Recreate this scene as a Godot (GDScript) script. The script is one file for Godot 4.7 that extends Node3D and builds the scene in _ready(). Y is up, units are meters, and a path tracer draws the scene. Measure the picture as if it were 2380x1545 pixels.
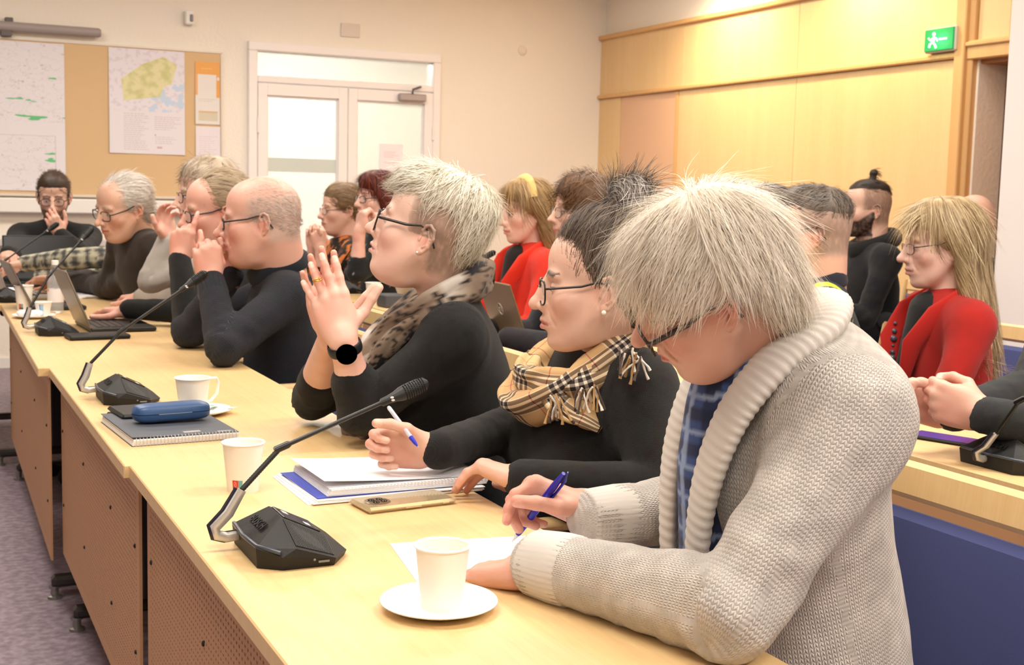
extends Node3D
# A council chamber: rows of beech desks, people listening, one man writing in the foreground.
# y up, metres. The desks run along -z, the glazed door wall is at z = -9.3, the panelled wall at x = 5.23.

const TABLE_Y := 0.74
const FOV := 29.3485
var M := {}
var taken := {}

func _ready() -> void:
	camera_and_light()
	materials()
	room()
	furniture()
	props()
	people()

func camera_and_light() -> void:
	var cam := Camera3D.new()
	cam.name = "camera"
	add_child(cam)
	cam.transform = Transform3D(Basis(Vector3(0.9027, 0.02394, 0.4296), Vector3(0.02531, 0.99377, -0.10856), Vector3(-0.42952, 0.10887, 0.89647)).orthonormalized(), Vector3(0, 1.275, 0))
	cam.fov = FOV
	cam.near = 0.05
	var attr := CameraAttributesPhysical.new()
	attr.frustum_focus_distance = 2.0
	attr.frustum_focal_length = 12.0 / tan(deg_to_rad(FOV * 0.5))
	attr.exposure_aperture = 13.0
	cam.attributes = attr
	cam.current = true
	var env := Environment.new()
	env.background_mode = Environment.BG_COLOR
	env.background_color = Color(0.55, 0.57, 0.6)
	env.background_energy_multiplier = 0.6
	env.tonemap_mode = Environment.TONE_MAPPER_LINEAR
	env.tonemap_exposure = 1.0
	env.sdfgi_enabled = true
	env.ssao_enabled = true
	env.ssil_enabled = true
	var we := WorldEnvironment.new()
	we.name = "environment"
	we.environment = env
	add_child(we)
	# rows of flat luminaires in the ceiling, each a glowing diffuser with an area light of its own size below it
	# the near rows are switched on in full, those by the door are dimmed
	for r in [[-2.8, -0.6, 0.5], [0.1, 0.6, 1.0], [2.3, 0.6, 1.5], [0.1, -1.9, 0.9], [2.3, -1.9, 1.3], [0.1, -4.4, 0.9], [2.3, -4.4, 0.95], [4.1, -4.9, 0.5], [0.1, -7.2, 0.9], [2.3, -7.2, 0.9], [4.1, -7.4, 0.55]]:
		ceiling_light(Vector3(r[0], 2.97, r[1]), r[2])
	# two small spots above the panelled wall wash its upper boards
	wall_spot(Vector3(4.72, 2.93, -7.35))
	wall_spot(Vector3(4.72, 2.93, -6.0))

func ceiling_light(at: Vector3, level: float) -> void:
	var t := thing("ceiling_light", "flat white ceiling luminaire above the picture, %s" % ["over the far left of the room", "above the camera", "above and right of the camera", "over the nearest desk edge", "over the writing man", "over the third desk", "over the second row", "by the exit sign", "before the pin board", "before the glazed door", "before the panelled wall"][taken.get("ceiling_light", -1) + 1], "light", at, 0.0, "ceiling luminaires")
	var b := MB.new()
	b.box(Vector3(0, 0.015, 0), Vector3(1.3, 0.03, 0.66), 0.004)
	part(t, "housing", b, mat(Color(0.9, 0.9, 0.9), 0.5))
	b = MB.new()
	b.box(Vector3(0, -0.006, 0), Vector3(1.2, 0.012, 0.56), 0.002)
	var g := mat(Color(1, 1, 1), 0.6)
	g.emission_enabled = true
	g.emission = Color(1.0, 0.96, 0.9)
	g.emission_energy_multiplier = 1.5 * level
	part(t, "diffuser_light", b, g)
	var l := AreaLight3D.new()
	l.name = "light"
	l.area_size = Vector2(1.2, 0.56)
	l.light_color = Color(1.0, 0.968, 0.92)
	l.light_energy = LAMP * level
	l.shadow_enabled = true
	l.area_range = 20.0
	l.rotation_degrees = Vector3(-90, 0, 0)
	l.position = Vector3(0, -0.02, 0)
	t.add_child(l)

const LAMP := 4.6

func wall_spot(at: Vector3) -> void:
	var t := thing("spotlight", "small round ceiling spotlight washing the panelled wall, %s" % ["the one nearer the corner", "the one nearer the exit sign"][taken.get("spotlight", -1) + 1], "light", at, 0.0, "wall washing spots")
	var b := MB.new()
	b.lathe([[0.0, 0.06], [0.05, 0.06], [0.055, 0.0], [0.045, 0.0], [0.045, 0.01], [0.0, 0.012]], 20)
	part(t, "lamp_body", b, mat(Color(0.85, 0.85, 0.85), 0.4))
	var l := SpotLight3D.new()
	l.name = "light"
	l.light_color = Color(1.0, 0.86, 0.66)
	l.light_energy = 3.0
	l.spot_angle = 62.0
	l.spot_range = 12.0
	l.light_size = 0.05
	l.shadow_enabled = true
	l.position = Vector3(0, -0.03, 0)
	t.add_child(l)
	l.rotation_degrees = Vector3(-62, -90, 0)

# ---------------------------------------------------------------- naming and adding
func numbered(called: String) -> String:
	var k: int = taken.get(called, -1) + 1
	taken[called] = k
	return called if k == 0 else "%s_%03d" % [called, k]

func thing(called: String, label: String, category: String, at := Vector3.ZERO, turn := 0.0, group := "") -> Node3D:
	var o := Node3D.new()
	o.name = numbered(called)
	add_child(o)
	o.position = at
	o.rotation.y = turn
	o.set_meta("label", label)
	o.set_meta("category", category)
	if group != "":
		o.set_meta("group", group)
	return o

func part(parent: Node, called: String, b: MB, m: Material, label := "") -> MeshInstance3D:
	var o := MeshInstance3D.new()
	o.name = called
	o.mesh = b.mesh()
	o.material_override = m
	parent.add_child(o, true)
	if label != "":
		o.set_meta("label", label)
	return o

func struct(called: String, b: MB, m: Material, parent: Node = self) -> MeshInstance3D:
	var o := part(parent, numbered(called) if parent == self else called, b, m)
	if parent == self:
		o.set_meta("kind", "structure")
	return o

func single(called: String, label: String, category: String, b: MB, m: Material, at := Vector3.ZERO, turn := 0.0, group := "") -> MeshInstance3D:
	var o := part(self, numbered(called), b, m, label)
	o.set_meta("category", category)
	o.position = at
	o.rotation.y = turn
	if group != "":
		o.set_meta("group", group)
	return o

func copy(o: Node3D, called: String, label: String, at: Vector3, turn: float) -> Node3D:
	var c: Node3D = o.duplicate()
	c.name = numbered(called)
	add_child(c)
	c.position = at
	c.rotation.y = turn
	c.set_meta("label", label)
	return c

# ---------------------------------------------------------------- materials
func mat(c: Color, rough := 0.6, metal := 0.0) -> StandardMaterial3D:
	var m := StandardMaterial3D.new()
	m.albedo_color = c
	m.roughness = rough
	m.metallic = metal
	return m

func vmat(rough := 0.6, c := Color.WHITE) -> StandardMaterial3D:
	var m := mat(c, rough)
	m.vertex_color_use_as_albedo = true
	return m

func fnl(s: int, freq := 0.01, oct := 3) -> FastNoiseLite:
	var n := FastNoiseLite.new()
	n.seed = s
	n.frequency = freq
	n.fractal_octaves = oct
	n.noise_type = FastNoiseLite.TYPE_SIMPLEX_SMOOTH
	return n

# veneer with its grain along v: fine pores, slow bands
func wood_texture(a: Color, b: Color, s: int, bands: float) -> ImageTexture:
	var n1 := fnl(s, 1.0, 2)
	var n2 := fnl(s + 1, 1.0, 3)
	var im := Image.create(512, 512, false, Image.FORMAT_RGB8)
	for y in 512:
		for x in 512:
			var fx := x / 512.0 * TAU
			var cx := cos(fx) * 3.0
			var sx := sin(fx) * 3.0
			var fy := y / 512.0
			var w := absf(fy - 0.5) * 2.0
			var band := n2.get_noise_3d(cx * bands, sx * bands, w * 0.5) * 0.5 + 0.5
			var pore := n1.get_noise_3d(cx * 16.0, sx * 16.0, w * 9.0) * 0.5 + 0.5
			im.set_pixel(x, y, a.lerp(b, clampf(band * 0.55 + pore * 0.45, 0.0, 1.0)))
	im.generate_mipmaps()
	return ImageTexture.create_from_image(im)

func speckle_texture(a: Color, b: Color, s: int, freq: float, size := 256, oct := 4) -> ImageTexture:
	var n := fnl(s, freq, oct)
	var src := n.get_seamless_image(size, size)
	var im := Image.create(size, size, false, Image.FORMAT_RGB8)
	for y in size:
		for x in size:
			im.set_pixel(x, y, a.lerp(b, src.get_pixel(x, y).r))
	im.generate_mipmaps()
	return ImageTexture.create_from_image(im)

func tri(m: StandardMaterial3D, tex: Texture2D, scale: Vector3, world := true) -> StandardMaterial3D:
	m.albedo_texture = tex
	m.uv1_triplanar = true
	m.uv1_world_triplanar = world
	m.uv1_scale = scale
	return m

func bump(m: StandardMaterial3D, s: int, freq: float, strength: float, size := 256) -> StandardMaterial3D:
	var src := fnl(s, freq, 3).get_seamless_image(size, size)
	src.convert(Image.FORMAT_RGBA8)
	src.bump_map_to_normal_map(strength)
	m.normal_enabled = true
	m.normal_texture = ImageTexture.create_from_image(src)
	m.normal_scale = 1.0
	return m

func materials() -> void:
	var beech := wood_texture(Color(0.91, 0.79, 0.59), Color(0.84, 0.69, 0.47), 3, 1.6)
	M.beech = tri(mat(Color(1, 1, 1), 0.38), beech, Vector3(2.2, 0.9, 1.1))
	var panel := wood_texture(Color(0.91, 0.79, 0.60), Color(0.85, 0.71, 0.50), 9, 0.7)
	M.veneer = tri(mat(Color(1, 1, 1), 0.42), panel, Vector3(0.7, 0.45, 0.55))
	M.trim = tri(mat(Color(0.96, 0.90, 0.84), 0.4), beech, Vector3(3, 1, 1))
	M.pinkboard = mat(Color(0.86, 0.70, 0.57), 0.75)
	M.darkwood = tri(mat(Color(0.74, 0.60, 0.48), 0.35), beech, Vector3(3, 1, 1))
	M.wall = mat(Color(0.94, 0.91, 0.86), 0.9)
	bump(M.wall, 4, 0.06, 0.6)
	M.wall.uv1_triplanar = true
	M.wall.uv1_world_triplanar = true
	M.wall.uv1_scale = Vector3(2, 2, 2)
	M.white = mat(Color(0.93, 0.92, 0.90), 0.45)
	M.ceiling = mat(Color(0.95, 0.94, 0.91), 0.95)
	M.floor = tri(mat(Color(1, 1, 1), 0.55), speckle_texture(Color(0.44, 0.38, 0.42), Color(0.66, 0.60, 0.65), 8, 0.045, 256, 5), Vector3(2.2, 2.2, 2.2))
	M.black = mat(Color(0.035, 0.033, 0.035), 0.45)
	M.blackmatte = bump(mat(Color(0.045, 0.043, 0.045), 0.55), 2, 0.5, 3.0)
	M.blackmatte.uv1_triplanar = true
	M.blackmatte.uv1_scale = Vector3(14, 14, 14)
	M.gloss = mat(Color(0.06, 0.055, 0.055), 0.18)
	M.silver = mat(Color(0.80, 0.79, 0.77), 0.32, 0.55)
	M.steel = mat(Color(0.55, 0.54, 0.53), 0.35, 0.7)
	M.navyedge = mat(Color(0.10, 0.10, 0.16), 0.35)
	M.paper = mat(Color(0.95, 0.95, 0.96), 0.85)
	M.cup = mat(Color(0.95, 0.93, 0.89), 0.55)
	M.plate = mat(Color(0.95, 0.95, 0.94), 0.5)
	M.blue = tri(mat(Color(1, 1, 1), 0.85), speckle_texture(Color(0.21, 0.24, 0.43), Color(0.30, 0.34, 0.57), 21, 0.35, 256, 2), Vector3(9, 9, 9))
	M.blue.rim_enabled = true
	M.blue.rim = 0.25
	M.cork = tri(mat(Color(1, 1, 1), 0.9), speckle_texture(Color(0.80, 0.67, 0.50), Color(0.89, 0.77, 0.60), 31, 0.3, 256, 2), Vector3(5, 5, 5))
	var gl := mat(Color(1, 1, 1, 0.08), 0.02)
	gl.transparency = BaseMaterial3D.TRANSPARENCY_ALPHA
	M.glass = gl

# ---------------------------------------------------------------- mesh building
class MB:
	var v := PackedVector3Array()
	var n := PackedVector3Array()
	var c := PackedColorArray()
	var uv := PackedVector2Array()
	var idx := PackedInt32Array()
	var col := Color.WHITE
	var xf := Transform3D.IDENTITY
	func vert(p: Vector3, nn: Vector3, t := Vector2.ZERO) -> int:
		v.append(xf * p)
		n.append((xf.basis * nn).normalized())
		c.append(col)
		uv.append(t)
		return v.size() - 1
	# corners run counter-clockwise seen from the front
	func quad(p0: Vector3, p1: Vector3, p2: Vector3, p3: Vector3, t0 := Vector2(0, 1), t1 := Vector2(1, 1), t2 := Vector2(1, 0), t3 := Vector2(0, 0)) -> void:
		var nn := (p1 - p0).cross(p2 - p0)
		if nn.length_squared() < 1e-18:
			nn = (p2 - p0).cross(p3 - p0)
		nn = nn.normalized()
		var k := vert(p0, nn, t0)
		vert(p1, nn, t1)
		vert(p2, nn, t2)
		vert(p3, nn, t3)
		idx.append_array(PackedInt32Array([k, k + 2, k + 1, k, k + 3, k + 2]))
	func tri(p0: Vector3, p1: Vector3, p2: Vector3) -> void:
		var nn := (p1 - p0).cross(p2 - p0).normalized()
		var k := vert(p0, nn)
		vert(p1, nn)
		vert(p2, nn)
		idx.append_array(PackedInt32Array([k, k + 2, k + 1]))
	func poly(ps: Array) -> void:
		var nn := Vector3.ZERO
		for i in ps.size():
			var a: Vector3 = ps[i]
			var b: Vector3 = ps[(i + 1) % ps.size()]
			nn += a.cross(b)
		nn = nn.normalized()
		var k := v.size()
		for p: Vector3 in ps:
			vert(p, nn)
		for i in range(1, ps.size() - 1):
			idx.append_array(PackedInt32Array([k, k + i + 1, k + i]))
	func box(o: Vector3, s: Vector3, bev := 0.0, bs := Basis.IDENTITY) -> void:
		var h := s * 0.5
		var b := minf(bev, minf(h.x, minf(h.y, h.z)) * 0.98)
		var keep := xf
		xf = xf * Transform3D(bs, o)
		if b <= 0.0:
			for ax in 3:
				for sg: float in [-1.0, 1.0]:
					var e := [Vector3.ZERO, Vector3.ZERO, Vector3.ZERO]
					e[0][ax] = h[ax] * sg
					e[1][(ax + 1) % 3] = h[(ax + 1) % 3]
					e[2][(ax + 2) % 3] = h[(ax + 2) % 3] * sg
					quad(e[0] - e[1] - e[2], e[0] + e[1] - e[2], e[0] + e[1] + e[2], e[0] - e[1] + e[2])
		else:
			for ax in 3:
				var a1 := (ax + 1) % 3
				var a2 := (ax + 2) % 3
				for sg: float in [-1.0, 1.0]:
					var w := Vector3.ZERO
					w[ax] = h[ax] * sg
					var e1 := Vector3.ZERO
					e1[a1] = h[a1] - b
					var e2 := Vector3.ZERO
					e2[a2] = (h[a2] - b) * sg
					quad(w - e1 - e2, w + e1 - e2, w + e1 + e2, w - e1 + e2)
				for s1: float in [-1.0, 1.0]:
					for s2: float in [-1.0, 1.0]:
						var p := Vector3.ZERO
						p[a1] = h[a1] * s1
						p[a2] = (h[a2] - b) * s2
						var q := Vector3.ZERO
						q[a1] = (h[a1] - b) * s1
						q[a2] = h[a2] * s2
						var l := Vector3.ZERO
						l[ax] = h[ax] - b
						if s1 * s2 > 0:
							quad(p - l, q - l, q + l, p + l)
							_flip_last()
						else:
							quad(p - l, p + l, q + l, q - l)
							_flip_last()
			for sx: float in [-1.0, 1.0]:
				for sy: float in [-1.0, 1.0]:
					for sz: float in [-1.0, 1.0]:
						var p0 := Vector3(h.x * sx, (h.y - b) * sy, (h.z - b) * sz)
						var p1 := Vector3((h.x - b) * sx, h.y * sy, (h.z - b) * sz)
						var p2 := Vector3((h.x - b) * sx, (h.y - b) * sy, h.z * sz)
						if sx * sy * sz > 0:
							tri(p0, p1, p2)
						else:
							tri(p0, p2, p1)
		xf = keep
	func _flip_last() -> void:
		# turn the last quad's normal away from the box's middle if it points in
		var k := v.size() - 4
		var mid := (v[k] + v[k + 2]) * 0.5 - xf.origin
		if n[k].dot(mid) < 0:
			for i in 4:
				n[k + i] = -n[k + i]
			var m := idx.size()
			for i: int in [m - 6, m - 3]:
				var t := idx[i + 1]
				idx[i + 1] = idx[i + 2]
				idx[i + 2] = t
	# tube along points with a radius each, elliptical when flat < 1 (flat along 'side')
	func tube(ps: Array, rs: Array, sides := 10, caps := true, flat := 1.0, side := Vector3.UP, uvs := 1.0) -> void:
		var base := v.size()
		var m := ps.size()
		var up := side
		var run := 0.0
		for i in m:
			var d: Vector3 = (ps[mini(i + 1, m - 1)] - ps[maxi(i - 1, 0)])
			d = d.normalized()
			if i > 0:
				run += (ps[i] as Vector3).distance_to(ps[i - 1])
			var a := up - d * up.dot(d)
			if a.length() < 0.01:
				a = d.cross(Vector3(0.31, 0.2, 0.93))
			a = a.normalized()
			up = a
			var b := d.cross(a)
			var r: float = rs[i] if rs.size() > 1 else rs[0]
			for k in sides + 1:
				var t := TAU * k / sides
				var o := a * cos(t) * r * flat + b * sin(t) * r
				var nn := (a * cos(t) / flat + b * sin(t)).normalized()
				vert(ps[i] + o, nn, Vector2(float(k) / sides, run * uvs))
		for i in m - 1:
			for k in sides:
				var p := base + i * (sides + 1) + k
				var q := p + sides + 1
				idx.append_array(PackedInt32Array([p, q + 1, p + 1, p, q, q + 1]))
		if caps:
			for e: int in [0, m - 1]:
				var d2: Vector3 = (ps[0] - ps[1] if e == 0 else ps[m - 1] - ps[m - 2]).normalized()
				var k0 := vert(ps[e], d2)
				var ring := base + e * (sides + 1)
				var st := v.size()
				for k in sides + 1:
					v.append(v[ring + k])
					n.append((xf.basis * d2).normalized())
					c.append(col)
					uv.append(Vector2.ZERO)
				for k in sides:
					if e == 0:
						idx.append_array(PackedInt32Array([k0, st + k, st + k + 1]))
					else:
						idx.append_array(PackedInt32Array([k0, st + k + 1, st + k]))
	# profile: [radius, height] from bottom or top, smooth
	func lathe(profile: Array, seg := 24, sharp := true) -> void:
		for i in profile.size() - 1:
			var a := Vector2(profile[i][0], profile[i][1])
			var b := Vector2(profile[i + 1][0], profile[i + 1][1])
			var d := (b - a).normalized()
			var nn := Vector2(d.y, -d.x)
			var n0 := nn
			var n1 := nn
			if not sharp:
				if i > 0:
					var a0 := Vector2(profile[i - 1][0], profile[i - 1][1])
					var d0 := (b - a0).normalized()
					n0 = Vector2(d0.y, -d0.x)
				if i < profile.size() - 2:
					var b1 := Vector2(profile[i + 2][0], profile[i + 2][1])
					var d1 := (b1 - a).normalized()
					n1 = Vector2(d1.y, -d1.x)
			var base := v.size()
			for k in seg + 1:
				var t := TAU * k / seg
				var e := Vector3(cos(t), 0, sin(t))
				vert(e * a.x + Vector3.UP * a.y, e * n0.x + Vector3.UP * n0.y, Vector2(float(k) / seg, a.y))
				vert(e * b.x + Vector3.UP * b.y, e * n1.x + Vector3.UP * n1.y, Vector2(float(k) / seg, b.y))
			for k in seg:
				var p := base + k * 2
				idx.append_array(PackedInt32Array([p, p + 3, p + 1, p, p + 2, p + 3]))
	func ball(o: Vector3, r: Vector3, seg := 14, rings := 8) -> void:
		var keep := xf
		xf = xf * Transform3D(Basis.IDENTITY, o)
		var base := v.size()
		for j in rings + 1:
			var ph := PI * j / rings - PI / 2
			for k in seg + 1:
				var t := TAU * k / seg
				var e := Vector3(cos(ph) * cos(t), sin(ph), cos(ph) * sin(t))
				vert(e * r, (e / r).normalized(), Vector2(float(k) / seg, float(j) / rings))
		for j in rings:
			for k in seg:
				var p := base + j * (seg + 1) + k
				var q := p + seg + 1
				idx.append_array(PackedInt32Array([p, q + 1, q, p, p + 1, q + 1]))
		xf = keep
	# flat outline in xy, extruded along z from 0 to depth
	func extrude(ps: PackedVector2Array, depth: float, z0 := 0.0) -> void:
		if Geometry2D.is_polygon_clockwise(ps):
			ps.reverse()
		var t := Geometry2D.triangulate_polygon(ps)
		for side in 2:
			var z := z0 + depth * side
			var k := v.size()
			for p in ps:
				vert(Vector3(p.x, p.y, z), Vector3(0, 0, 1 if side == 1 else -1), p)
			for i in range(0, t.size(), 3):
				if side == 1:
					idx.append_array(PackedInt32Array([k + t[i], k + t[i + 2], k + t[i + 1]]))
				else:
					idx.append_array(PackedInt32Array([k + t[i], k + t[i + 1], k + t[i + 2]]))
		for i in ps.size():
			var a := ps[i]
			var b := ps[(i + 1) % ps.size()]
			quad(Vector3(a.x, a.y, z0), Vector3(b.x, b.y, z0), Vector3(b.x, b.y, z0 + depth), Vector3(a.x, a.y, z0 + depth))
	func add_text(s: String, size: float, depth: float, t: Transform3D) -> void:
		var tm := TextMesh.new()
		var f := SystemFont.new()
		f.font_names = PackedStringArray(["Droid Sans"])
		f.font_weight = 700
		tm.font = f
		tm.text = s
		tm.font_size = 32
		tm.pixel_size = size / 32.0
		tm.depth = depth
		var a := tm.get_mesh_arrays()
		if a.size() == 0 or a[0] == null:
			return
		var vs: PackedVector3Array = a[0]
		var ns: PackedVector3Array = a[1]
		var k := v.size()
		for i in vs.size():
			vert(t * vs[i], t.basis * ns[i])
		if a[12] != null and (a[12] as PackedInt32Array).size() > 0:
			for i: int in a[12]:
				idx.append(k + i)
		else:
			for i in vs.size():
				idx.append(k + i)
	func mesh() -> ArrayMesh:
		var m := ArrayMesh.new()
		var a := []
		a.resize(Mesh.ARRAY_MAX)
		a[Mesh.ARRAY_VERTEX] = v
		a[Mesh.ARRAY_NORMAL] = n
		a[Mesh.ARRAY_COLOR] = c
		a[Mesh.ARRAY_TEX_UV] = uv
		a[Mesh.ARRAY_INDEX] = idx
		m.add_surface_from_arrays(Mesh.PRIMITIVE_TRIANGLES, a)
		return m

# ---------------------------------------------------------------- the room
const ZW := -9.3
const XW := 5.232

func slab(called: String, lo: Vector3, hi: Vector3, m: Material, bev := 0.0) -> MeshInstance3D:
	var b := MB.new()
	b.box((lo + hi) * 0.5, hi - lo, bev)
	return struct(called, b, m)

func room() -> void:
	slab("floor", Vector3(-5.2, -0.1, ZW - 2.9), Vector3(7.4, 0, 3.2), M.floor)
	slab("ceiling", Vector3(-5.2, 3.0, ZW - 0.2), Vector3(7.4, 3.12, 3.2), M.ceiling)
	slab("wall_left", Vector3(-5.2, 0, ZW - 0.2), Vector3(-5.0, 3.0, 3.2), M.wall)
	slab("wall_near", Vector3(-5.0, 0, 3.0), Vector3(XW, 3.0, 3.2), M.wall)
	# door wall, with the opening of the double door
	var b := MB.new()
	var z0 := ZW - 0.2
	for r in [[-5.0, 2.30, 0.0, 3.0], [3.75, XW + 0.2, 0.0, 3.0], [2.30, 3.75, 2.31, 3.0]]:
		b.box(Vector3((r[0] + r[1]) / 2.0, (r[2] + r[3]) / 2.0, (z0 + ZW) / 2.0), Vector3(r[1] - r[0], r[3] - r[2], 0.2))
	struct("wall_door", b, M.wall)
	# corridor behind the door
	b = MB.new()
	b.box(Vector3(3.0, 1.5, ZW - 2.85), Vector3(7.0, 3.0, 0.1))
	b.box(Vector3(-0.45, 1.5, ZW - 1.5), Vector3(0.1, 3.0, 2.7))
	b.box(Vector3(6.45, 1.5, ZW - 1.5), Vector3(0.1, 3.0, 2.7))
	b.box(Vector3(3.0, 2.75, ZW - 1.5), Vector3(7.0, 0.1, 2.6))
	struct("wall_corridor", b, M.white)
	var t := thing("ceiling_light", "round corridor lamp seen as glow through the glazed door", "light", Vector3(3.4, 2.62, ZW - 1.4))
	b = MB.new()
	b.lathe([[0.0, 0.0], [0.22, 0.0], [0.24, 0.03], [0.24, 0.075], [0.0, 0.075]], 24)
	var g := mat(Color(1, 1, 1), 0.5)
	g.emission_enabled = true
	g.emission = Color(0.95, 1.0, 0.92)
	g.emission_energy_multiplier = 1.2
	part(t, "lamp_shade", b, g)
	var l := OmniLight3D.new()
	l.name = "light"
	l.light_energy = 6.5
	l.light_color = Color(0.98, 1.0, 0.96)
	l.light_size = 0.2
	l.omni_range = 12.0
	l.shadow_enabled = true
	l.position = Vector3(0, -0.06, 0)
	t.add_child(l)
	double_door()
	panelled_wall()
	pin_board()
	# wall things
	b = MB.new()
	b.box(Vector3(0, 0, 0.03), Vector3(0.06, 0.10, 0.06), 0.008)
	var w := thing("motion_sensor", "small white wall sensor above the pinned map", "sensor", Vector3(1.85, 2.455, ZW))
	part(w, "case", b, M.white)
	b = MB.new()
	b.box(Vector3(0.012, -0.005, 0.062), Vector3(0.022, 0.05, 0.012), 0.004)
	part(w, "lens", b, mat(Color(0.45, 0.42, 0.40), 0.3))
	b = MB.new()
	b.box(Vector3(0, 0, 0.006), Vector3(0.15, 0.10, 0.012), 0.003)
	single("vent_plate", "blank white wall plate above the glazed double door", "wall plate", b, mat(Color(0.87, 0.82, 0.78), 0.6), Vector3(3.05, 2.46, ZW))
	b = MB.new()
	b.lathe([[0.0, 0.02], [0.02, 0.02], [0.036, 0.012], [0.04, 0.0]], 24)
	var kn := single("wall_button", "round white button cover on the wall right of the double door", "button", b, mat(Color(0.92, 0.87, 0.80), 0.6), Vector3(4.487, 2.41, ZW))
	kn.rotation.x = PI / 2
	# pull-down screen case: a grey tube on a bracket
	w = thing("screen_case", "grey tubular pull-down screen case above the pin board", "projector screen", Vector3(0.2, 2.30, ZW + 0.06))
	b = MB.new()
	b.tube([Vector3(-1.6, 0, 0), Vector3(1.03, 0, 0), Vector3(1.045, 0, 0)], [0.032, 0.032, 0.024], 18)
	part(w, "tube", b, mat(Color(0.62, 0.58, 0.57), 0.5))
	for x in [0.46, -1.2]:
		b = MB.new()
		b.box(Vector3(x, 0.015, -0.03), Vector3(0.05, 0.09, 0.06), 0.004)
		b.box(Vector3(x - 0.02, -0.045, -0.01), Vector3(0.07, 0.04, 0.05), 0.004)
		part(w, "bracket", b, mat(Color(0.38, 0.35, 0.34), 0.5))
	# service trunking along the door wall below the board
	b = MB.new()
	b.box(Vector3(-0.2, 1.115, ZW + 0.045), Vector3(4.4, 0.10, 0.09), 0.008)
	struct("trim_1", b, M.white)
	b = MB.new()
	b.box(Vector3(-0.2, 0.86, ZW + 0.03), Vector3(4.4, 0.05, 0.06), 0.008)
	struct("trim_2", b, mat(Color(0.80, 0.78, 0.76), 0.5))
	slab("baseboard_door", Vector3(-5, 0, ZW), Vector3(2.2, 0.07, ZW + 0.015), M.white)
	# projecting wall beside the panelled door, with a black cable
	b = MB.new()
	b.box(Vector3(4.57, 1.5, -1.45), Vector3(1.32, 3.0, 4.58), 0.01)
	struct("wall_right", b, mat(Color(0.90, 0.87, 0.86), 0.85))
	b = MB.new()
	b.box(Vector3(XW + 0.1, 1.5, 1.9), Vector3(0.2, 3.0, 2.2))
	struct("wall_right", b, M.wall)
	b = MB.new()
	var pts := []
	for i in 12:
		var f := i / 11.0
		pts.append(Vector3(3.899, lerpf(1.45, 0.6, f), lerpf(-3.35, -3.56, f) + sin(f * 3.0) * 0.02))
	b.tube(pts, [0.004], 8)
	single("wall_cable", "thin black cable hanging down the white wall behind the blonde woman", "cable", b, M.black)
	b = MB.new()
	b.box(Vector3.ZERO, Vector3(0.02, 0.12, 0.09), 0.004)
	single("notice_ring", "small round grey symbol plate high on the white wall", "sign", b, mat(Color(0.82, 0.79, 0.80), 0.6), Vector3(3.90, 2.12, -3.52))

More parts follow.
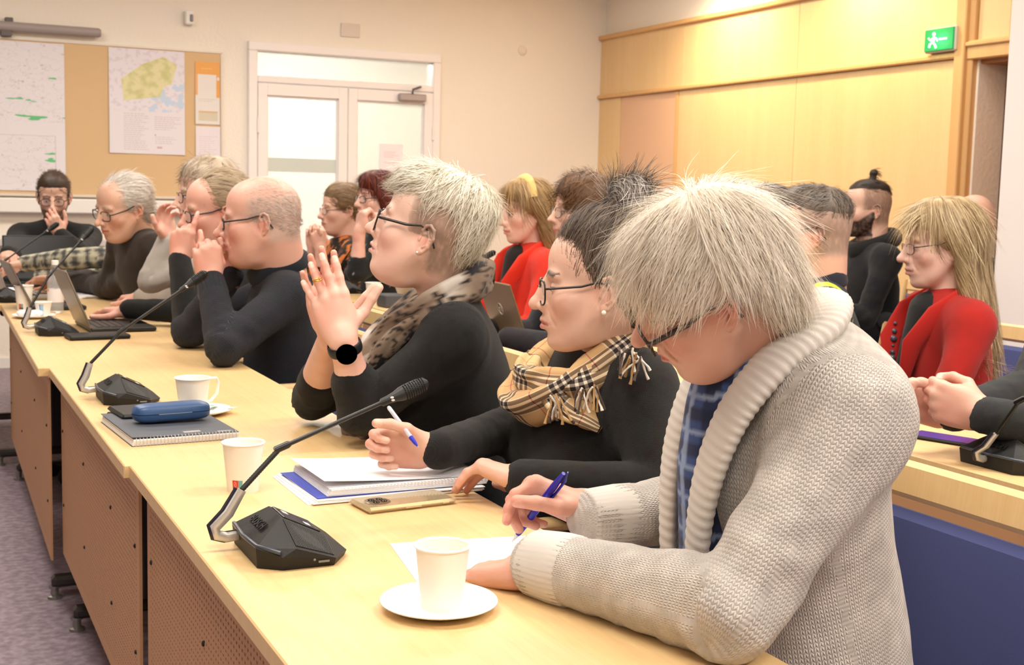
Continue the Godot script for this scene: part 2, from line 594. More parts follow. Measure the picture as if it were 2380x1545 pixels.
func double_door() -> void:
	var white := mat(Color(0.95, 0.925, 0.91), 0.42)
	var d := Node3D.new()
	d.name = "door_1"
	d.set_meta("kind", "structure")
	add_child(d)
	d.position = Vector3(2.34, 0, ZW)
	# frame
	var b := MB.new()
	for r in [[-0.067, 0.0, 0.0, 2.2615], [1.375, 1.437, 0.0, 2.2615], [-0.067, 1.437, 2.262, 2.327], [0.0005, 1.3745, 2.035, 2.085]]:
		b.box(Vector3((r[0] + r[1]) / 2.0, (r[2] + r[3]) / 2.0, -0.03), Vector3(r[1] - r[0], r[3] - r[2], 0.14), 0.006)
	part(d, "door_frame", b, white)
	# transom pane
	var tg := mat(Color(0.84, 0.83, 0.80, 0.5), 0.12)
	tg.transparency = BaseMaterial3D.TRANSPARENCY_ALPHA
	b = MB.new()
	b.box(Vector3(0.687, 2.173, -0.03), Vector3(1.37, 0.18, 0.008))
	part(d, "transom_pane", b, tg)
	var frost := mat(Color(0.97, 0.98, 0.97, 0.55), 0.5)
	frost.transparency = BaseMaterial3D.TRANSPARENCY_ALPHA
	var frost2 := mat(Color(0.90, 0.915, 0.88, 0.55), 0.4)
	frost2.transparency = BaseMaterial3D.TRANSPARENCY_ALPHA
	for k in 2:
		var leaf := Node3D.new()
		leaf.name = "door_leaf"
		d.add_child(leaf, true)
		leaf.position = Vector3(0.004 + 0.688 * k, 0.005, 0)
		b = MB.new()
		for r in [[0.0, 0.07, 0.0, 2.025], [0.612, 0.682, 0.0, 2.025], [0.07, 0.612, 1.94, 2.025], [0.07, 0.612, 0.0, 0.2]]:
			b.box(Vector3((r[0] + r[1]) / 2.0, (r[2] + r[3]) / 2.0, 0.012), Vector3(r[1] - r[0], r[3] - r[2], 0.05), 0.004)
		for r in [[0.07, 0.08, 0.2, 1.94], [0.602, 0.612, 0.2, 1.94], [0.07, 0.612, 1.93, 1.94]]:
			b.box(Vector3((r[0] + r[1]) / 2.0, (r[2] + r[3]) / 2.0, 0.005), Vector3(r[1] - r[0], r[3] - r[2], 0.03), 0.002)
		part(leaf, "leaf_frame", b, white)
		b = MB.new()
		b.box(Vector3(0.341, 1.07, 0.0), Vector3(0.54, 1.75, 0.008))
		part(leaf, "pane", b, frost if k == 0 else frost2)
		if k == 0:
			b = MB.new()
			b.box(Vector3(0.341, 1.44, 0.0055), Vector3(0.54, 0.10, 0.002))
			part(leaf, "marking_band", b, mat(Color(0.80, 0.83, 0.80), 0.6))
		for y in [0.3, 1.15, 1.72]:
			b = MB.new()
			var hx := 0.0 if k == 0 else 0.684
			b.tube([Vector3(hx, y - 0.055, 0.042), Vector3(hx, y + 0.055, 0.042)], [0.009], 8)
			part(leaf, "hinge", b, white)
	# closer on the right leaf
	var c := thing("door_closer", "grey door closer with folding arm on the right glazed leaf", "door closer", Vector3(3.53, 1.985, ZW + 0.04))
	b = MB.new()
	b.box(Vector3(0, 0, 0.025), Vector3(0.22, 0.055, 0.05), 0.008)
	part(c, "closer_body", b, mat(Color(0.66, 0.62, 0.61), 0.4, 0.3))
	b = MB.new()
	b.tube([Vector3(0.0, 0.03, 0.03), Vector3(-0.02, 0.055, 0.09), Vector3(0.07, 0.085, 0.02)], [0.009], 8)
	part(c, "arm", b, mat(Color(0.42, 0.39, 0.39), 0.4, 0.4))
	# notice on the right pane
	b = MB.new()
	b.quad(Vector3(-0.095, -0.13, 0.001), Vector3(0.095, -0.13, 0.001), Vector3(0.095, 0.13, 0.001), Vector3(-0.095, 0.13, 0.001))
	b.box(Vector3.ZERO, Vector3(0.19, 0.26, 0.0016))
	single("door_notice", "white notice with faint red lines taped on the glazed door", "notice", b, printed(notice_image()), Vector3(3.385, 1.50, ZW + 0.008))

func printed(im: Image) -> StandardMaterial3D:
	im.generate_mipmaps()
	var m := mat(Color(1, 1, 1), 0.8)
	m.albedo_texture = ImageTexture.create_from_image(im)
	return m

func text_rows(im: Image, r: Rect2i, step: int, c: Color, s: int) -> void:
	var g := RandomNumberGenerator.new()
	g.seed = s
	var y := r.position.y
	while y < r.end.y - 2:
		var x := r.position.x
		var stop := r.position.x + int(r.size.x * g.randf_range(0.6, 1.0))
		while x < stop:
			var w := g.randi_range(4, 14)
			im.fill_rect(Rect2i(x, y, mini(w, stop - x), maxi(2, step / 3)), c)
			x += w + 3
		y += step

func notice_image() -> Image:
	var im := Image.create(128, 176, false, Image.FORMAT_RGB8)
	im.fill(Color(0.94, 0.92, 0.93))
	text_rows(im, Rect2i(26, 40, 90, 30), 9, Color(0.90, 0.76, 0.77), 1)
	text_rows(im, Rect2i(28, 92, 80, 22), 10, Color(0.90, 0.78, 0.78), 2)
	return im

func map_image(kind: int) -> Image:
	var w := 384 if kind == 0 else 320
	var h := 900 if kind == 0 else 448
	var im := Image.create(w, h, false, Image.FORMAT_RGB8)
	im.fill(Color(0.90, 0.88, 0.90))
	var a := fnl(40 + kind, 0.012, 4)
	var b2 := fnl(50 + kind, 0.02, 4)
	if kind == 0:
		for y in h:
			for x in w:
				var inset := y > 560 and x > 100 and x < 356
				var base := Color(0.90, 0.88, 0.90)
				if inset and (x < 103 or x > 353 or y < 564):
					base = Color(0.80, 0.76, 0.78)
				elif y < 480 or inset:
					var v1 := a.get_noise_2d(x, y)
					var v2 := b2.get_noise_2d(x * 0.8, y * 0.8)
					var k := 1.0 - smoothstep(0.0, 0.016, absf(v1))
					base = base.lerp(Color(0.62, 0.58, 0.60), k * 0.7)
					k = 1.0 - smoothstep(0.0, 0.012, absf(v2 - 0.1))
					base = base.lerp(Color(0.80, 0.68, 0.60) if inset else Color(0.72, 0.70, 0.72), k * 0.8)
					if inset and x < 190 and v2 < -0.12:
						base = base.lerp(Color(0.72, 0.84, 0.86), 0.7)
					if a.get_noise_2d(x * 0.4 + 900, y * 0.8) > 0.44:
						base = Color(0.42, 0.76, 0.52)
				im.set_pixel(x, y, base)
	else:
		var poly := PackedVector2Array([Vector2(50, 130), Vector2(140, 62), Vector2(228, 26), Vector2(288, 58), Vector2(262, 142), Vector2(232, 152), Vector2(214, 198), Vector2(60, 222)])
		for y in 265:
			for x in w:
				var base := Color(0.90, 0.88, 0.91)
				var v1 := a.get_noise_2d(x * 1.5, y * 1.5)
				var v2 := b2.get_noise_2d(x * 1.6, y * 1.6)
				if Geometry2D.is_point_in_polygon(Vector2(x, y), poly):
					base = Color(0.88, 0.86, 0.68).lerp(Color(0.80, 0.79, 0.56), clampf(v1 * 1.5 + 0.3, 0.0, 1.0))
				elif x > 165 and y > 140 and v1 > 0.02:
					base = Color(0.78, 0.84, 0.92)
				elif v2 > 0.2:
					base = Color(0.86, 0.835, 0.865)
				im.set_pixel(x, y, base)
		text_rows(im, Rect2i(60, 275, 110, 160), 9, Color(0.80, 0.76, 0.78), 5)
		text_rows(im, Rect2i(190, 285, 118, 60), 9, Color(0.80, 0.76, 0.77), 6)
		text_rows(im, Rect2i(192, 372, 100, 30), 9, Color(0.80, 0.77, 0.79), 7)
		im.fill_rect(Rect2i(190, 362, 6, 6), Color(0.62, 0.68, 0.82))
		im.fill_rect(Rect2i(200, 415, 22, 8), Color(0.80, 0.68, 0.70))
	return im

func poster_image() -> Image:
	var im := Image.create(160, 300, false, Image.FORMAT_RGB8)
	im.fill(Color(0.90, 0.88, 0.86))
	im.fill_rect(Rect2i(0, 0, 160, 60), Color(0.92, 0.67, 0.38))
	im.fill_rect(Rect2i(0, 60, 16, 100), Color(0.92, 0.70, 0.48))
	im.fill_rect(Rect2i(138, 60, 22, 110), Color(0.93, 0.66, 0.36))
	for y in range(60, 130):
		for x in range(128, 160):
			if Vector2(x - 150, y - 78).length() < 9.0:
				im.set_pixel(x, y, Color(0.9, 0.88, 0.86))
	text_rows(im, Rect2i(40, 30, 90, 12), 12, Color(0.95, 0.80, 0.58), 3)
	text_rows(im, Rect2i(20, 178, 130, 20), 9, Color(0.82, 0.77, 0.74), 4)
	im.fill_rect(Rect2i(20, 240, 126, 44), Color(0.84, 0.80, 0.72))
	im.fill_rect(Rect2i(20, 236, 126, 8), Color(0.84, 0.71, 0.54))
	return im

func leaflet_image() -> Image:
	var im := Image.create(160, 200, false, Image.FORMAT_RGB8)
	im.fill(Color(0.91, 0.88, 0.90))
	text_rows(im, Rect2i(22, 50, 118, 110), 11, Color(0.84, 0.80, 0.82), 14)
	return im

func sheet_on_wall(called: String, label: String, category: String, x0: float, x1: float, y0: float, y1: float, im: Image) -> void:
	var b := MB.new()
	var w := (x1 - x0) / 2.0
	var h := (y1 - y0) / 2.0
	var nx := 6
	# a sheet that bows a little off the board
	for side in 2:
		for i in nx:
			var f0 := float(i) / nx
			var f1 := float(i + 1) / nx
			var d0 := 0.001 + 0.006 * pow(f0 * 2.0 - 1.0, 2.0)
			var d1 := 0.001 + 0.006 * pow(f1 * 2.0 - 1.0, 2.0)
			var off := -0.0008 * side
			b.quad(Vector3(lerpf(-w, w, f0), -h, d0 + off), Vector3(lerpf(-w, w, f1), -h, d1 + off), Vector3(lerpf(-w, w, f1), h, 0.0015 + off), Vector3(lerpf(-w, w, f0), h, 0.0015 + off), Vector2(f0, 1), Vector2(f1, 1), Vector2(f1, 0), Vector2(f0, 0))
	single(called, label, category, b, printed(im), Vector3((x0 + x1) / 2.0, (y0 + y1) / 2.0, ZW + 0.026))

func pin_board() -> void:
	var t := thing("pin_board", "long cork pin board on the cream wall left of the door", "pin board", Vector3(0, 0, ZW))
	var b := MB.new()
	b.box(Vector3(0.45, 1.705, 0.011), Vector3(3.25, 1.03, 0.022), 0.001)
	part(t, "cork", b, M.cork)
	b = MB.new()
	b.box(Vector3(0.45, 2.226, 0.014), Vector3(3.28, 0.014, 0.028), 0.003)
	b.box(Vector3(0.45, 1.186, 0.02), Vector3(3.28, 0.018, 0.04), 0.003)
	b.box(Vector3(2.08, 1.705, 0.014), Vector3(0.014, 1.05, 0.028), 0.003)
	b.box(Vector3(-1.18, 1.705, 0.014), Vector3(0.014, 1.05, 0.028), 0.003)
	part(t, "board_frame", b, mat(Color(0.86, 0.82, 0.77), 0.4, 0.2))
	sheet_on_wall("wall_map", "tall pale road map covering the left end of the pin board", "map", 0.15, 1.008, 1.215, 2.21, map_image(0))
	sheet_on_wall("wall_map", "plan sheet with a pale yellow area pinned on the cork", "map", 1.30, 1.818, 1.49, 2.213, map_image(1))
	sheet_on_wall("orange_poster", "narrow poster with an orange border on the pin board", "poster", 1.893, 2.066, 1.715, 2.155, poster_image())
	sheet_on_wall("white_leaflet", "plain white leaflet under the orange bordered poster", "leaflet", 1.895, 2.07, 1.42, 1.70, leaflet_image())

func panelled_wall() -> void:
	var x := XW
	var b := MB.new()
	b.box(Vector3(x + 0.11, 1.5, -7.25), Vector3(0.2, 3.0, 4.1))
	b.box(Vector3(x + 0.11, 2.86, -3.6), Vector3(0.2, 0.28, 3.2))
	struct("wall_panelled", b, M.wall)
	var w := Node3D.new()
	w.name = "wall_panelling"
	w.set_meta("kind", "structure")
	add_child(w)
	# lower boards
	for r in [[-9.3, -8.955, 0], [-8.95, -8.15, 1], [-8.10, -6.72, 2], [-6.716, -5.335, 2]]:
		b = MB.new()
		b.box(Vector3(x - 0.012, 1.03, (r[0] + r[1]) / 2.0), Vector3(0.026 if r[2] != 1 else 0.018, 2.06, r[1] - r[0]), 0.002)
		part(w, "panel", b, M.pinkboard if r[2] == 1 else M.veneer)
	b = MB.new()
	b.box(Vector3(x - 0.012, 1.03, -8.125), Vector3(0.034, 2.06, 0.04), 0.003)
	part(w, "batten", b, M.trim)
	for r in [[-9.3, -8.05], [-8.046, -6.72], [-6.716, -5.335]]:
		b = MB.new()
		b.box(Vector3(x - 0.012, 2.315, (r[0] + r[1]) / 2.0), Vector3(0.026, 0.455, r[1] - r[0]), 0.002)
		part(w, "panel", b, M.veneer)
	b = MB.new()
	b.box(Vector3(x - 0.028, 2.556, -7.3), Vector3(0.058, 0.034, 4.0), 0.006)
	part(w, "top_rail", b, M.trim)
	b = MB.new()
	b.box(Vector3(x - 0.026, 2.079, -7.3), Vector3(0.054, 0.032, 4.0), 0.008)
	part(w, "picture_rail", b, M.trim)
	# doorway with its deep wooden lining, door standing ajar
	var d := Node3D.new()
	d.name = "door_2"
	d.set_meta("kind", "structure")
	add_child(d)
	b = MB.new()
	b.box(Vector3(x - 0.02, 1.5, -5.29), Vector3(0.07, 3.0, 0.075), 0.006)
	b.box(Vector3(x - 0.005, 1.5, -5.235), Vector3(0.05, 3.0, 0.04), 0.006)
	b.box(Vector3(x + 0.0, 2.10, -4.7), Vector3(0.08, 0.10, 1.1), 0.006)
	b.box(Vector3(x - 0.03, 2.13, -4.7), Vector3(0.05, 0.025, 1.1), 0.006)
	part(d, "door_casing", b, M.trim)
	b = MB.new()
	b.box(Vector3(x + 0.14, 1.03, -5.245), Vector3(0.24, 2.06, 0.03), 0.003)
	b.box(Vector3(x + 0.14, 2.045, -4.7), Vector3(0.24, 0.03, 1.1), 0.003)
	part(d, "door_lining", b, M.darkwood)
	var leaf := part(d, "door_leaf", leaf_mesh(), M.darkwood)
	leaf.position = Vector3(x + 0.24, 0.01, -5.18)
	leaf.rotation.y = deg_to_rad(-38)
	b = MB.new()
	b.box(Vector3(x + 0.02, 2.37, -5.10), Vector3(0.05, 0.46, 0.22), 0.004)
	part(d, "transom_board", b, M.veneer)
	var tg := mat(Color(0.80, 0.86, 0.70, 0.75), 0.25)
	tg.transparency = BaseMaterial3D.TRANSPARENCY_ALPHA
	b = MB.new()
	b.box(Vector3(x + 0.03, 2.40, -4.5), Vector3(0.01, 0.52, 1.0))
	part(d, "transom_pane", b, tg)
	b = MB.new()
	b.box(Vector3(x + 1.3, 1.5, -4.7), Vector3(0.1, 3.0, 3.0))
	b.box(Vector3(x + 0.75, 1.5, -5.75), Vector3(1.1, 3.0, 0.1))
	b.box(Vector3(x + 0.75, 1.5, -3.4), Vector3(1.1, 3.0, 0.1))
	struct("wall_lobby", b, M.white)
	exit_sign()

func leaf_mesh() -> MB:
	var b := MB.new()
	b.box(Vector3(0.02, 1.0, 0.42), Vector3(0.042, 2.0, 0.82), 0.004)
	return b

func exit_sign() -> void:
	var t := thing("exit_sign", "green lit emergency exit sign on the wood panelling by the door", "exit sign", Vector3(XW - 0.075, 2.172, -5.42))
	var b := MB.new()
	b.box(Vector3(0.03, 0.0, 0.0), Vector3(0.05, 0.135, 0.235), 0.006)
	part(t, "case", b, mat(Color(0.80, 0.76, 0.70), 0.5))
	b = MB.new()
	b.box(Vector3(0.0, 0, 0), Vector3(0.012, 0.118, 0.215), 0.002)
	var g := mat(Color(0.02, 0.50, 0.25), 0.5)
	g.emission_enabled = true
	g.emission = Color(0.03, 0.62, 0.32)
	g.emission_energy_multiplier = 0.7
	part(t, "sign_face", b, g)
	# the white running figure and arrow, on the face turned to the room (-x); z runs to the left as seen
	b = MB.new()
	var fig := func(pts: Array, r: float):
		b.tube(pts, [r], 6)
	var o := Vector3(-0.007, 0, -0.035)
	fig.call([o + Vector3(0, 0.012, 0.004), o + Vector3(0, -0.012, -0.006)], 0.009)
	fig.call([o + Vector3(0, -0.012, -0.006), o + Vector3(0, -0.022, -0.026), o + Vector3(0, -0.040, -0.030)], 0.006)
	fig.call([o + Vector3(0, -0.012, -0.004), o + Vector3(0, -0.028, 0.012), o + Vector3(0, -0.046, 0.022)], 0.006)
	fig.call([o + Vector3(0, 0.012, 0.004), o + Vector3(0, 0.0, -0.026), o + Vector3(0, 0.012, -0.04)], 0.0045)
	fig.call([o + Vector3(0, 0.012, 0.004), o + Vector3(0, 0.004, 0.024), o + Vector3(0, -0.010, 0.028)], 0.0045)
	b.ball(o + Vector3(0, 0.030, 0.0), Vector3(0.006, 0.011, 0.011), 10, 6)
	fig.call([o + Vector3(0, 0.0, 0.045), o + Vector3(0, 0.0, 0.10)], 0.005)
	var gw := mat(Color(1, 1, 1), 0.5)
	gw.emission_enabled = true
	gw.emission = Color(0.95, 1.0, 0.97)
	gw.emission_energy_multiplier = 1.2
	part(t, "sign_pictogram", b, gw)
	var l := OmniLight3D.new()
	l.name = "light"
	l.light_color = Color(0.5, 1.0, 0.7)
	l.light_energy = 0.02
	l.light_size = 0.05
	l.omni_range = 6.0
	l.shadow_enabled = true
	l.position = Vector3(-0.03, 0, 0)
	t.add_child(l)

# ---------------------------------------------------------------- desks and chairs
var panel_cache := {}

# a sheet in the yz plane facing -x, pierced by rows of small real slots
func pierced(len: float, h: float) -> MB:
	var key := "%.3f_%.3f" % [len, h]
	if panel_cache.has(key):
		return panel_cache[key]
	var b := MB.new()
	var pz := 0.0165
	var py := 0.0118
	var m := 0.028
	var nz := int((len - 2 * m) / pz)
	var ny := int((h - 2 * m) / py)
	var z0 := -nz * pz / 2.0
	var y0 := (h - ny * py) / 2.0
	var t := 0.006
	b.quad(Vector3(0, 0, -len / 2), Vector3(0, 0, len / 2), Vector3(0, y0, len / 2), Vector3(0, y0, -len / 2))
	b.quad(Vector3(0, y0 + ny * py, -len / 2), Vector3(0, y0 + ny * py, len / 2), Vector3(0, h, len / 2), Vector3(0, h, -len / 2))
	for sg: float in [-1.0, 1.0]:
		var a := minf(sg * len / 2, sg * nz * pz / 2)
		var c := maxf(sg * len / 2, sg * nz * pz / 2)
		b.quad(Vector3(0, y0, a), Vector3(0, y0, c), Vector3(0, y0 + ny * py, c), Vector3(0, y0 + ny * py, a))
		b.quad(Vector3(0, 0, sg * len / 2), Vector3(t, 0, sg * len / 2), Vector3(t, h, sg * len / 2), Vector3(0, h, sg * len / 2))
	b.quad(Vector3(0, 0, -len / 2), Vector3(t, 0, -len / 2), Vector3(t, 0, len / 2), Vector3(0, 0, len / 2))
	for j in ny:
		for i in nz:
			var za := z0 + i * pz
			var zb := za + pz
			var ya := y0 + j * py
			var yb := ya + py
			var hz0 := za + pz * 0.31
			var hz1 := zb - pz * 0.31
			var hy0 := ya + py * 0.31
			var hy1 := yb - py * 0.31
			b.quad(Vector3(0, ya, za), Vector3(0, ya, zb), Vector3(0, hy0, hz1), Vector3(0, hy0, hz0))
			b.quad(Vector3(0, hy1, hz0), Vector3(0, hy1, hz1), Vector3(0, yb, zb), Vector3(0, yb, za))
			b.quad(Vector3(0, ya, za), Vector3(0, hy0, hz0), Vector3(0, hy1, hz0), Vector3(0, yb, za))
			b.quad(Vector3(0, hy0, hz1), Vector3(0, ya, zb), Vector3(0, yb, zb), Vector3(0, hy1, hz1))
			b.quad(Vector3(0, hy0, hz0), Vector3(0, hy0, hz1), Vector3(t, hy0, hz1), Vector3(t, hy0, hz0))
			b.quad(Vector3(0, hy1, hz1), Vector3(0, hy1, hz0), Vector3(t, hy1, hz0), Vector3(t, hy1, hz1))
			b.quad(Vector3(0, hy1, hz0), Vector3(0, hy0, hz0), Vector3(t, hy0, hz0), Vector3(t, hy1, hz0))
			b.quad(Vector3(0, hy0, hz1), Vector3(0, hy1, hz1), Vector3(t, hy1, hz1), Vector3(t, hy0, hz1))
	panel_cache[key] = b
	return b

func desk(label: String, x0: float, x1: float, z0: float, z1: float, turn: float, panel_y0: float, pierce := true) -> void:
	var len := absf(z1 - z0)
	var wd := x1 - x0
	var t := thing("desk", label, "desk", Vector3((x0 + x1) / 2, 0, (z0 + z1) / 2), deg_to_rad(turn), "beech conference desks")
	var b := MB.new()
	b.box(Vector3(0, TABLE_Y - 0.0135, 0), Vector3(wd, 0.027, len - 0.003), 0.0022)
	part(t, "desk_top", b, M.beech)
	var ph := 0.708 - panel_y0
	if pierce:
		var p := part(t, "modesty_panel", pierced(len - 0.035, ph), M.panelwood)
		p.position = Vector3(-wd / 2 + 0.030, panel_y0, 0)
	else:
		b = MB.new()
		b.box(Vector3(-wd / 2 + 0.035, panel_y0 + ph / 2, 0), Vector3(0.012, ph, len - 0.035), 0.002)
		part(t, "modesty_panel", b, M.panelwood)
	if pierce:
		for y: float in [panel_y0 + ph * 0.30, panel_y0 + ph * 0.72]:
			for f: float in [-0.455, -0.12, 0.22, 0.455]:
				b = MB.new()
				b.ball(Vector3(-wd / 2 + 0.029, y, f * len), Vector3(0.003, 0.005, 0.005), 8, 4)
				part(t, "screw", b, M.black)
	for sz: float in [-1.0, 1.0]:
		b = MB.new()
		b.box(Vector3(-0.02, 0.39, sz * (len / 2 - 0.16)), Vector3(0.06, 0.64, 0.05), 0.008)
		b.box(Vector3(-0.01, 0.695, sz * (len / 2 - 0.16)), Vector3(wd - 0.14, 0.035, 0.05), 0.006)
		b.box(Vector3(-0.01, 0.055, sz * (len / 2 - 0.16)), Vector3(wd - 0.10, 0.034, 0.05), 0.010)
		part(t, "leg", b, mat(Color(0.22, 0.20, 0.20), 0.45, 0.3))
		for sx: float in [-1.0, 1.0]:
			b = MB.new()
			b.xf = Transform3D(Basis.IDENTITY, Vector3(-0.01 + sx * (wd / 2 - 0.06), 0, sz * (len / 2 - 0.16)))
			b.lathe([[0.0, 0.0], [0.022, 0.0], [0.022, 0.008], [0.012, 0.012], [0.012, 0.032], [0.018, 0.034], [0.018, 0.04], [0.0, 0.04]], 14)
			part(t, "adjuster", b, M.steel)

func chair_mesh() -> Node3D:
	var t := thing("chair", "", "chair", Vector3.ZERO, 0.0, "blue upholstered beech armchairs")
	var b := MB.new()
	var tilt := func(y: float) -> float: return 0.20 + (y - 0.45) * 0.16
	for sz: float in [-1.0, 1.0]:
		b = MB.new()
		var ps := []
		for y: float in [0.0, 0.25, 0.45, 0.65, 0.80, 0.862, 0.872]:
			ps.append(Vector3(tilt.call(y) if y > 0.44 else 0.20 + (0.45 - y) * 0.12, y, sz * 0.225))
		b.tube(ps, [0.020, 0.021, 0.022, 0.021, 0.020, 0.017, 0.010], 10, true, 0.72, Vector3(0, 0, 1))
		part(t, "stile", b, M.beech)
		b = MB.new()
		b.tube([Vector3(-0.21, 0.0, sz * 0.215), Vector3(-0.205, 0.44, sz * 0.225), Vector3(-0.20, 0.655, sz * 0.235)], [0.016, 0.021, 0.017], 10)
		part(t, "leg", b, M.beech)
		b = MB.new()
		b.tube([Vector3(0.215, 0.665, sz * 0.235), Vector3(0.0, 0.672, sz * 0.242), Vector3(-0.20, 0.668, sz * 0.238), Vector3(-0.245, 0.655, sz * 0.236)], [0.018, 0.022, 0.024, 0.014], 10, true, 0.6, Vector3.UP)
		part(t, "armrest", b, M.beech)
	b = MB.new()
	var tr := Basis(Vector3(0, 0, 1), -0.16)
	b.box(Vector3(tilt.call(0.845) + 0.002, 0.845, 0), Vector3(0.026, 0.058, 0.42), 0.008, tr)
	part(t, "top_rail", b, M.beech)
	b = MB.new()
	b.box(Vector3(tilt.call(0.645) - 0.004, 0.645, 0), Vector3(0.036, 0.318, 0.405), 0.014, tr)
	part(t, "back_pad", b, M.blue)
	b = MB.new()
	b.box(Vector3(-0.01, 0.415, 0), Vector3(0.40, 0.035, 0.42), 0.006)
	part(t, "seat_frame", b, M.beech)
	b = MB.new()
	b.box(Vector3(-0.02, 0.455, 0), Vector3(0.43, 0.055, 0.435), 0.02)
	part(t, "seat", b, M.blue)
	return t

func furniture() -> void:
	M.panelwood = mat(Color(0.74, 0.56, 0.40), 0.55)
	desk("nearest beech desk, with the white saucer and open notepads", 0.376, 0.914, -1.07, -2.468, 0, 0.19)
	desk("second beech desk, with the blue spectacle case on it", 0.366, 0.918, -2.468, -3.868, 0, 0.19)
	desk("third beech desk, under the open grey laptop and elbows", 0.352, 0.93, -3.868, -5.90, -0.9, 0.16)
	desk("far beech desk at the head of the row, papers on it", 0.32, 0.95, -5.91, -7.2, -0.9, 0.14)
	desk("beech desk of the second row at the right edge, with a microphone", 1.93, 2.47, -0.95, -2.35, 0, 0.3, false)
	desk("beech desk of the second row behind the plaid scarf woman", 1.93, 2.47, -2.36, -3.76, 0, 0.3, false)
	desk("beech desk of the second row carrying the grey laptop with the round emblem", 1.93, 2.47, -3.77, -5.17, 0, 0.3, false)
	desk("beech desk of the second row before the red-haired woman", 1.93, 2.47, -5.18, -6.58, 0, 0.3, false)
	var c := chair_mesh()
	c.position = Vector3(1.145, 0, -1.33)
	c.set_meta("label", "blue armchair under the man in the grey cardigan")
	for s in [["blue armchair behind the woman with the plaid scarf", 1.15, -2.27, 0.0], ["blue armchair behind the short-haired blonde woman", 1.14, -2.86, 0.0], ["empty blue armchair pushed up to the desk beside the navy sweater man", 0.90, -3.43, 0.0], ["blue armchair under the bald man in the navy sweater", 1.16, -3.98, 0.0], ["blue armchair under the man in black pressing his cheek", 1.12, -4.60, 0.0], ["blue armchair under the man in the brown jacket", 1.15, -5.72, 0.0], ["blue armchair at the head of the far desk, beside the bearded man", 1.42, -7.55, 90.0], ["blue armchair under the bearded man at the far end", 0.78, -7.72, 90.0]]:
		copy(c, "chair", s[0], Vector3(s[1], 0, s[2]), deg_to_rad(s[3]))
	for s in [["blue armchair under the woman in the orange patterned blouse", 2.72, -6.98], ["blue armchair under the red-haired woman in black", 2.74, -6.30], ["blue armchair under the woman in red with the hairband", 2.74, -4.98], ["blue armchair under the man in the yellow and navy jacket", 2.74, -3.10], ["blue armchair under the person with clasped hands at the right edge", 2.80, -1.75], ["blue armchair under the long-haired blonde woman", 3.12, -3.10], ["blue armchair under the bearded man with the topknot", 4.5, -4.92]]:
		copy(c, "chair", s[0], Vector3(s[1], 0, s[2]), 0.0)

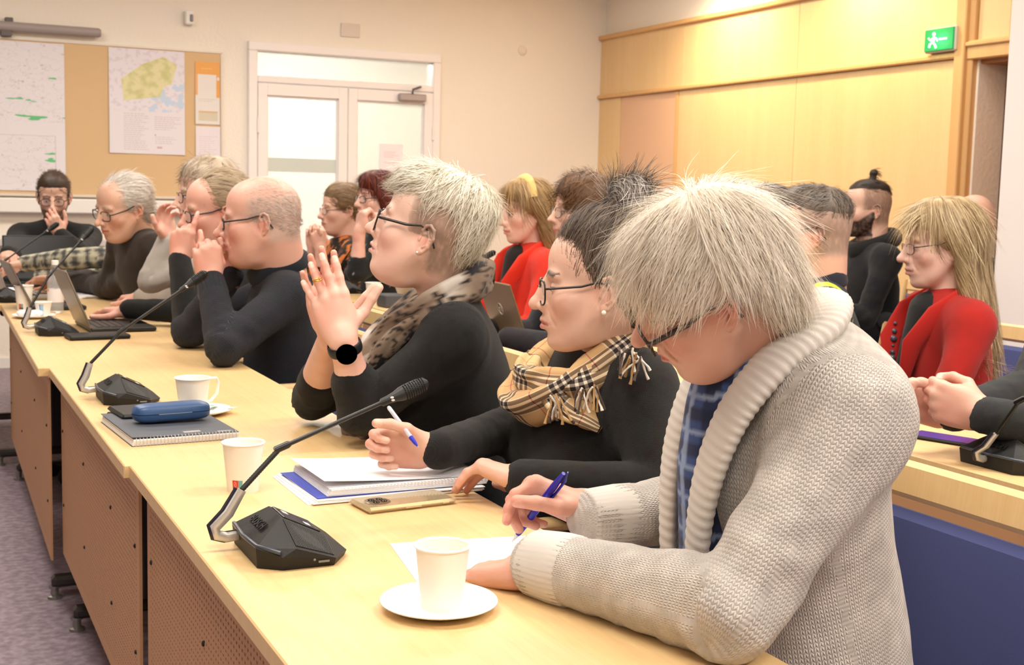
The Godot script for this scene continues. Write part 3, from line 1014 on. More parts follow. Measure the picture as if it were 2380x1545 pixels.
# ---------------------------------------------------------------- things on the desks
func mic_unit(label: String, stem: Array) -> Node3D:
	# origin: middle of the base on the desk; the speaker sits at +x, the logo faces -x
	var t := thing("conference_microphone", label, "microphone", Vector3.ZERO, 0.0, "desk microphones")
	var b := MB.new()
	var low := []
	var mid := []
	for p in [[-0.066, -0.072], [-0.034, -0.097], [0.044, -0.097], [0.074, -0.052], [0.074, 0.052], [0.044, 0.097], [-0.034, 0.097], [-0.066, 0.072]]:
		low.append(Vector3(p[0] * 0.96, 0.001, p[1] * 0.96))
	var hs := [0.030, 0.020, 0.012, 0.009, 0.009, 0.012, 0.020, 0.030]
	for i in 8:
		mid.append(Vector3(low[i].x / 0.96, hs[i], low[i].z / 0.96))
	for i in 8:
		var j := (i + 1) % 8
		b.quad(low[j], low[i], mid[i], mid[j])
	b.poly([low[0], low[1], low[2], low[3], low[4], low[5], low[6], low[7]])
	# ridge and slopes
	var ra := Vector3(-0.020, 0.062, -0.034)
	var rb := Vector3(-0.020, 0.062, 0.034)
	var wa := Vector3(-0.014, 0.031, -0.0965)
	var wb := Vector3(-0.014, 0.031, 0.0965)
	var fa := Vector3(0.046, 0.030, -0.036)
	var fb := Vector3(0.046, 0.030, 0.036)
	b.quad(mid[0], mid[7], rb, ra)
	_flip(b)
	b.tri(mid[7], wb, rb)
	b.tri(mid[0], ra, wa)
	b.tri(mid[7], mid[6], wb)
	b.tri(mid[0], wa, mid[1])
	b.tri(wb, mid[6], mid[5])
	b.tri(wa, mid[2], mid[1])
	b.quad(ra, rb, fb, fa)
	b.quad(rb, wb, mid[5], fb)
	b.quad(wa, ra, fa, mid[2])
	b.quad(fa, fb, mid[4], mid[3])
	b.tri(fb, mid[5], mid[4])
	b.tri(fa, mid[3], mid[2])
	part(t, "base", b, M.blackmatte)
	# bright lip below the logo plate
	b = MB.new()
	b.tube([Vector3(-0.064, 0.032, -0.068), Vector3(-0.0675, 0.031, 0.0), Vector3(-0.064, 0.032, 0.068), Vector3(-0.036, 0.026, 0.094)], [0.0032], 8)
	part(t, "lip", b, mat(Color(0.32, 0.34, 0.38), 0.3, 0.4))
	# button panel on the front slope, ribbed speaker grilles on both flanks
	var slope := Basis(Vector3(0, 0, 1), -atan2(0.032, 0.066))
	b = MB.new()
	b.box(Vector3(0.012, 0.0475, 0.0), Vector3(0.062, 0.003, 0.064), 0.001, slope)
	part(t, "button_panel", b, M.gloss)
	b = MB.new()
	b.box(Vector3(-0.002, 0.0558, -0.012), Vector3(0.009, 0.001, 0.016), 0.0, slope)
	b.box(Vector3(0.024, 0.0432, 0.016), Vector3(0.009, 0.001, 0.016), 0.0, slope)
	part(t, "button", b, mat(Color(0.88, 0.88, 0.86), 0.4))
	for sz: float in [-1.0, 1.0]:
		b = MB.new()
		var q0 := Vector3(rb.x, rb.y, rb.z * sz)
		var q1 := Vector3(wb.x, wb.y, wb.z * sz)
		var q2 := Vector3(0.044, 0.0125, 0.097 * sz)
		var q3 := Vector3(fb.x, fb.y, fb.z * sz)
		var nn := (q2 - q0).cross(q3 - q1).normalized() * 0.0008
		if nn.y < 0:
			nn = -nn
		for i in 24:
			var f := (i + 0.8) / 25.0
			b.tube([q0.lerp(q3, f).lerp(q1.lerp(q2, f), 0.06) + nn, q0.lerp(q3, f).lerp(q1.lerp(q2, f), 0.92) + nn], [0.0010], 5)
		part(t, "grille", b, mat(Color(0.17, 0.165, 0.165), 0.5))
	# embossed logo on the plate that faces away from the speaker
	b = MB.new()
	var back := Basis(Vector3(0, 0, 1), Vector3(0.046, 0.032, 0).normalized(), Vector3(-0.032, 0.046, 0).normalized())
	b.add_text("BOSCH", 0.020, 0.0016, Transform3D(back, Vector3(-0.044, 0.0475, 0.0) + back.z * 0.001))
	part(t, "logo", b, mat(Color(0.015, 0.015, 0.017), 0.6))
	b = MB.new()
	b.ball(Vector3(0.012, 0.0125, 0.0975), Vector3(0.002, 0.002, 0.001), 8, 4)
	b.box(Vector3(0.026, 0.009, 0.096), Vector3(0.016, 0.003, 0.003))
	part(t, "socket", b, mat(Color(0.5, 0.5, 0.48), 0.5))
	# silver bracket behind, then gooseneck, rod and head; stem gives points relative to the base
	var s0: Vector3 = stem[0]
	var br := [Vector3(-0.060, 0.022, s0.z), Vector3(s0.x + 0.018, 0.020, s0.z), Vector3(s0.x + 0.004, 0.024, s0.z), s0 + Vector3(0, 0.036 - s0.y, 0), s0.lerp(stem[1], 0.5), stem[1]]
	b = MB.new()
	b.tube(br, [0.0075, 0.008, 0.008, 0.0085, 0.0085, 0.0072], 10, true, 0.55, Vector3(0, 0, 1))
	part(t, "bracket", b, M.silver)
	b = MB.new()
	var br2 := []
	for p: Vector3 in br:
		br2.append(p + Vector3(-0.0035, 0.0, -0.003))
	b.tube(br2, [0.0082, 0.009, 0.009, 0.0095, 0.0095, 0.008], 10, true, 0.5, Vector3(0, 0, 1))
	part(t, "bracket_back", b, M.navyedge)
	b = MB.new()
	var cv := Curve3D.new()
	cv.add_point(stem[1], Vector3.ZERO, (stem[1] - stem[0]).normalized() * stem[1].distance_to(stem[2]) * 0.45)
	cv.add_point(stem[2], (stem[2] - stem[3]).normalized() * stem[1].distance_to(stem[2]) * 0.4, Vector3.ZERO)
	var goose := []
	var rr := []
	for i in 41:
		goose.append(cv.sample_baked(cv.get_baked_length() * i / 40.0))
		rr.append(0.0044 if i % 2 == 0 else 0.0039)
	b.tube(goose, rr, 9)
	part(t, "gooseneck", b, M.black)
	var d: Vector3 = (stem[3] - stem[2]).normalized()
	b = MB.new()
	b.tube([stem[2] - d * 0.010, stem[2] - d * 0.008, stem[2] + d * 0.012, stem[2] + d * 0.016], [0.0045, 0.006, 0.006, 0.0042], 10)
	b.tube([stem[2], stem[3]], [0.0036], 9)
	part(t, "rod", b, mat(Color(0.07, 0.065, 0.065), 0.32))
	b = MB.new()
	var h := []
	for k: float in [0.0, 0.003, 0.014, 0.026, 0.036, 0.046, 0.066, 0.078, 0.084]:
		h.append(stem[3] + d * k)
	b.tube(h, [0.004, 0.0065, 0.0068, 0.0085, 0.0115, 0.0125, 0.0125, 0.0105, 0.004], 14)
	part(t, "microphone_head", b, mat(Color(0.06, 0.058, 0.06), 0.5))
	b = MB.new()
	var up := d.cross(Vector3(0, 0, 1)).normalized()
	for row in 9:
		for k in 11:
			var ang := deg_to_rad(-70.0 + 14.0 * k + (7.0 if row % 2 else 0.0))
			var pp: Vector3 = stem[3] + d * (0.042 + row * 0.004) + (Vector3(0, 0, 1) * cos(ang) - up * sin(ang)) * 0.0126
			b.ball(pp, Vector3.ONE * 0.0012, 6, 3)
	part(t, "grille_hole", b, mat(Color(0.008, 0.008, 0.008), 0.9)).set_meta("kind", "stuff")
	b = MB.new()
	for ang: float in [0.35, -0.25]:
		var q: Vector3 = stem[3] + d * 0.019 + (Vector3(0, 0, 1) * cos(ang) - up * sin(ang)) * 0.0072
		b.ball(q, Vector3(0.0035, 0.0020, 0.0016), 8, 4)
	part(t, "indicator", b, mat(Color(0.85, 0.84, 0.84), 0.35))
	return t

func _flip(b: MB) -> void:
	b._flip_last()

func paper_cup(label: String, at: Vector3, r0: float, r1: float, h: float, handle := false, mark := "", turn := 0.0) -> Node3D:
	var t := thing("paper_cup", label, "cup", at, turn, "white cups on the desks")
	var b := MB.new()
	b.lathe([[0.0, 0.004], [r0 * 0.94, 0.004], [r0 * 0.95, 0.0], [r0, 0.0], [lerpf(r0, r1, 0.95), h * 0.96], [r1 + 0.0015, h * 0.965], [r1 + 0.0028, h * 0.98], [r1 + 0.0018, h], [r1 - 0.001, h], [r1 - 0.0022, h * 0.975], [r0 - 0.0015, 0.008], [0.0, 0.008]], 40, false)
	part(t, "cup_wall", b, M.cup)
	if handle:
		b = MB.new()
		b.tube([Vector3(r1 - 0.002, h * 0.93, 0), Vector3(r1 + 0.020, h * 0.93, 0), Vector3(r1 + 0.026, h * 0.80, 0), Vector3(r1 + 0.022, h * 0.48, 0), Vector3(r1 + 0.006, h * 0.28, 0), Vector3(lerpf(r0, r1, 0.25), h * 0.26, 0)], [0.006], 10, true, 0.5, Vector3.UP)
		part(t, "handle", b, M.cup)
	if mark != "":
		var im := Image.create(96, 48, false, Image.FORMAT_RGB8)
		if mark == "red":
			im.fill(Color(0.80, 0.25, 0.17))
			im.fill_rect(Rect2i(56, 0, 40, 34), Color(0.45, 0.66, 0.66))
			im.fill_rect(Rect2i(0, 34, 96, 14), Color(0.20, 0.10, 0.09))
			for y in 34:
				for x in 56:
					var rr := Vector2(x - 26, y - 17).length()
					if (rr > 10.0 and rr < 13.0) or (absf((x - 26) + (y - 17)) < 2.5 and rr < 10.0):
						im.set_pixel(x, y, Color(0.93, 0.66, 0.60))
			text_rows(im, Rect2i(4, 38, 88, 8), 6, Color(0.7, 0.6, 0.58), 3)
		elif mark == "blue":
			im.fill(Color(0.62, 0.76, 0.86))
			im.fill_rect(Rect2i(0, 0, 20, 48), Color(0.25, 0.42, 0.56))
		b = MB.new()
		var y0 := h * 0.06 if mark == "red" else h * 0.05
		var y1 := h * 0.27 if mark == "red" else h * 0.86
		var span := 0.62 if mark == "red" else 0.5
		for i in 8:
			var a0 := -span / 2 + span * i / 8.0
			var a1 := -span / 2 + span * (i + 1) / 8.0
			var q := func(a: float, y: float) -> Vector3:
				var r := lerpf(r0, r1, y / h) + 0.0006
				return Vector3(cos(a) * r, y, sin(a) * r)
			b.quad(q.call(a1, y0), q.call(a0, y0), q.call(a0, y1), q.call(a1, y1), Vector2(1.0 - (i + 1) / 8.0, 1), Vector2(1.0 - i / 8.0, 1), Vector2(1.0 - i / 8.0, 0), Vector2(1.0 - (i + 1) / 8.0, 0))
			b._flip_last()
		part(t, "printed_mark", b, printed(im))
	return t

func paper_plate(label: String, at: Vector3, r: float) -> void:
	var b := MB.new()
	b.lathe([[0.0, 0.001], [r * 0.62, 0.001], [r * 0.72, 0.004], [r * 0.97, 0.011], [r, 0.0125], [r * 0.985, 0.014], [r * 0.72, 0.007], [r * 0.62, 0.0035], [0.0, 0.0035]], 56, false)
	single("saucer_plate", label, "saucer", b, M.plate, at, 0.0, "white saucers")

func sheet(b: MB, o: Vector3, w: float, d: float, turn: float, th: float, curl := 0.0) -> void:
	var nx := 10
	var bs := Basis(Vector3.UP, turn)
	for side in 2:
		for i in nx:
			var f0 := float(i) / nx
			var f1 := float(i + 1) / nx
			var hgt := func(f: float) -> float: return th * side + curl * pow(1.0 - f, 2.0)
			b.quad(o + bs * Vector3(lerpf(-w / 2, w / 2, f0), hgt.call(f0), d / 2), o + bs * Vector3(lerpf(-w / 2, w / 2, f1), hgt.call(f1), d / 2), o + bs * Vector3(lerpf(-w / 2, w / 2, f1), hgt.call(f1), -d / 2), o + bs * Vector3(lerpf(-w / 2, w / 2, f0), hgt.call(f0), -d / 2), Vector2(f0, 1), Vector2(f1, 1), Vector2(f1, 0), Vector2(f0, 0))
			if side == 1:
				for sz: float in [-1.0, 1.0]:
					b.quad(o + bs * Vector3(lerpf(-w / 2, w / 2, f0), hgt.call(f0) - th, sz * d / 2), o + bs * Vector3(lerpf(-w / 2, w / 2, f1), hgt.call(f1) - th, sz * d / 2), o + bs * Vector3(lerpf(-w / 2, w / 2, f1), hgt.call(f1), sz * d / 2), o + bs * Vector3(lerpf(-w / 2, w / 2, f0), hgt.call(f0), sz * d / 2), Vector2(0.02, 0.02), Vector2(0.02, 0.02), Vector2(0.02, 0.02), Vector2(0.02, 0.02))
	for sx: float in [-1.0, 1.0]:
		var hh := curl if sx < 0 else 0.0
		b.quad(o + bs * Vector3(sx * w / 2, hh, d / 2), o + bs * Vector3(sx * w / 2, hh, -d / 2), o + bs * Vector3(sx * w / 2, hh + th, -d / 2), o + bs * Vector3(sx * w / 2, hh + th, d / 2), Vector2(0.02, 0.02), Vector2(0.02, 0.02), Vector2(0.02, 0.02), Vector2(0.02, 0.02))

func written_image(s: int, rows: int) -> Image:
	var im := Image.create(256, 192, false, Image.FORMAT_RGB8)
	im.fill(Color(0.95, 0.95, 0.965))
	text_rows(im, Rect2i(30, 22, 180, rows * 9), 9, Color(0.86, 0.86, 0.90), s)
	return im

func laptop(label: String, at: Vector3, turn: float, w: float, d: float, open_deg: float, lid: Material, deck: Material, emblem := false) -> Node3D:
	# the user sits at +x: hinge at -d/2, screen leaning back to -x
	var t := thing("laptop", label, "laptop", at, turn, "open laptops")
	var b := MB.new()
	b.box(Vector3(0, 0.010, 0), Vector3(d, 0.016, w), 0.004)
	part(t, "laptop_base", b, deck)
	b = MB.new()
	for r in 5:
		for k in 12:
			b.box(Vector3(-d * 0.34 + r * d * 0.105, 0.0188, -w * 0.42 + (k + 0.5) * w * 0.84 / 12.0), Vector3(d * 0.085, 0.002, w * 0.84 / 12.0 - 0.003), 0.0005)
	part(t, "keyboard", b, M.black).set_meta("kind", "stuff")
	b = MB.new()
	b.box(Vector3(d * 0.34, 0.0185, 0), Vector3(d * 0.24, 0.001, w * 0.3))
	part(t, "touchpad", b, M.gloss)
	var s := Node3D.new()
	s.name = "lid"
	t.add_child(s)
	s.position = Vector3(-d / 2 + 0.004, 0.016, 0)
	s.rotation.z = deg_to_rad(open_deg - 90.0)
	b = MB.new()
	b.box(Vector3(-0.004, d * 0.49, 0), Vector3(0.007, d * 0.96, w), 0.003)
	part(s, "lid_shell", b, lid)
	b = MB.new()
	b.box(Vector3(0.0003, d * 0.5, 0), Vector3(0.0016, d * 0.88, w * 0.95), 0.0004)
	part(s, "screen", b, mat(Color(0.03, 0.03, 0.035), 0.2))
	if emblem:
		b = MB.new()
		var ring := []
		for k in 25:
			ring.append(Vector3(-0.0079, d * 0.5 + sin(TAU * k / 24) * 0.022, cos(TAU * k / 24) * 0.022))
		b.tube(ring, [0.0016], 6, false)
		b.add_text("DELL", 0.016, 0.0008, Transform3D(Basis(Vector3(0, 0, 1), Vector3(0, 1, 0), Vector3(-1, 0, 0)), Vector3(-0.0078, d * 0.5, 0)))
		part(s, "emblem", b, mat(Color(0.83, 0.80, 0.74), 0.25, 0.6))
	return t

func props() -> void:
	var y := TABLE_Y
	# microphones: stem = [elbow, bracket top, gooseneck end, head start], relative to the base
	var near := Vector3(0.500, y, -1.795)
	var m := mic_unit("black desk microphone on a long stem on the nearest desk", [Vector3(-0.100, 0.022, -0.035), Vector3(-0.060, 0.090, -0.035), Vector3(0.002, 0.146, -0.05), Vector3(0.160, 0.206, -0.05)])
	m.position = near
	m = mic_unit("black desk microphone on the second desk near the handled cup", [Vector3(-0.100, 0.022, -0.05), Vector3(-0.078, 0.088, -0.05), Vector3(-0.002, 0.165, -0.06), Vector3(0.145, 0.266, -0.06)])
	m.position = Vector3(0.488, y, -3.24)
	m = mic_unit("black desk microphone in front of the grey open laptop", [Vector3(-0.100, 0.022, -0.05), Vector3(-0.080, 0.090, -0.05), Vector3(-0.01, 0.20, -0.10), Vector3(0.100, 0.315, -0.16)])
	m.position = Vector3(0.475, y, -4.75)
	m = mic_unit("black desk microphone farthest down the row at the left edge", [Vector3(-0.100, 0.022, -0.05), Vector3(-0.080, 0.090, -0.05), Vector3(-0.01, 0.18, -0.1), Vector3(0.16, 0.30, -0.15)])
	m.position = Vector3(0.42, y, -6.10)
	m = mic_unit("black desk microphone at the right edge beside the clasped hands", [Vector3(-0.090, 0.022, 0.0), Vector3(-0.072, 0.078, 0.03), Vector3(-0.06, 0.150, 0.07), Vector3(-0.04, 0.23, 0.20)])
	m.position = Vector3(2.045, y, -1.88)
	m = mic_unit("black desk microphone before the woman in the red jacket", [Vector3(-0.100, 0.022, -0.03), Vector3(-0.070, 0.090, -0.03), Vector3(0.0, 0.19, 0.0), Vector3(0.10, 0.255, 0.06)])
	m.position = Vector3(2.03, y, -4.85)
	m = mic_unit("black desk microphone before the orange patterned blouse", [Vector3(-0.100, 0.022, -0.03), Vector3(-0.070, 0.090, -0.03), Vector3(-0.02, 0.18, 0.0), Vector3(0.02, 0.29, 0.10)])
	m.position = Vector3(2.09, y, -6.35)
	# nearest desk
	paper_plate("white saucer under the plain cup on the nearest desk", Vector3(0.609, y, -1.47), 0.0765)
	paper_cup("plain white paper cup standing on the nearest saucer", Vector3(0.612, y + 0.0032, -1.468), 0.0265, 0.0350, 0.083)
	paper_cup("white paper cup with a small red mark near the notepads", Vector3(0.530, y, -2.195), 0.0275, 0.0362, 0.088, false, "red", -2.15)
	notepads()
	phone()
	var b := MB.new()
	sheet(b, Vector3.ZERO, 0.297, 0.205, 0.0, 0.0006)
	single("paper_sheet", "white sheet of paper under the writing man's hand", "paper", b, printed(written_image(22, 3)), Vector3(0.785, y + 0.0002, -1.655), deg_to_rad(-9))
	pens()
	# second desk
	paper_plate("white saucer with spoon under the handled cup", Vector3(0.612, y, -2.985), 0.079)
	paper_cup("white paper cup with a folded handle on the second desk", Vector3(0.603, y + 0.0034, -2.995), 0.030, 0.0405, 0.083, true, "", 0.25)
	b = MB.new()
	b.tube([Vector3(-0.05, 0, 0), Vector3(0.02, 0.001, 0), Vector3(0.035, 0.0015, 0), Vector3(0.05, 0.001, 0)], [0.003, 0.003, 0.010, 0.002], 8, true, 0.2, Vector3.UP)
	single("spoon", "small plastic spoon on the saucer of the handled cup", "spoon", b, mat(Color(0.85, 0.85, 0.85), 0.3), Vector3(0.655, y + 0.014, -2.945), 0.4)
	b = MB.new()
	b.box(Vector3.ZERO, Vector3(0.03, 0.002, 0.022), 0.0008)
	single("sugar_sachet", "paper sachet with a green print beside the handled cup", "sachet", b, printed(sachet_image()), Vector3(0.652, y + 0.0125, -3.015), 0.5)
	notebook_and_case()
	# third desk
	laptop("grey laptop open under the black-sleeved hand on the third desk", Vector3(0.70, y, -4.90), deg_to_rad(3), 0.335, 0.232, 112.0, mat(Color(0.52, 0.48, 0.44), 0.35, 0.3), mat(Color(0.10, 0.10, 0.10), 0.4))
	b = MB.new()
	b.box(Vector3(0, 0.0085, 0), Vector3(0.205, 0.016, 0.11), 0.005)
	var pk := single("battery_pack", "flat black box lying before the grey laptop", "box", b, mat(Color(0.05, 0.048, 0.05), 0.5), Vector3(0.593, y, -4.575), 0.10)
	pk.set_meta("label", "flat black box lying before the grey laptop")
	paper_plate("white saucer with napkin beside the water bottle", Vector3(0.452, y, -5.33), 0.082)
	paper_cup("small white cup with a blue stripe on the far saucer", Vector3(0.487, y + 0.0034, -5.33), 0.022, 0.033, 0.060, false, "blue", -1.9)
	paper_cup("white paper cup with red mark beside the water bottle", Vector3(0.442, y, -5.66), 0.0275, 0.037, 0.105, false, "red", -2.1)
	b = MB.new()
	for k in 3:
		b.ball(Vector3(-0.02 + 0.022 * k, 0.010, 0.012 * (k % 2)), Vector3(0.03, 0.014, 0.022), 9, 6)
	single("paper_napkin", "crumpled white napkin on the far saucer", "napkin", b, M.paper, Vector3(0.432, y + 0.011, -5.30))
	bottle()
	laptop("silver laptop lid standing left of the brown-jacketed man", Vector3(0.50, y, -6.28), deg_to_rad(8), 0.30, 0.215, 108.0, mat(Color(0.72, 0.68, 0.64), 0.3, 0.5), mat(Color(0.6, 0.58, 0.55), 0.4, 0.4))
	laptop("grey laptop lid between the silver laptop and the water bottle", Vector3(0.57, y, -5.76), deg_to_rad(4), 0.30, 0.215, 116.0, mat(Color(0.50, 0.46, 0.43), 0.35, 0.4), mat(Color(0.12, 0.12, 0.12), 0.4))
	laptop("black laptop standing in front of the bearded man", Vector3(0.63, y, -6.98), deg_to_rad(-92), 0.36, 0.25, 100.0, mat(Color(0.035, 0.033, 0.035), 0.5), mat(Color(0.05, 0.05, 0.05), 0.5))
	b = MB.new()
	for k in 3:
		sheet(b, Vector3(0.004 * k, 0.0045 * k, 0.003 * k), 0.215, 0.29, 0.05 * k, 0.004)
	single("paper_pad", "white pad of papers on the far desk before the brown jacket", "paper", b, M.paper, Vector3(0.80, y, -6.33), 0.2)
	b = MB.new()
	sheet(b, Vector3.ZERO, 0.21, 0.297, 0.0, 0.003)
	single("paper_sheet", "white sheet at the left edge of the far desk", "paper", b, M.paper, Vector3(0.46, y, -6.75), 0.1)
	# second row
	laptop("grey laptop with a round emblem seen from behind, by the red jacket", Vector3(2.09, y, -4.13), deg_to_rad(-4), 0.335, 0.225, 110.0, mat(Color(0.62, 0.54, 0.42), 0.32, 0.55), mat(Color(0.35, 0.33, 0.30), 0.4), true)
	laptop("pale laptop lid beside the chin of the short-haired blonde woman", Vector3(2.28, y, -5.66), deg_to_rad(-4), 0.33, 0.225, 112.0, mat(Color(0.70, 0.64, 0.54), 0.35, 0.4), mat(Color(0.35, 0.33, 0.30), 0.4))
	b = MB.new()
	b.box(Vector3(0, 0.012, 0), Vector3(0.04, 0.024, 0.11), 0.004)
	single("blue_box", "small blue box with white lettering behind the emblem laptop", "box", b, mat(Color(0.13, 0.14, 0.55), 0.4), Vector3(1.955, y, -4.06))
	paper_cup("white paper cup between praying hands and the pale laptop", Vector3(2.02, y, -5.77), 0.027, 0.036, 0.095)
	paper_plate("white saucer propped behind the pale laptop", Vector3(2.16, y, -5.93), 0.07)
	b = MB.new()
	b.box(Vector3(0, 0.03, 0), Vector3(0.10, 0.06, 0.12), 0.006)
	single("grey_box", "grey box on the second row desk under the pale laptop", "box", b, mat(Color(0.27, 0.28, 0.30), 0.6), Vector3(2.02, y, -5.52))
	b = MB.new()
	for k in 4:
		sheet(b, Vector3(0, 0.006 * k, 0), 0.21, 0.29, 0.04 * k, 0.0055)
	single("paper_pad", "stack of papers left of the emblem laptop", "paper", b, M.paper, Vector3(2.07, y, -4.62), -0.1)
	b = MB.new()
	b.box(Vector3(0, 0.0045, 0), Vector3(0.075, 0.008, 0.15), 0.003)
	var ph := thing("phone", "phone with a lit blue screen before the clasped hands", "phone", Vector3(2.12, y, -2.14), 0.35)
	part(ph, "phone_body", b, M.black)
	b = MB.new()
	b.box(Vector3(0, 0.0088, 0), Vector3(0.070, 0.0008, 0.144))
	part(ph, "screen", b, mat(Color(0.22, 0.27, 0.62), 0.12))

func sachet_image() -> Image:
	var im := Image.create(32, 24, false, Image.FORMAT_RGB8)
	im.fill(Color(0.92, 0.93, 0.91))
	im.fill_rect(Rect2i(6, 6, 16, 5), Color(0.25, 0.55, 0.42))
	im.fill_rect(Rect2i(12, 13, 14, 5), Color(0.25, 0.55, 0.42))
	return im

func bottle() -> void:
	var t := thing("water_bottle", "clear plastic water bottle with a white label on the third desk", "bottle", Vector3(0.553, TABLE_Y, -5.52))
	var gl := mat(Color(0.93, 0.95, 0.95, 0.22), 0.05)
	gl.transparency = BaseMaterial3D.TRANSPARENCY_ALPHA
	var b := MB.new()
	b.lathe([[0.0, 0.0], [0.028, 0.0], [0.032, 0.006], [0.031, 0.03], [0.032, 0.05], [0.0315, 0.09], [0.032, 0.13], [0.028, 0.152], [0.015, 0.182], [0.0125, 0.188], [0.0125, 0.2]], 28, false)
	part(t, "bottle_wall", b, gl)
	b = MB.new()
	b.lathe([[0.0, 0.198], [0.0145, 0.198], [0.0145, 0.215], [0.013, 0.217], [0.0, 0.217]], 20)
	part(t, "cap", b, M.white)
	b = MB.new()
	b.lathe([[0.0324, 0.045], [0.0324, 0.10]], 28)
	var im := Image.create(256, 64, false, Image.FORMAT_RGB8)
	im.fill(Color(0.90, 0.88, 0.88))
	for k in 3:
		im.fill_rect(Rect2i(20 + k * 84, 6, 16, 18), Color(0.84, 0.45, 0.42))
		text_rows(im, Rect2i(10 + k * 84, 34, 50, 14), 14, Color(0.62, 0.58, 0.58), 8)
	part(t, "bottle_label", b, printed(im))

func notepads() -> void:
	var y := TABLE_Y
	var t := thing("folder", "white folder with a blue sheet lowest under the notepad", "folder", Vector3(0.772, y, -2.165))
	var b := MB.new()
	for k in 4:
		sheet(b, Vector3(-0.004 + 0.003 * k, 0.0022 * k, 0.004 * (k % 2)), 0.325 - 0.004 * k, 0.232, 0.015 * (k % 3), 0.0016)
	part(t, "sheets", b, M.paper)
	b = MB.new()
	sheet(b, Vector3(0.004, 0.0092, 0.0), 0.312, 0.214, 0.03, 0.0008)
	part(t, "blue_sheet", b, mat(Color(0.24, 0.30, 0.68), 0.6))
	t = thing("notepad", "open spiral notepad with curled page under the woman's pen", "notepad", Vector3(0.792, y + 0.0105, -2.165), 0.0)
	b = MB.new()
	for k in 6:
		sheet(b, Vector3(0.0008 * k, 0.0021 * k, 0.0006 * k), 0.300, 0.215, 0.004 * k, 0.0015)
	part(t, "pages", b, M.paper)
	b = MB.new()
	sheet(b, Vector3(-0.006, 0.0132, -0.004), 0.296, 0.200, 0.015, 0.0005, 0.012)
	part(t, "top_page", b, printed(written_image(9, 8)))
	b = MB.new()
	for k in 46:
		var x := -0.145 + k * 0.0065
		b.box(Vector3(x, 0.0135, 0.108), Vector3(0.0034, 0.0012, 0.006), 0.0)
		b.box(Vector3(x + 0.0015, 0.0095, 0.1095), Vector3(0.0022, 0.006, 0.0012), 0.0)
	part(t, "torn_perforation", b, M.paper).set_meta("kind", "stuff")

func phone() -> void:
	var t := thing("phone", "gold phone in a clear case lying face down on the nearest desk", "phone", Vector3(0.760, TABLE_Y, -2.003), deg_to_rad(6))
	var b := MB.new()
	b.box(Vector3(0, 0.0058, 0), Vector3(0.166, 0.0095, 0.080), 0.004)
	part(t, "phone_body", b, mat(Color(0.70, 0.60, 0.40), 0.22, 0.45))
	b = MB.new()
	b.xf = Transform3D(Basis.IDENTITY, Vector3(-0.050, 0.0104, 0.003))
	b.lathe([[0.0, 0.0022], [0.021, 0.0022], [0.0225, 0.0014], [0.0225, 0.0]], 28)
	part(t, "camera_ring", b, mat(Color(0.48, 0.40, 0.29), 0.25, 0.5))
	for a: float in [0.6, 2.2, 3.8, 5.4]:
		b = MB.new()
		b.xf = Transform3D(Basis.IDENTITY, Vector3(-0.050 + cos(a) * 0.011, 0.0126, 0.003 + sin(a) * 0.011))
		b.lathe([[0.0, 0.0014], [0.0052, 0.0014], [0.0058, 0.0008], [0.0058, 0.0]], 16)
		part(t, "lens", b, M.gloss)
	b = MB.new()
	b.box(Vector3(0.0, 0.0055, 0.0408), Vector3(0.030, 0.004, 0.0012), 0.0004)
	b.box(Vector3(0.062, 0.0055, 0.0408), Vector3(0.012, 0.003, 0.0012), 0.0004)
	part(t, "button", b, mat(Color(0.80, 0.72, 0.54), 0.3, 0.4))
	var cl := mat(Color(0.95, 0.90, 0.78, 0.18), 0.08)
	cl.transparency = BaseMaterial3D.TRANSPARENCY_ALPHA
	b = MB.new()
	b.box(Vector3(0, 0.0060, 0), Vector3(0.170, 0.0110, 0.084), 0.0045)
	part(t, "clear_case", b, cl)

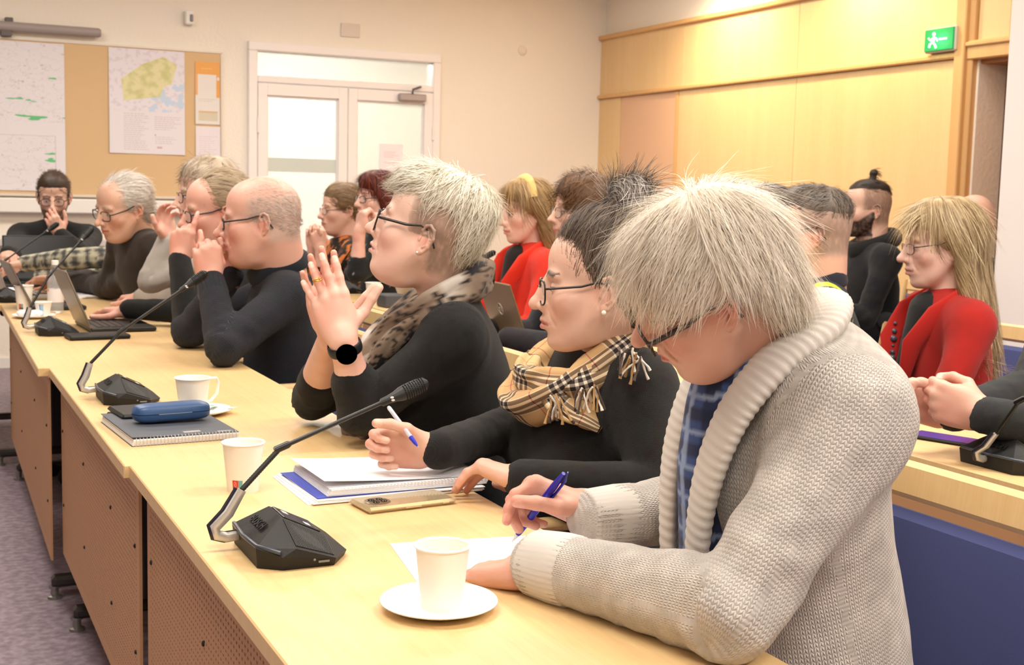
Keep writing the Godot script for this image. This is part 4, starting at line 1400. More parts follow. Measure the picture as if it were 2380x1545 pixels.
func notebook_and_case() -> void:
	var y := TABLE_Y
	var t := thing("notebook", "dark grey spiral notebook under the blue spectacle case", "notebook", Vector3(0.510, y, -2.80), deg_to_rad(4))
	var b := MB.new()
	for k in 4:
		sheet(b, Vector3(0.0006 * k, 0.001 + 0.0035 * k, 0.001 * k), 0.222, 0.30, 0.0, 0.0030)
	part(t, "pages", b, M.paper)
	b = MB.new()
	sheet(b, Vector3(0.0, 0.0148, 0.0), 0.225, 0.302, 0.0, 0.0010, 0.004)
	part(t, "cover", b, mat(Color(0.30, 0.32, 0.36), 0.6))
	b = MB.new()
	sheet(b, Vector3(0.0, 0.0, 0.0), 0.225, 0.302, 0.0, 0.0009)
	part(t, "back_cover", b, M.black)
	b = MB.new()
	for k in 30:
		var x := -0.104 + k * 0.0072
		var ring := []
		for a in 13:
			var an := TAU * a / 12.0
			ring.append(Vector3(x + 0.0006 * sin(an), 0.0085 + sin(an) * 0.0098, 0.148 + cos(an) * 0.0075))
		b.tube(ring, [0.0007], 5, false)
	part(t, "spiral", b, M.silver)
	b = MB.new()
	b.box(Vector3(0.020, 0.0168, 0.118), Vector3(0.036, 0.0006, 0.016))
	b.box(Vector3(0.086, 0.0160, 0.132), Vector3(0.030, 0.0006, 0.008))
	part(t, "sticker", b, mat(Color(0.66, 0.64, 0.62), 0.6))
	b = MB.new()
	b.box(Vector3(0, 0.0075, 0), Vector3(0.10, 0.013, 0.14), 0.005)
	b.box(Vector3(0.002, 0.0225, 0.004), Vector3(0.10, 0.012, 0.135), 0.005)
	single("wallet", "black leather wallet stack behind the spectacle case", "wallet", b, mat(Color(0.07, 0.068, 0.066), 0.45), Vector3(0.462, y, -2.935), deg_to_rad(6))
	# spectacle case: rounded bar
	var c := thing("spectacle_case", "blue hard spectacle case lying on the dark notebook", "spectacle case", Vector3(0.520, y + 0.0185, -2.815), deg_to_rad(8))
	var nx := 24
	for half in 2:
		b = MB.new()
		var pts := []
		var rs := []
		for i in nx + 1:
			var f := -1.0 + 2.0 * i / nx
			pts.append(Vector3(f * 0.088, 0.021, 0))
			rs.append(0.030 * pow(maxf(1.0 - pow(absf(f), 7.0), 0.0), 0.5) + 0.0005)
		for i in nx:
			for k in 10:
				var a0 := PI * k / 10.0 + PI * half
				var a1 := PI * (k + 1) / 10.0 + PI * half
				var q := func(n: int, a: float) -> Vector3:
					var r: float = rs[n]
					var cz := cos(a)
					var sy := sin(a)
					var yy := signf(sy) * pow(absf(sy), 0.6) * minf(r, 0.030) * 0.66
					return Vector3(pts[n].x, 0.021 + yy + (0.0006 if half == 0 else -0.0006), signf(cz) * pow(absf(cz), 0.7) * r)
				b.quad(q.call(i, a1), q.call(i, a0), q.call(i + 1, a0), q.call(i + 1, a1))
		part(c, "lid" if half == 0 else "lower_shell", smooth(b), mat(Color(0.19, 0.32, 0.50), 0.38))
	b = MB.new()
	b.box(Vector3(0, 0.021, 0.0297), Vector3(0.074, 0.0014, 0.0016), 0.0004)
	part(c, "clasp_line", b, M.silver)

# weld equal positions and average the normals
func smooth(b: MB) -> MB:
	var seen := {}
	var acc := PackedVector3Array()
	var id := PackedInt32Array()
	for i in b.v.size():
		var k := Vector3i((b.v[i] * 20000.0).round())
		if not seen.has(k):
			seen[k] = acc.size()
			acc.append(Vector3.ZERO)
		id.append(seen[k])
	for i in range(0, b.idx.size(), 3):
		var p := b.v[b.idx[i]]
		var nn := (b.v[b.idx[i + 2]] - p).cross(b.v[b.idx[i + 1]] - p)
		for k in 3:
			acc[id[b.idx[i + k]]] += nn
	for i in b.v.size():
		b.n[i] = acc[id[i]].normalized()
	return b

func pen(label: String, tip: Vector3, tail: Vector3, kind: int) -> void:
	var t := thing("pen", label, "pen", tip)
	var d := (tail - tip).normalized()
	var len := tail.distance_to(tip)
	var b := MB.new()
	if kind == 0:
		# solid blue retractable pen with a long swept clip
		b.tube([d * 0.022, d * 0.03, d * 0.075, d * (len - 0.03), d * len], [0.0042, 0.0050, 0.0058, 0.0056, 0.0030], 14)
		part(t, "barrel", b, mat(Color(0.07, 0.09, 0.66), 0.3))
		b = MB.new()
		b.tube([Vector3.ZERO, d * 0.004, d * 0.022], [0.0006, 0.0012, 0.0040], 10)
		part(t, "nib", b, M.silver)
		var s := d.cross(Vector3(0.43, 0, -0.9)).normalized() * -1.0
		b = MB.new()
		b.tube([d * (len - 0.062) + s * 0.0065, d * (len - 0.04) + s * 0.0085, d * (len - 0.012) + s * 0.0085, d * (len + 0.006) + s * 0.004], [0.0025, 0.0042, 0.0046, 0.0020], 8, true, 0.5, s)
		part(t, "clip", b, mat(Color(0.08, 0.10, 0.62), 0.3))
	else:
		b.tube([d * 0.030, d * (len - 0.004), d * len], [0.0040, 0.0040, 0.0030], 10)
		var g := mat(Color(0.92, 0.93, 0.97, 0.55), 0.1)
		g.transparency = BaseMaterial3D.TRANSPARENCY_ALPHA
		part(t, "barrel", b, g)
		b = MB.new()
		b.tube([d * 0.028, d * (len - 0.012)], [0.0014], 8)
		part(t, "refill", b, mat(Color(0.36, 0.38, 0.72), 0.4))
		b = MB.new()
		b.tube([d * 0.004, d * 0.014, d * 0.032], [0.0012, 0.0034, 0.0043], 10)
		part(t, "grip", b, mat(Color(0.13, 0.17, 0.72), 0.35))
		b = MB.new()
		b.tube([Vector3.ZERO, d * 0.005], [0.0005, 0.0011], 8)
		part(t, "nib", b, M.silver)

# ---------------------------------------------------------------- people: distance fields meshed as surface nets
class Sdf:
	var typ := PackedInt32Array()
	var a := PackedVector3Array()
	var b := PackedVector3Array()
	var r := PackedVector2Array()
	var k := PackedFloat32Array()
	var inv: Array[Basis] = []
	var tag := PackedInt32Array()
	var fails := 0
	# tapered capsule
	func cap(p: Vector3, q: Vector3, r0: float, r1: float, blend := 0.02, tg := 0) -> void:
		_add(0, p, q, Vector2(r0, r1), blend, Basis.IDENTITY, tg)
	# ellipsoid turned by bs
	func ell(c: Vector3, rad: Vector3, blend := 0.02, bs := Basis.IDENTITY, tg := 0) -> void:
		_add(1, c, rad, Vector2(minf(rad.x, minf(rad.y, rad.z)), 0), blend, bs.inverse(), tg)
	func dig(c: Vector3, rad: Vector3, blend := 0.01, bs := Basis.IDENTITY) -> void:
		_add(2, c, rad, Vector2(minf(rad.x, minf(rad.y, rad.z)), 0), blend, bs.inverse(), 0)
	func groove(p: Vector3, q: Vector3, r0: float, r1: float, blend := 0.004) -> void:
		_add(3, p, q, Vector2(r0, r1), blend, Basis.IDENTITY, 0)
	# keep only the side that n points away from
	func cut(c: Vector3, n: Vector3, blend := 0.005) -> void:
		_add(4, c, n.normalized(), Vector2.ZERO, blend, Basis.IDENTITY, 0)
	func _add(t: int, p: Vector3, q: Vector3, rr: Vector2, blend: float, iv: Basis, tg: int) -> void:
		typ.append(t)
		a.append(p)
		b.append(q)
		r.append(rr)
		k.append(blend)
		inv.append(iv)
		tag.append(tg)
	func one(i: int, p: Vector3) -> float:
		var t := typ[i]
		if t == 0 or t == 3:
			var ab := b[i] - a[i]
			var pa := p - a[i]
			var h := clampf(pa.dot(ab) / maxf(ab.length_squared(), 1e-9), 0.0, 1.0)
			return pa.distance_to(ab * h) - lerpf(r[i].x, r[i].y, h)
		if t == 4:
			return (p - a[i]).dot(b[i])
		var q := inv[i] * (p - a[i])
		var s := q / b[i]
		var k0 := s.length()
		var k1 := (s / b[i]).length()
		return k0 * (k0 - 1.0) / k1 if k1 > 1e-6 else -r[i].x
	func at(p: Vector3, list: PackedInt32Array) -> float:
		var d := 1e3
		for i in list:
			var e := one(i, p)
			var kk := k[i]
			var t := typ[i]
			if t < 2:
				var h := maxf(kk - absf(d - e), 0.0) / kk
				d = minf(d, e) - h * h * kk * 0.25
			else:
				if t < 4:
					e = -e
				var h := maxf(kk - absf(d - e), 0.0) / kk
				d = maxf(d, e) + h * h * kk * 0.25
		return d
	func all() -> PackedInt32Array:
		var l := PackedInt32Array()
		for i in typ.size():
			l.append(i)
		return l
	func nearest(p: Vector3) -> int:
		var best := 1e3
		var id := 0
		for i in typ.size():
			if typ[i] < 2:
				var e := one(i, p)
				if e < best:
					best = e
					id = i
		return id
	func bounds() -> AABB:
		var lo := Vector3.ONE * 1e3
		var hi := -lo
		for i in typ.size():
			if typ[i] == 0:
				var m := Vector3.ONE * (maxf(r[i].x, r[i].y) + 0.01)
				lo = lo.min(a[i] - m).min(b[i] - m)
				hi = hi.max(a[i] + m).max(b[i] + m)
			elif typ[i] == 1:
				var m := Vector3.ONE * (maxf(b[i].x, maxf(b[i].y, b[i].z)) + 0.01)
				lo = lo.min(a[i] - m)
				hi = hi.max(a[i] + m)
		return AABB(lo, hi - lo)
	# appends the surface to mb; returns the index of its first vertex
	func net(mb: MB, cell: float) -> int:
		var first := mb.v.size()
		var box := bounds()
		var lo := box.position
		const B := 6
		var nb := Vector3i((box.size / (cell * B)).ceil()) + Vector3i.ONE
		var nx := nb.x * B + 1
		var ny := nb.y * B + 1
		var nz := nb.z * B + 1
		var val := PackedFloat32Array()
		val.resize(nx * ny * nz)
		val.fill(1e3)
		var vid := PackedInt32Array()
		vid.resize(nx * ny * nz)
		vid.fill(-1)
		var half := cell * B * 0.5
		var diag := half * 1.7320508
		var active: Array[Vector3i] = []
		var full := all()
		for bz in nb.z:
			for by in nb.y:
				for bx in nb.x:
					var c := lo + Vector3(bx * B * cell + half, by * B * cell + half, bz * B * cell + half)
					var near := PackedInt32Array()
					var best := 1e3
					var ds := PackedFloat32Array()
					for i in typ.size():
						var e := one(i, c)
						ds.append(e)
						if typ[i] < 2:
							best = minf(best, e)
					if best > diag * 1.15 + 0.03:
						continue
					for i in typ.size():
						if typ[i] >= 2:
							if ds[i] < diag * 1.2 + k[i] or typ[i] == 4:
								near.append(i)
						elif ds[i] < maxf(best, 0.0) + 2.3 * diag + k[i]:
							near.append(i)
					var d := at(c, near)
					if absf(d) > diag * 1.2 + 0.003:
						continue
					active.append(Vector3i(bx, by, bz))
					for z in B + 1:
						for y in B + 1:
							var o := ((bz * B + z) * ny + by * B + y) * nx + bx * B
							for x in B + 1:
								if val[o + x] > 999.0:
									val[o + x] = at(lo + Vector3(bx * B + x, by * B + y, bz * B + z) * cell, near)
		var off := [0, 1, nx, nx + 1, nx * ny, nx * ny + 1, nx * ny + nx, nx * ny + nx + 1]
		var nxy := nx * ny
		var ea := [0, 2, 4, 6, 0, 1, 4, 5, 0, 1, 2, 3]
		var eb := [1, 3, 5, 7, 2, 3, 6, 7, 4, 5, 6, 7]
		for blk in active:
			for z in B:
				for y in B:
					var o := ((blk.z * B + z) * ny + blk.y * B + y) * nx + blk.x * B
					for x in B:
						var p := o + x
						var neg := val[p] < 0.0
						if neg == (val[p + 1] < 0.0) and neg == (val[p + nx] < 0.0) and neg == (val[p + nx + 1] < 0.0) and neg == (val[p + nxy] < 0.0) and neg == (val[p + nxy + 1] < 0.0) and neg == (val[p + nxy + nx] < 0.0) and neg == (val[p + nxy + nx + 1] < 0.0):
							continue
						var s := PackedFloat32Array()
						for q in 8:
							s.append(val[p + off[q]])
						var sum := Vector3.ZERO
						var n := 0
						for e in 12:
							var i0: int = ea[e]
							var i1: int = eb[e]
							if (s[i0] < 0.0) != (s[i1] < 0.0):
								var f := s[i0] / (s[i0] - s[i1])
								sum += Vector3(i0 & 1, (i0 >> 1) & 1, i0 >> 2).lerp(Vector3(i1 & 1, (i1 >> 1) & 1, i1 >> 2), f)
								n += 1
						var pos := lo + (Vector3(blk.x * B + x, blk.y * B + y, blk.z * B + z) + sum / n) * cell
						vid[p] = mb.v.size()
						mb.v.append(pos)
						mb.n.append(Vector3.ZERO)
						mb.c.append(Color.WHITE)
						mb.uv.append(Vector2.ZERO)
		var sx := 1
		var sy := nx
		var sz := nx * ny
		for blk in active:
			for z in B:
				for y in B:
					var o := ((blk.z * B + z) * ny + blk.y * B + y) * nx + blk.x * B
					for x in B:
						var p := o + x
						if vid[p] < 0:
							continue
						var s0 := val[p] < 0.0
						for ax in 3:
							var st := sx if ax == 0 else (sy if ax == 1 else sz)
							var u := sy if ax == 0 else (sz if ax == 1 else sx)
							var w := sz if ax == 0 else (sx if ax == 1 else sy)
							if s0 == (val[p + st] < 0.0) or p - u - w < 0:
								continue
							var q0 := vid[p]
							var q1 := vid[p - u]
							var q2 := vid[p - u - w]
							var q3 := vid[p - w]
							if q1 < 0 or q2 < 0 or q3 < 0:
								fails += 1
								continue
							if s0:
								mb.idx.append_array(PackedInt32Array([q0, q2, q1, q0, q3, q2]))
							else:
								mb.idx.append_array(PackedInt32Array([q0, q1, q2, q0, q2, q3]))
		return first

# normals from the faces; vertices from 'first' on
func refresh_normals(mb: MB, first: int, face0: int) -> void:
	for i in range(first, mb.v.size()):
		mb.n[i] = Vector3.ZERO
	for i in range(face0, mb.idx.size(), 3):
		var p := mb.v[mb.idx[i]]
		var nn := (mb.v[mb.idx[i + 2]] - p).cross(mb.v[mb.idx[i + 1]] - p)
		mb.n[mb.idx[i]] += nn
		mb.n[mb.idx[i + 1]] += nn
		mb.n[mb.idx[i + 2]] += nn
	for i in range(first, mb.v.size()):
		mb.n[i] = mb.n[i].normalized()

func move(mb: MB, first: int, t: Transform3D) -> void:
	for i in range(first, mb.v.size()):
		mb.v[i] = t * mb.v[i]
		mb.n[i] = (t.basis * mb.n[i]).normalized()

var nz := FastNoiseLite.new()

func lin(c: Color) -> Color:
	return c.srgb_to_linear()

# ---------------- head: y up, z forward, x to the person's left, origin between the ears at eye level
func head_field(o: Dictionary) -> Sdf:
	var f := Sdf.new()
	var w: float = o.get("wide", 1.0)
	var jaw: float = o.get("jaw", 1.0)
	var nose: float = o.get("nose", 1.0)
	var fat: float = o.get("fat", 0.0)
	var open: float = o.get("open", 0.0)
	f.ell(Vector3(0, 0.034, -0.018), Vector3(0.0765 * w, 0.088, 0.098), 0.02)
	f.ell(Vector3(0, 0.048, 0.034), Vector3(0.063 * w, 0.052, 0.050), 0.03)
	f.ell(Vector3(0, -0.030, 0.030), Vector3((0.058 + 0.006 * fat) * w, 0.078, 0.057), 0.03)
	f.ell(Vector3(0, -0.074, 0.032), Vector3((0.047 + 0.010 * fat) * jaw, 0.036, 0.050), 0.03)
	f.ell(Vector3(0, -0.101, 0.074), Vector3(0.021 * jaw, 0.0155, 0.0175), 0.022)
	for s: float in [-1.0, 1.0]:
		f.ell(Vector3(s * 0.042 * w, -0.026, 0.056), Vector3(0.022 + 0.004 * fat, 0.022, 0.022), 0.03)
		f.cap(Vector3(s * 0.056 * w, -0.040, -0.004), Vector3(s * 0.022 * jaw, -0.096, 0.056), 0.016 + 0.006 * fat, 0.014 + 0.003 * fat, 0.03)
		f.ell(Vector3(s * 0.028, 0.021, 0.079), Vector3(0.022, 0.0085, 0.012), 0.014)
	if fat > 0.3:
		f.ell(Vector3(0, -0.104, 0.030), Vector3(0.042, 0.020 + 0.006 * fat, 0.040), 0.03)
	for s: float in [-1.0, 1.0]:
		f.dig(Vector3(s * 0.031, 0.001, 0.098), Vector3(0.019, 0.011, 0.016), 0.014)
	# eyeballs under the lids
	for s: float in [-1.0, 1.0]:
		f.ell(Vector3(s * 0.031, 0.000, 0.0735), Vector3(0.0145, 0.0122, 0.0135), 0.004)
	# nose
	f.ell(Vector3(0, -0.016, 0.090), Vector3(0.0150, 0.030, 0.0165), 0.012)
	f.cap(Vector3(0, 0.014, 0.086), Vector3(0, -0.024, 0.104 + 0.008 * nose), 0.0075, 0.0088, 0.012)
	f.ell(Vector3(0, -0.032, 0.106 + 0.010 * nose), Vector3(0.0118, 0.0108, 0.0122), 0.010)
	for s: float in [-1.0, 1.0]:
		f.ell(Vector3(s * 0.0128, -0.036, 0.099), Vector3(0.0082, 0.0082, 0.0112), 0.006)
		f.dig(Vector3(s * 0.006, -0.0435, 0.104), Vector3(0.0035, 0.003, 0.005), 0.003)
	# muzzle and lips
	f.ell(Vector3(0, -0.062, 0.080), Vector3(0.029, 0.020, 0.019), 0.02)
	for s: float in [-1.0, 1.0]:
		f.cap(Vector3(s * 0.004, -0.0600 + 0.001 * open, 0.1010), Vector3(s * 0.0255, -0.0665, 0.0840), 0.0052, 0.0024, 0.005)
		f.cap(Vector3(0, -0.0735 - 0.006 * open, 0.0985), Vector3(s * 0.0235, -0.0690 - 0.003 * open, 0.0840), 0.0064, 0.0026, 0.006)
		f.groove(Vector3(0, -0.0668 - 0.002 * open, 0.1045), Vector3(s * 0.0280, -0.0680 - 0.002 * open, 0.0850), 0.0018 + 0.003 * open, 0.0014 + 0.0015 * open, 0.003)
		# fold from the wing of the nose to the corner of the mouth
		f.groove(Vector3(s * 0.0215, -0.036, 0.0955), Vector3(s * 0.0345, -0.068, 0.0800), 0.0016, 0.0010, 0.006)
	f.groove(Vector3(0, -0.046, 0.1040), Vector3(0, -0.055, 0.1055), 0.0018, 0.0020, 0.004)
	f.dig(Vector3(0, -0.086, 0.102), Vector3(0.018, 0.006, 0.008), 0.008)
	# stubs the ears grow from
	for s: float in [-1.0, 1.0]:
		f.ell(Vector3(s * 0.0735 * w, -0.012, -0.012), Vector3(0.007, 0.022, 0.012), 0.008, Basis.IDENTITY, 3)
	return f

func ear_field(s: float, w: float) -> Sdf:
	var f := Sdf.new()
	var c := Vector3(s * 0.0775 * w, -0.010, -0.016)
	var eb := Basis(Vector3(0, 1, 0), -s * 0.40) * Basis(Vector3(1, 0, 0), -0.16)
	var e := func(x: float, y: float, z: float) -> Vector3: return c + eb * Vector3(s * x, y, z)
	f.cap(e.call(-0.012, -0.002, 0.006), e.call(-0.001, -0.002, 0.002), 0.014, 0.013, 0.006)
	f.ell(c, Vector3(0.0042, 0.029, 0.0165), 0.005, eb)
	f.ell(e.call(0.001, -0.0275, 0.005), Vector3(0.0050, 0.0090, 0.0080), 0.006, eb)
	f.dig(e.call(0.0065, -0.004, 0.002), Vector3(0.0085, 0.0125, 0.0090), 0.003, eb)
	f.dig(e.call(0.0055, 0.0175, -0.003), Vector3(0.0040, 0.0095, 0.0085), 0.003, eb)
	var rim := [e.call(0.001, 0.002, 0.006), e.call(0.005, 0.014, 0.0145), e.call(0.0065, 0.0255, 0.0105), e.call(0.007, 0.0305, 0.001), e.call(0.0075, 0.0250, -0.0115), e.call(0.0075, 0.0080, -0.0180), e.call(0.006, -0.0110, -0.0145), e.call(0.003, -0.0260, -0.0050)]
	for i in rim.size() - 1:
		f.cap(rim[i], rim[i + 1], 0.0031, 0.0031, 0.003)
	var anti := [e.call(0.005, 0.0165, 0.001), e.call(0.0065, 0.0050, -0.0090), e.call(0.006, -0.0090, -0.0090), e.call(0.005, -0.0165, -0.001)]
	for i in 3:
		f.cap(anti[i], anti[i + 1], 0.0026, 0.0026, 0.003)
	f.ell(e.call(0.0045, -0.005, 0.0130), Vector3(0.0035, 0.0062, 0.0036), 0.003, eb)
	return f

func head_color(p: Vector3, o: Dictionary) -> Color:
	var skin: Color = o.skin
	var c := skin
	var red := Color(skin.r * 0.98, skin.g * 0.80, skin.b * 0.78)
	var q := Vector3(absf(p.x), p.y, p.z)
	var rd := exp(-q.distance_squared_to(Vector3(0.042, -0.032, 0.066)) / 0.0008) * 0.75
	rd += exp(-q.distance_squared_to(Vector3(0.0, -0.033, 0.112)) / 0.0003) * 0.6
	rd += exp(-q.distance_squared_to(Vector3(0.083, -0.005, -0.015)) / 0.0008) * 0.6
	rd *= o.get("flush", 0.7)
	rd += nz.get_noise_3dv(p * 900.0) * 0.18 + nz.get_noise_3dv(p * 3200.0) * 0.12
	c = c.lerp(red, clampf(rd, 0.0, 1.0))
	# lips
	var lip := Color(skin.r * 0.86, skin.g * 0.56, skin.b * 0.58)
	if o.has("lip"):
		lip = o.lip
	var ly := (p.y + 0.067) / (0.0110 - 0.0075 * clampf(q.x / 0.026, 0.0, 1.0))
	if q.x < 0.026 and p.z > 0.081 and absf(ly) < 1.0:
		c = c.lerp(lip, 0.85 * (1.0 - pow(absf(ly), 3.0)))
	# brows
	var by := p.y - (0.0235 + 0.004 * sin(clampf((q.x - 0.012) / 0.036, 0.0, 1.0) * PI))
	if q.x > 0.010 and q.x < 0.050 and p.z > 0.05 and absf(by) < 0.0052:
		var brow: Color = o.get("brow", o.hair)
		c = c.lerp(brow, clampf(0.85 + nz.get_noise_3dv(p * 6000.0) * 0.3, 0.0, 1.0) * o.get("browk", 1.0) * (1.0 - pow(absf(by) / 0.0052, 2.0)))
	# lashes and lid crease
	if absf(q.x - 0.031) < 0.0135 and p.z > 0.074 and absf(p.y - 0.0012) < 0.0016:
		c = c.lerp(Color(0.12, 0.08, 0.07), 0.75)
	# beard
	var bd: float = o.get("beard", 0.0)
	if bd > 0.0 and p.z > -0.008:
		var edge := -0.046 + 0.040 * clampf((0.062 - p.z) / 0.062, 0.0, 1.0)
		var e := smoothstep(0.0, -0.010, p.y - edge)
		if q.x < 0.026 and p.z > 0.075:
			e = 1.0 if p.y < -0.047 else 0.0
			if absf(p.y + 0.067) < 0.0085 and q.x < 0.022:
				e = 0.0
		if p.y < -0.118:
			e *= 0.5
		c = c.lerp(o.get("brow", o.hair), clampf(e * bd * (0.85 + nz.get_noise_3dv(p * 5000.0) * 0.4), 0.0, 1.0))
	# cropped hair as a grainy field on the scalp
	if o.has("crop"):
		var k: float = (o.crop as Callable).call(p)
		if k > 0.0:
			var g := nz.get_noise_3d(p.x * 7000.0, p.y * 2500.0, p.z * 7000.0) * 0.6
			var hc: Color = o.get("cropcolor", o.hair)
			c = c.lerp(hc.lerp(skin, clampf(0.25 + g, 0.0, 0.7)), clampf(k + g * 0.5, 0.0, 1.0))
	return c

# adds head, neck and eyes; returns the field for hair to sit on
func add_head(mb: MB, o: Dictionary, t: Transform3D, neck_base: Vector3, cell: float) -> Sdf:
	var f := head_field(o)
	var nb := t.affine_inverse() * neck_base
	var nr: float = o.get("neck_r", 0.055)
	f.cap(Vector3(0, -0.045, -0.032), nb, nr * 0.90, nr * 1.02, 0.022)
	f.cap(Vector3(0, -0.02, -0.056), nb + Vector3(0, 0.0, -0.02), nr * 0.72, nr * 0.92, 0.03)
	var i0 := mb.idx.size()
	var first := f.net(mb, cell)
	for i in range(first, mb.v.size()):
		mb.c[i] = lin(head_color(mb.v[i], o))
	refresh_normals(mb, first, i0)
	for s: float in [-1.0, 1.0]:
		var ei := mb.idx.size()
		var ev := ear_field(s, o.get("wide", 1.0)).net(mb, maxf(cell * 0.62, 0.0018))
		for i in range(ev, mb.v.size()):
			mb.c[i] = lin(head_color(mb.v[i], o))
		refresh_normals(mb, ev, ei)
	# eyes: a white ball with iris, and lids come from the field; only the open slit shows
	for s: float in [-1.0, 1.0]:
		var e0 := mb.v.size()
		mb.col = lin(Color(0.90, 0.88, 0.86))
		var keep := mb.xf
		mb.xf = Transform3D.IDENTITY
		mb.ball(Vector3(s * 0.031, -0.0022, 0.0762), Vector3(0.0114, 0.0066, 0.0124), 16, 10)
		var look := Vector3(s * 0.031, -0.0025, 0.0762) + Vector3(0, 0, 1) * 0.0126
		for i in range(e0, mb.v.size()):
			var d := Vector2(mb.v[i].x - look.x, mb.v[i].y - look.y).length()
			if mb.v[i].z > 0.076 and d < 0.0066:
				mb.c[i] = lin(Color(0.03, 0.03, 0.03)) if d < 0.0030 else lin(o.get("iris", Color(0.30, 0.38, 0.42)))
		mb.xf = keep
		mb.col = Color.WHITE
	move(mb, first, t)
	return f

# ---------------- hand: wrist at the origin, fingers along y, palm towards +z, thumb at +x for a right hand
# curls: four fingers as [knuckle, middle, end, spread] in degrees; thumb: three directions
func hand_field(side: float, curls: Array, thumb: Array, fore: Vector3, fr: float) -> Dictionary:
	var f := Sdf.new()
	var sx := side
	var mcp := [Vector3(0.0290, 0.090, 0.0), Vector3(0.0098, 0.095, -0.002), Vector3(-0.0100, 0.090, -0.001), Vector3(-0.0285, 0.079, 0.003)]
	var lens := [0.074, 0.081, 0.076, 0.060]
	var rad := [0.0095, 0.0097, 0.0092, 0.0082]
	var nails := []
	f.cap(Vector3(0, -0.02, 0), Vector3(0, 0.02, 0), 0.0245, 0.024, 0.02)
	for i in 4:
		var m: Vector3 = mcp[i]
		m.x *= sx
		f.cap(Vector3(sx * (0.016 - 0.0105 * i), 0.012, 0.001), m, 0.0140, 0.0112, 0.012)
	f.ell(Vector3(0, 0.052, 0.004), Vector3(0.036, 0.045, 0.012), 0.015)
	f.ell(Vector3(sx * 0.022, 0.036, 0.011), Vector3(0.015, 0.030, 0.013), 0.015, Basis(Vector3(0, 0, 1), sx * -0.45))
	f.cap(Vector3(sx * -0.024, 0.022, 0.008), Vector3(sx * -0.028, 0.062, 0.006), 0.0135, 0.011, 0.012)
	for i in 4:
		var c: Array = curls[i]
		var p: Vector3 = mcp[i]
		p.x *= sx
		var spread := deg_to_rad(c[3]) * sx
		var base := Basis(Vector3(0, 0, 1), -spread)
		var ang := 0.0
		var l: float = lens[i]
		var r0: float = rad[i]
		var part := [0.46, 0.30, 0.24]
		for j in 3:
			ang += deg_to_rad(c[j])
			var d := base * (Basis(Vector3(1, 0, 0), ang) * Vector3(0, 1, 0))
			var q: Vector3 = p + d * l * part[j]
			var ra := r0 * (1.0 - 0.10 * j)
			f.cap(p, q, ra * (1.06 if j > 0 else 1.0), ra * 0.90, 0.0035 if j > 0 else 0.008, 10 + i)
			if j == 2:
				var up := base * (Basis(Vector3(1, 0, 0), ang) * Vector3(0, 0, -1))
				nails.append([q - d * 0.002, d, up])
			p = q
	var tp := Vector3(sx * 0.020, 0.020, 0.008)
	var tl := [0.044, 0.033, 0.027]
	var tr := [0.0135, 0.0110, 0.0100]
	for j in 3:
		var d: Vector3 = thumb[j]
		d = Vector3(d.x * sx, d.y, d.z).normalized()
		var q: Vector3 = tp + d * tl[j]
		f.cap(tp, q, tr[j], tr[j] * 0.90, 0.010 if j == 0 else 0.004, 20)
		if j == 2:
			var un: Vector3 = thumb[3] if thumb.size() > 3 else Vector3(0.6, 0.2, -0.75)
			un = Vector3(un.x * sx, un.y, un.z)
			nails.append([q - d * 0.002, d, (un - d * un.dot(d)).normalized()])
		tp = q
	if fore != Vector3.ZERO:
		f.cap(Vector3(0, 0.0, 0), fore, 0.0245, fr, 0.02)
	return {"f": f, "nails": nails}

func add_hand(mb: MB, h: Dictionary, skin: Color, cell: float) -> void:
	var wr: Vector3 = h.at
	var y: Vector3 = (h.dir as Vector3).normalized()
	var z: Vector3 = h.palm
	z = (z - y * z.dot(y)).normalized()
	var sc: float = h.get("size", 1.0)
	var t := Transform3D(Basis(y.cross(z), y, z) * sc, wr)
	var fore := Vector3.ZERO
	if h.has("fore"):
		fore = t.affine_inverse() * (h.fore as Vector3)
	var hf := hand_field(h.side, h.curls, h.thumb, fore, h.get("fore_r", 0.034) / sc)
	var f: Sdf = hf.f
	var i0 := mb.idx.size()
	var first := f.net(mb, cell)
	var red := Color(skin.r * 0.97, skin.g * 0.78, skin.b * 0.76)
	var nail := Color(minf(skin.r * 1.03, 1.0), minf(skin.g * 1.02, 1.0), minf(skin.b * 1.04, 1.0))
	for i in range(first, mb.v.size()):
		var p := mb.v[i]
		var c := skin.lerp(red, clampf(0.25 + nz.get_noise_3dv(p * 1500.0) * 0.35 + smoothstep(0.08, 0.16, p.y) * 0.35, 0.0, 1.0))
		for n in hf.nails:
			var d: Vector3 = p - n[0]
			var along := d.dot(n[1])
			if d.dot(n[2]) > 0.0035 and along > -0.008 and along < 0.0075 and d.cross(n[2]).length() < 0.0085:
				c = nail
		mb.c[i] = lin(c)
	refresh_normals(mb, first, i0)
	move(mb, first, t)

# ---------------- hair: a shell from a field, and strands that run over it
func shell(f: Sdf, t: Transform3D, cell: float, c0: Color, c1: Color, freq := Vector3(900, 300, 900), rough := 0.0) -> MB:
	var mb := MB.new()
	f.net(mb, cell)
	refresh_normals(mb, 0, 0)
	for i in mb.v.size():
		var p := mb.v[i]
		var g := nz.get_noise_3d(p.x * freq.x, p.y * freq.y, p.z * freq.z)
		mb.c[i] = lin(c0.lerp(c1, clampf(0.5 + g * 0.9, 0.0, 1.0)))
		if rough > 0.0:
			mb.v[i] = p + mb.n[i] * g * rough
	refresh_normals(mb, 0, 0)
	return mb

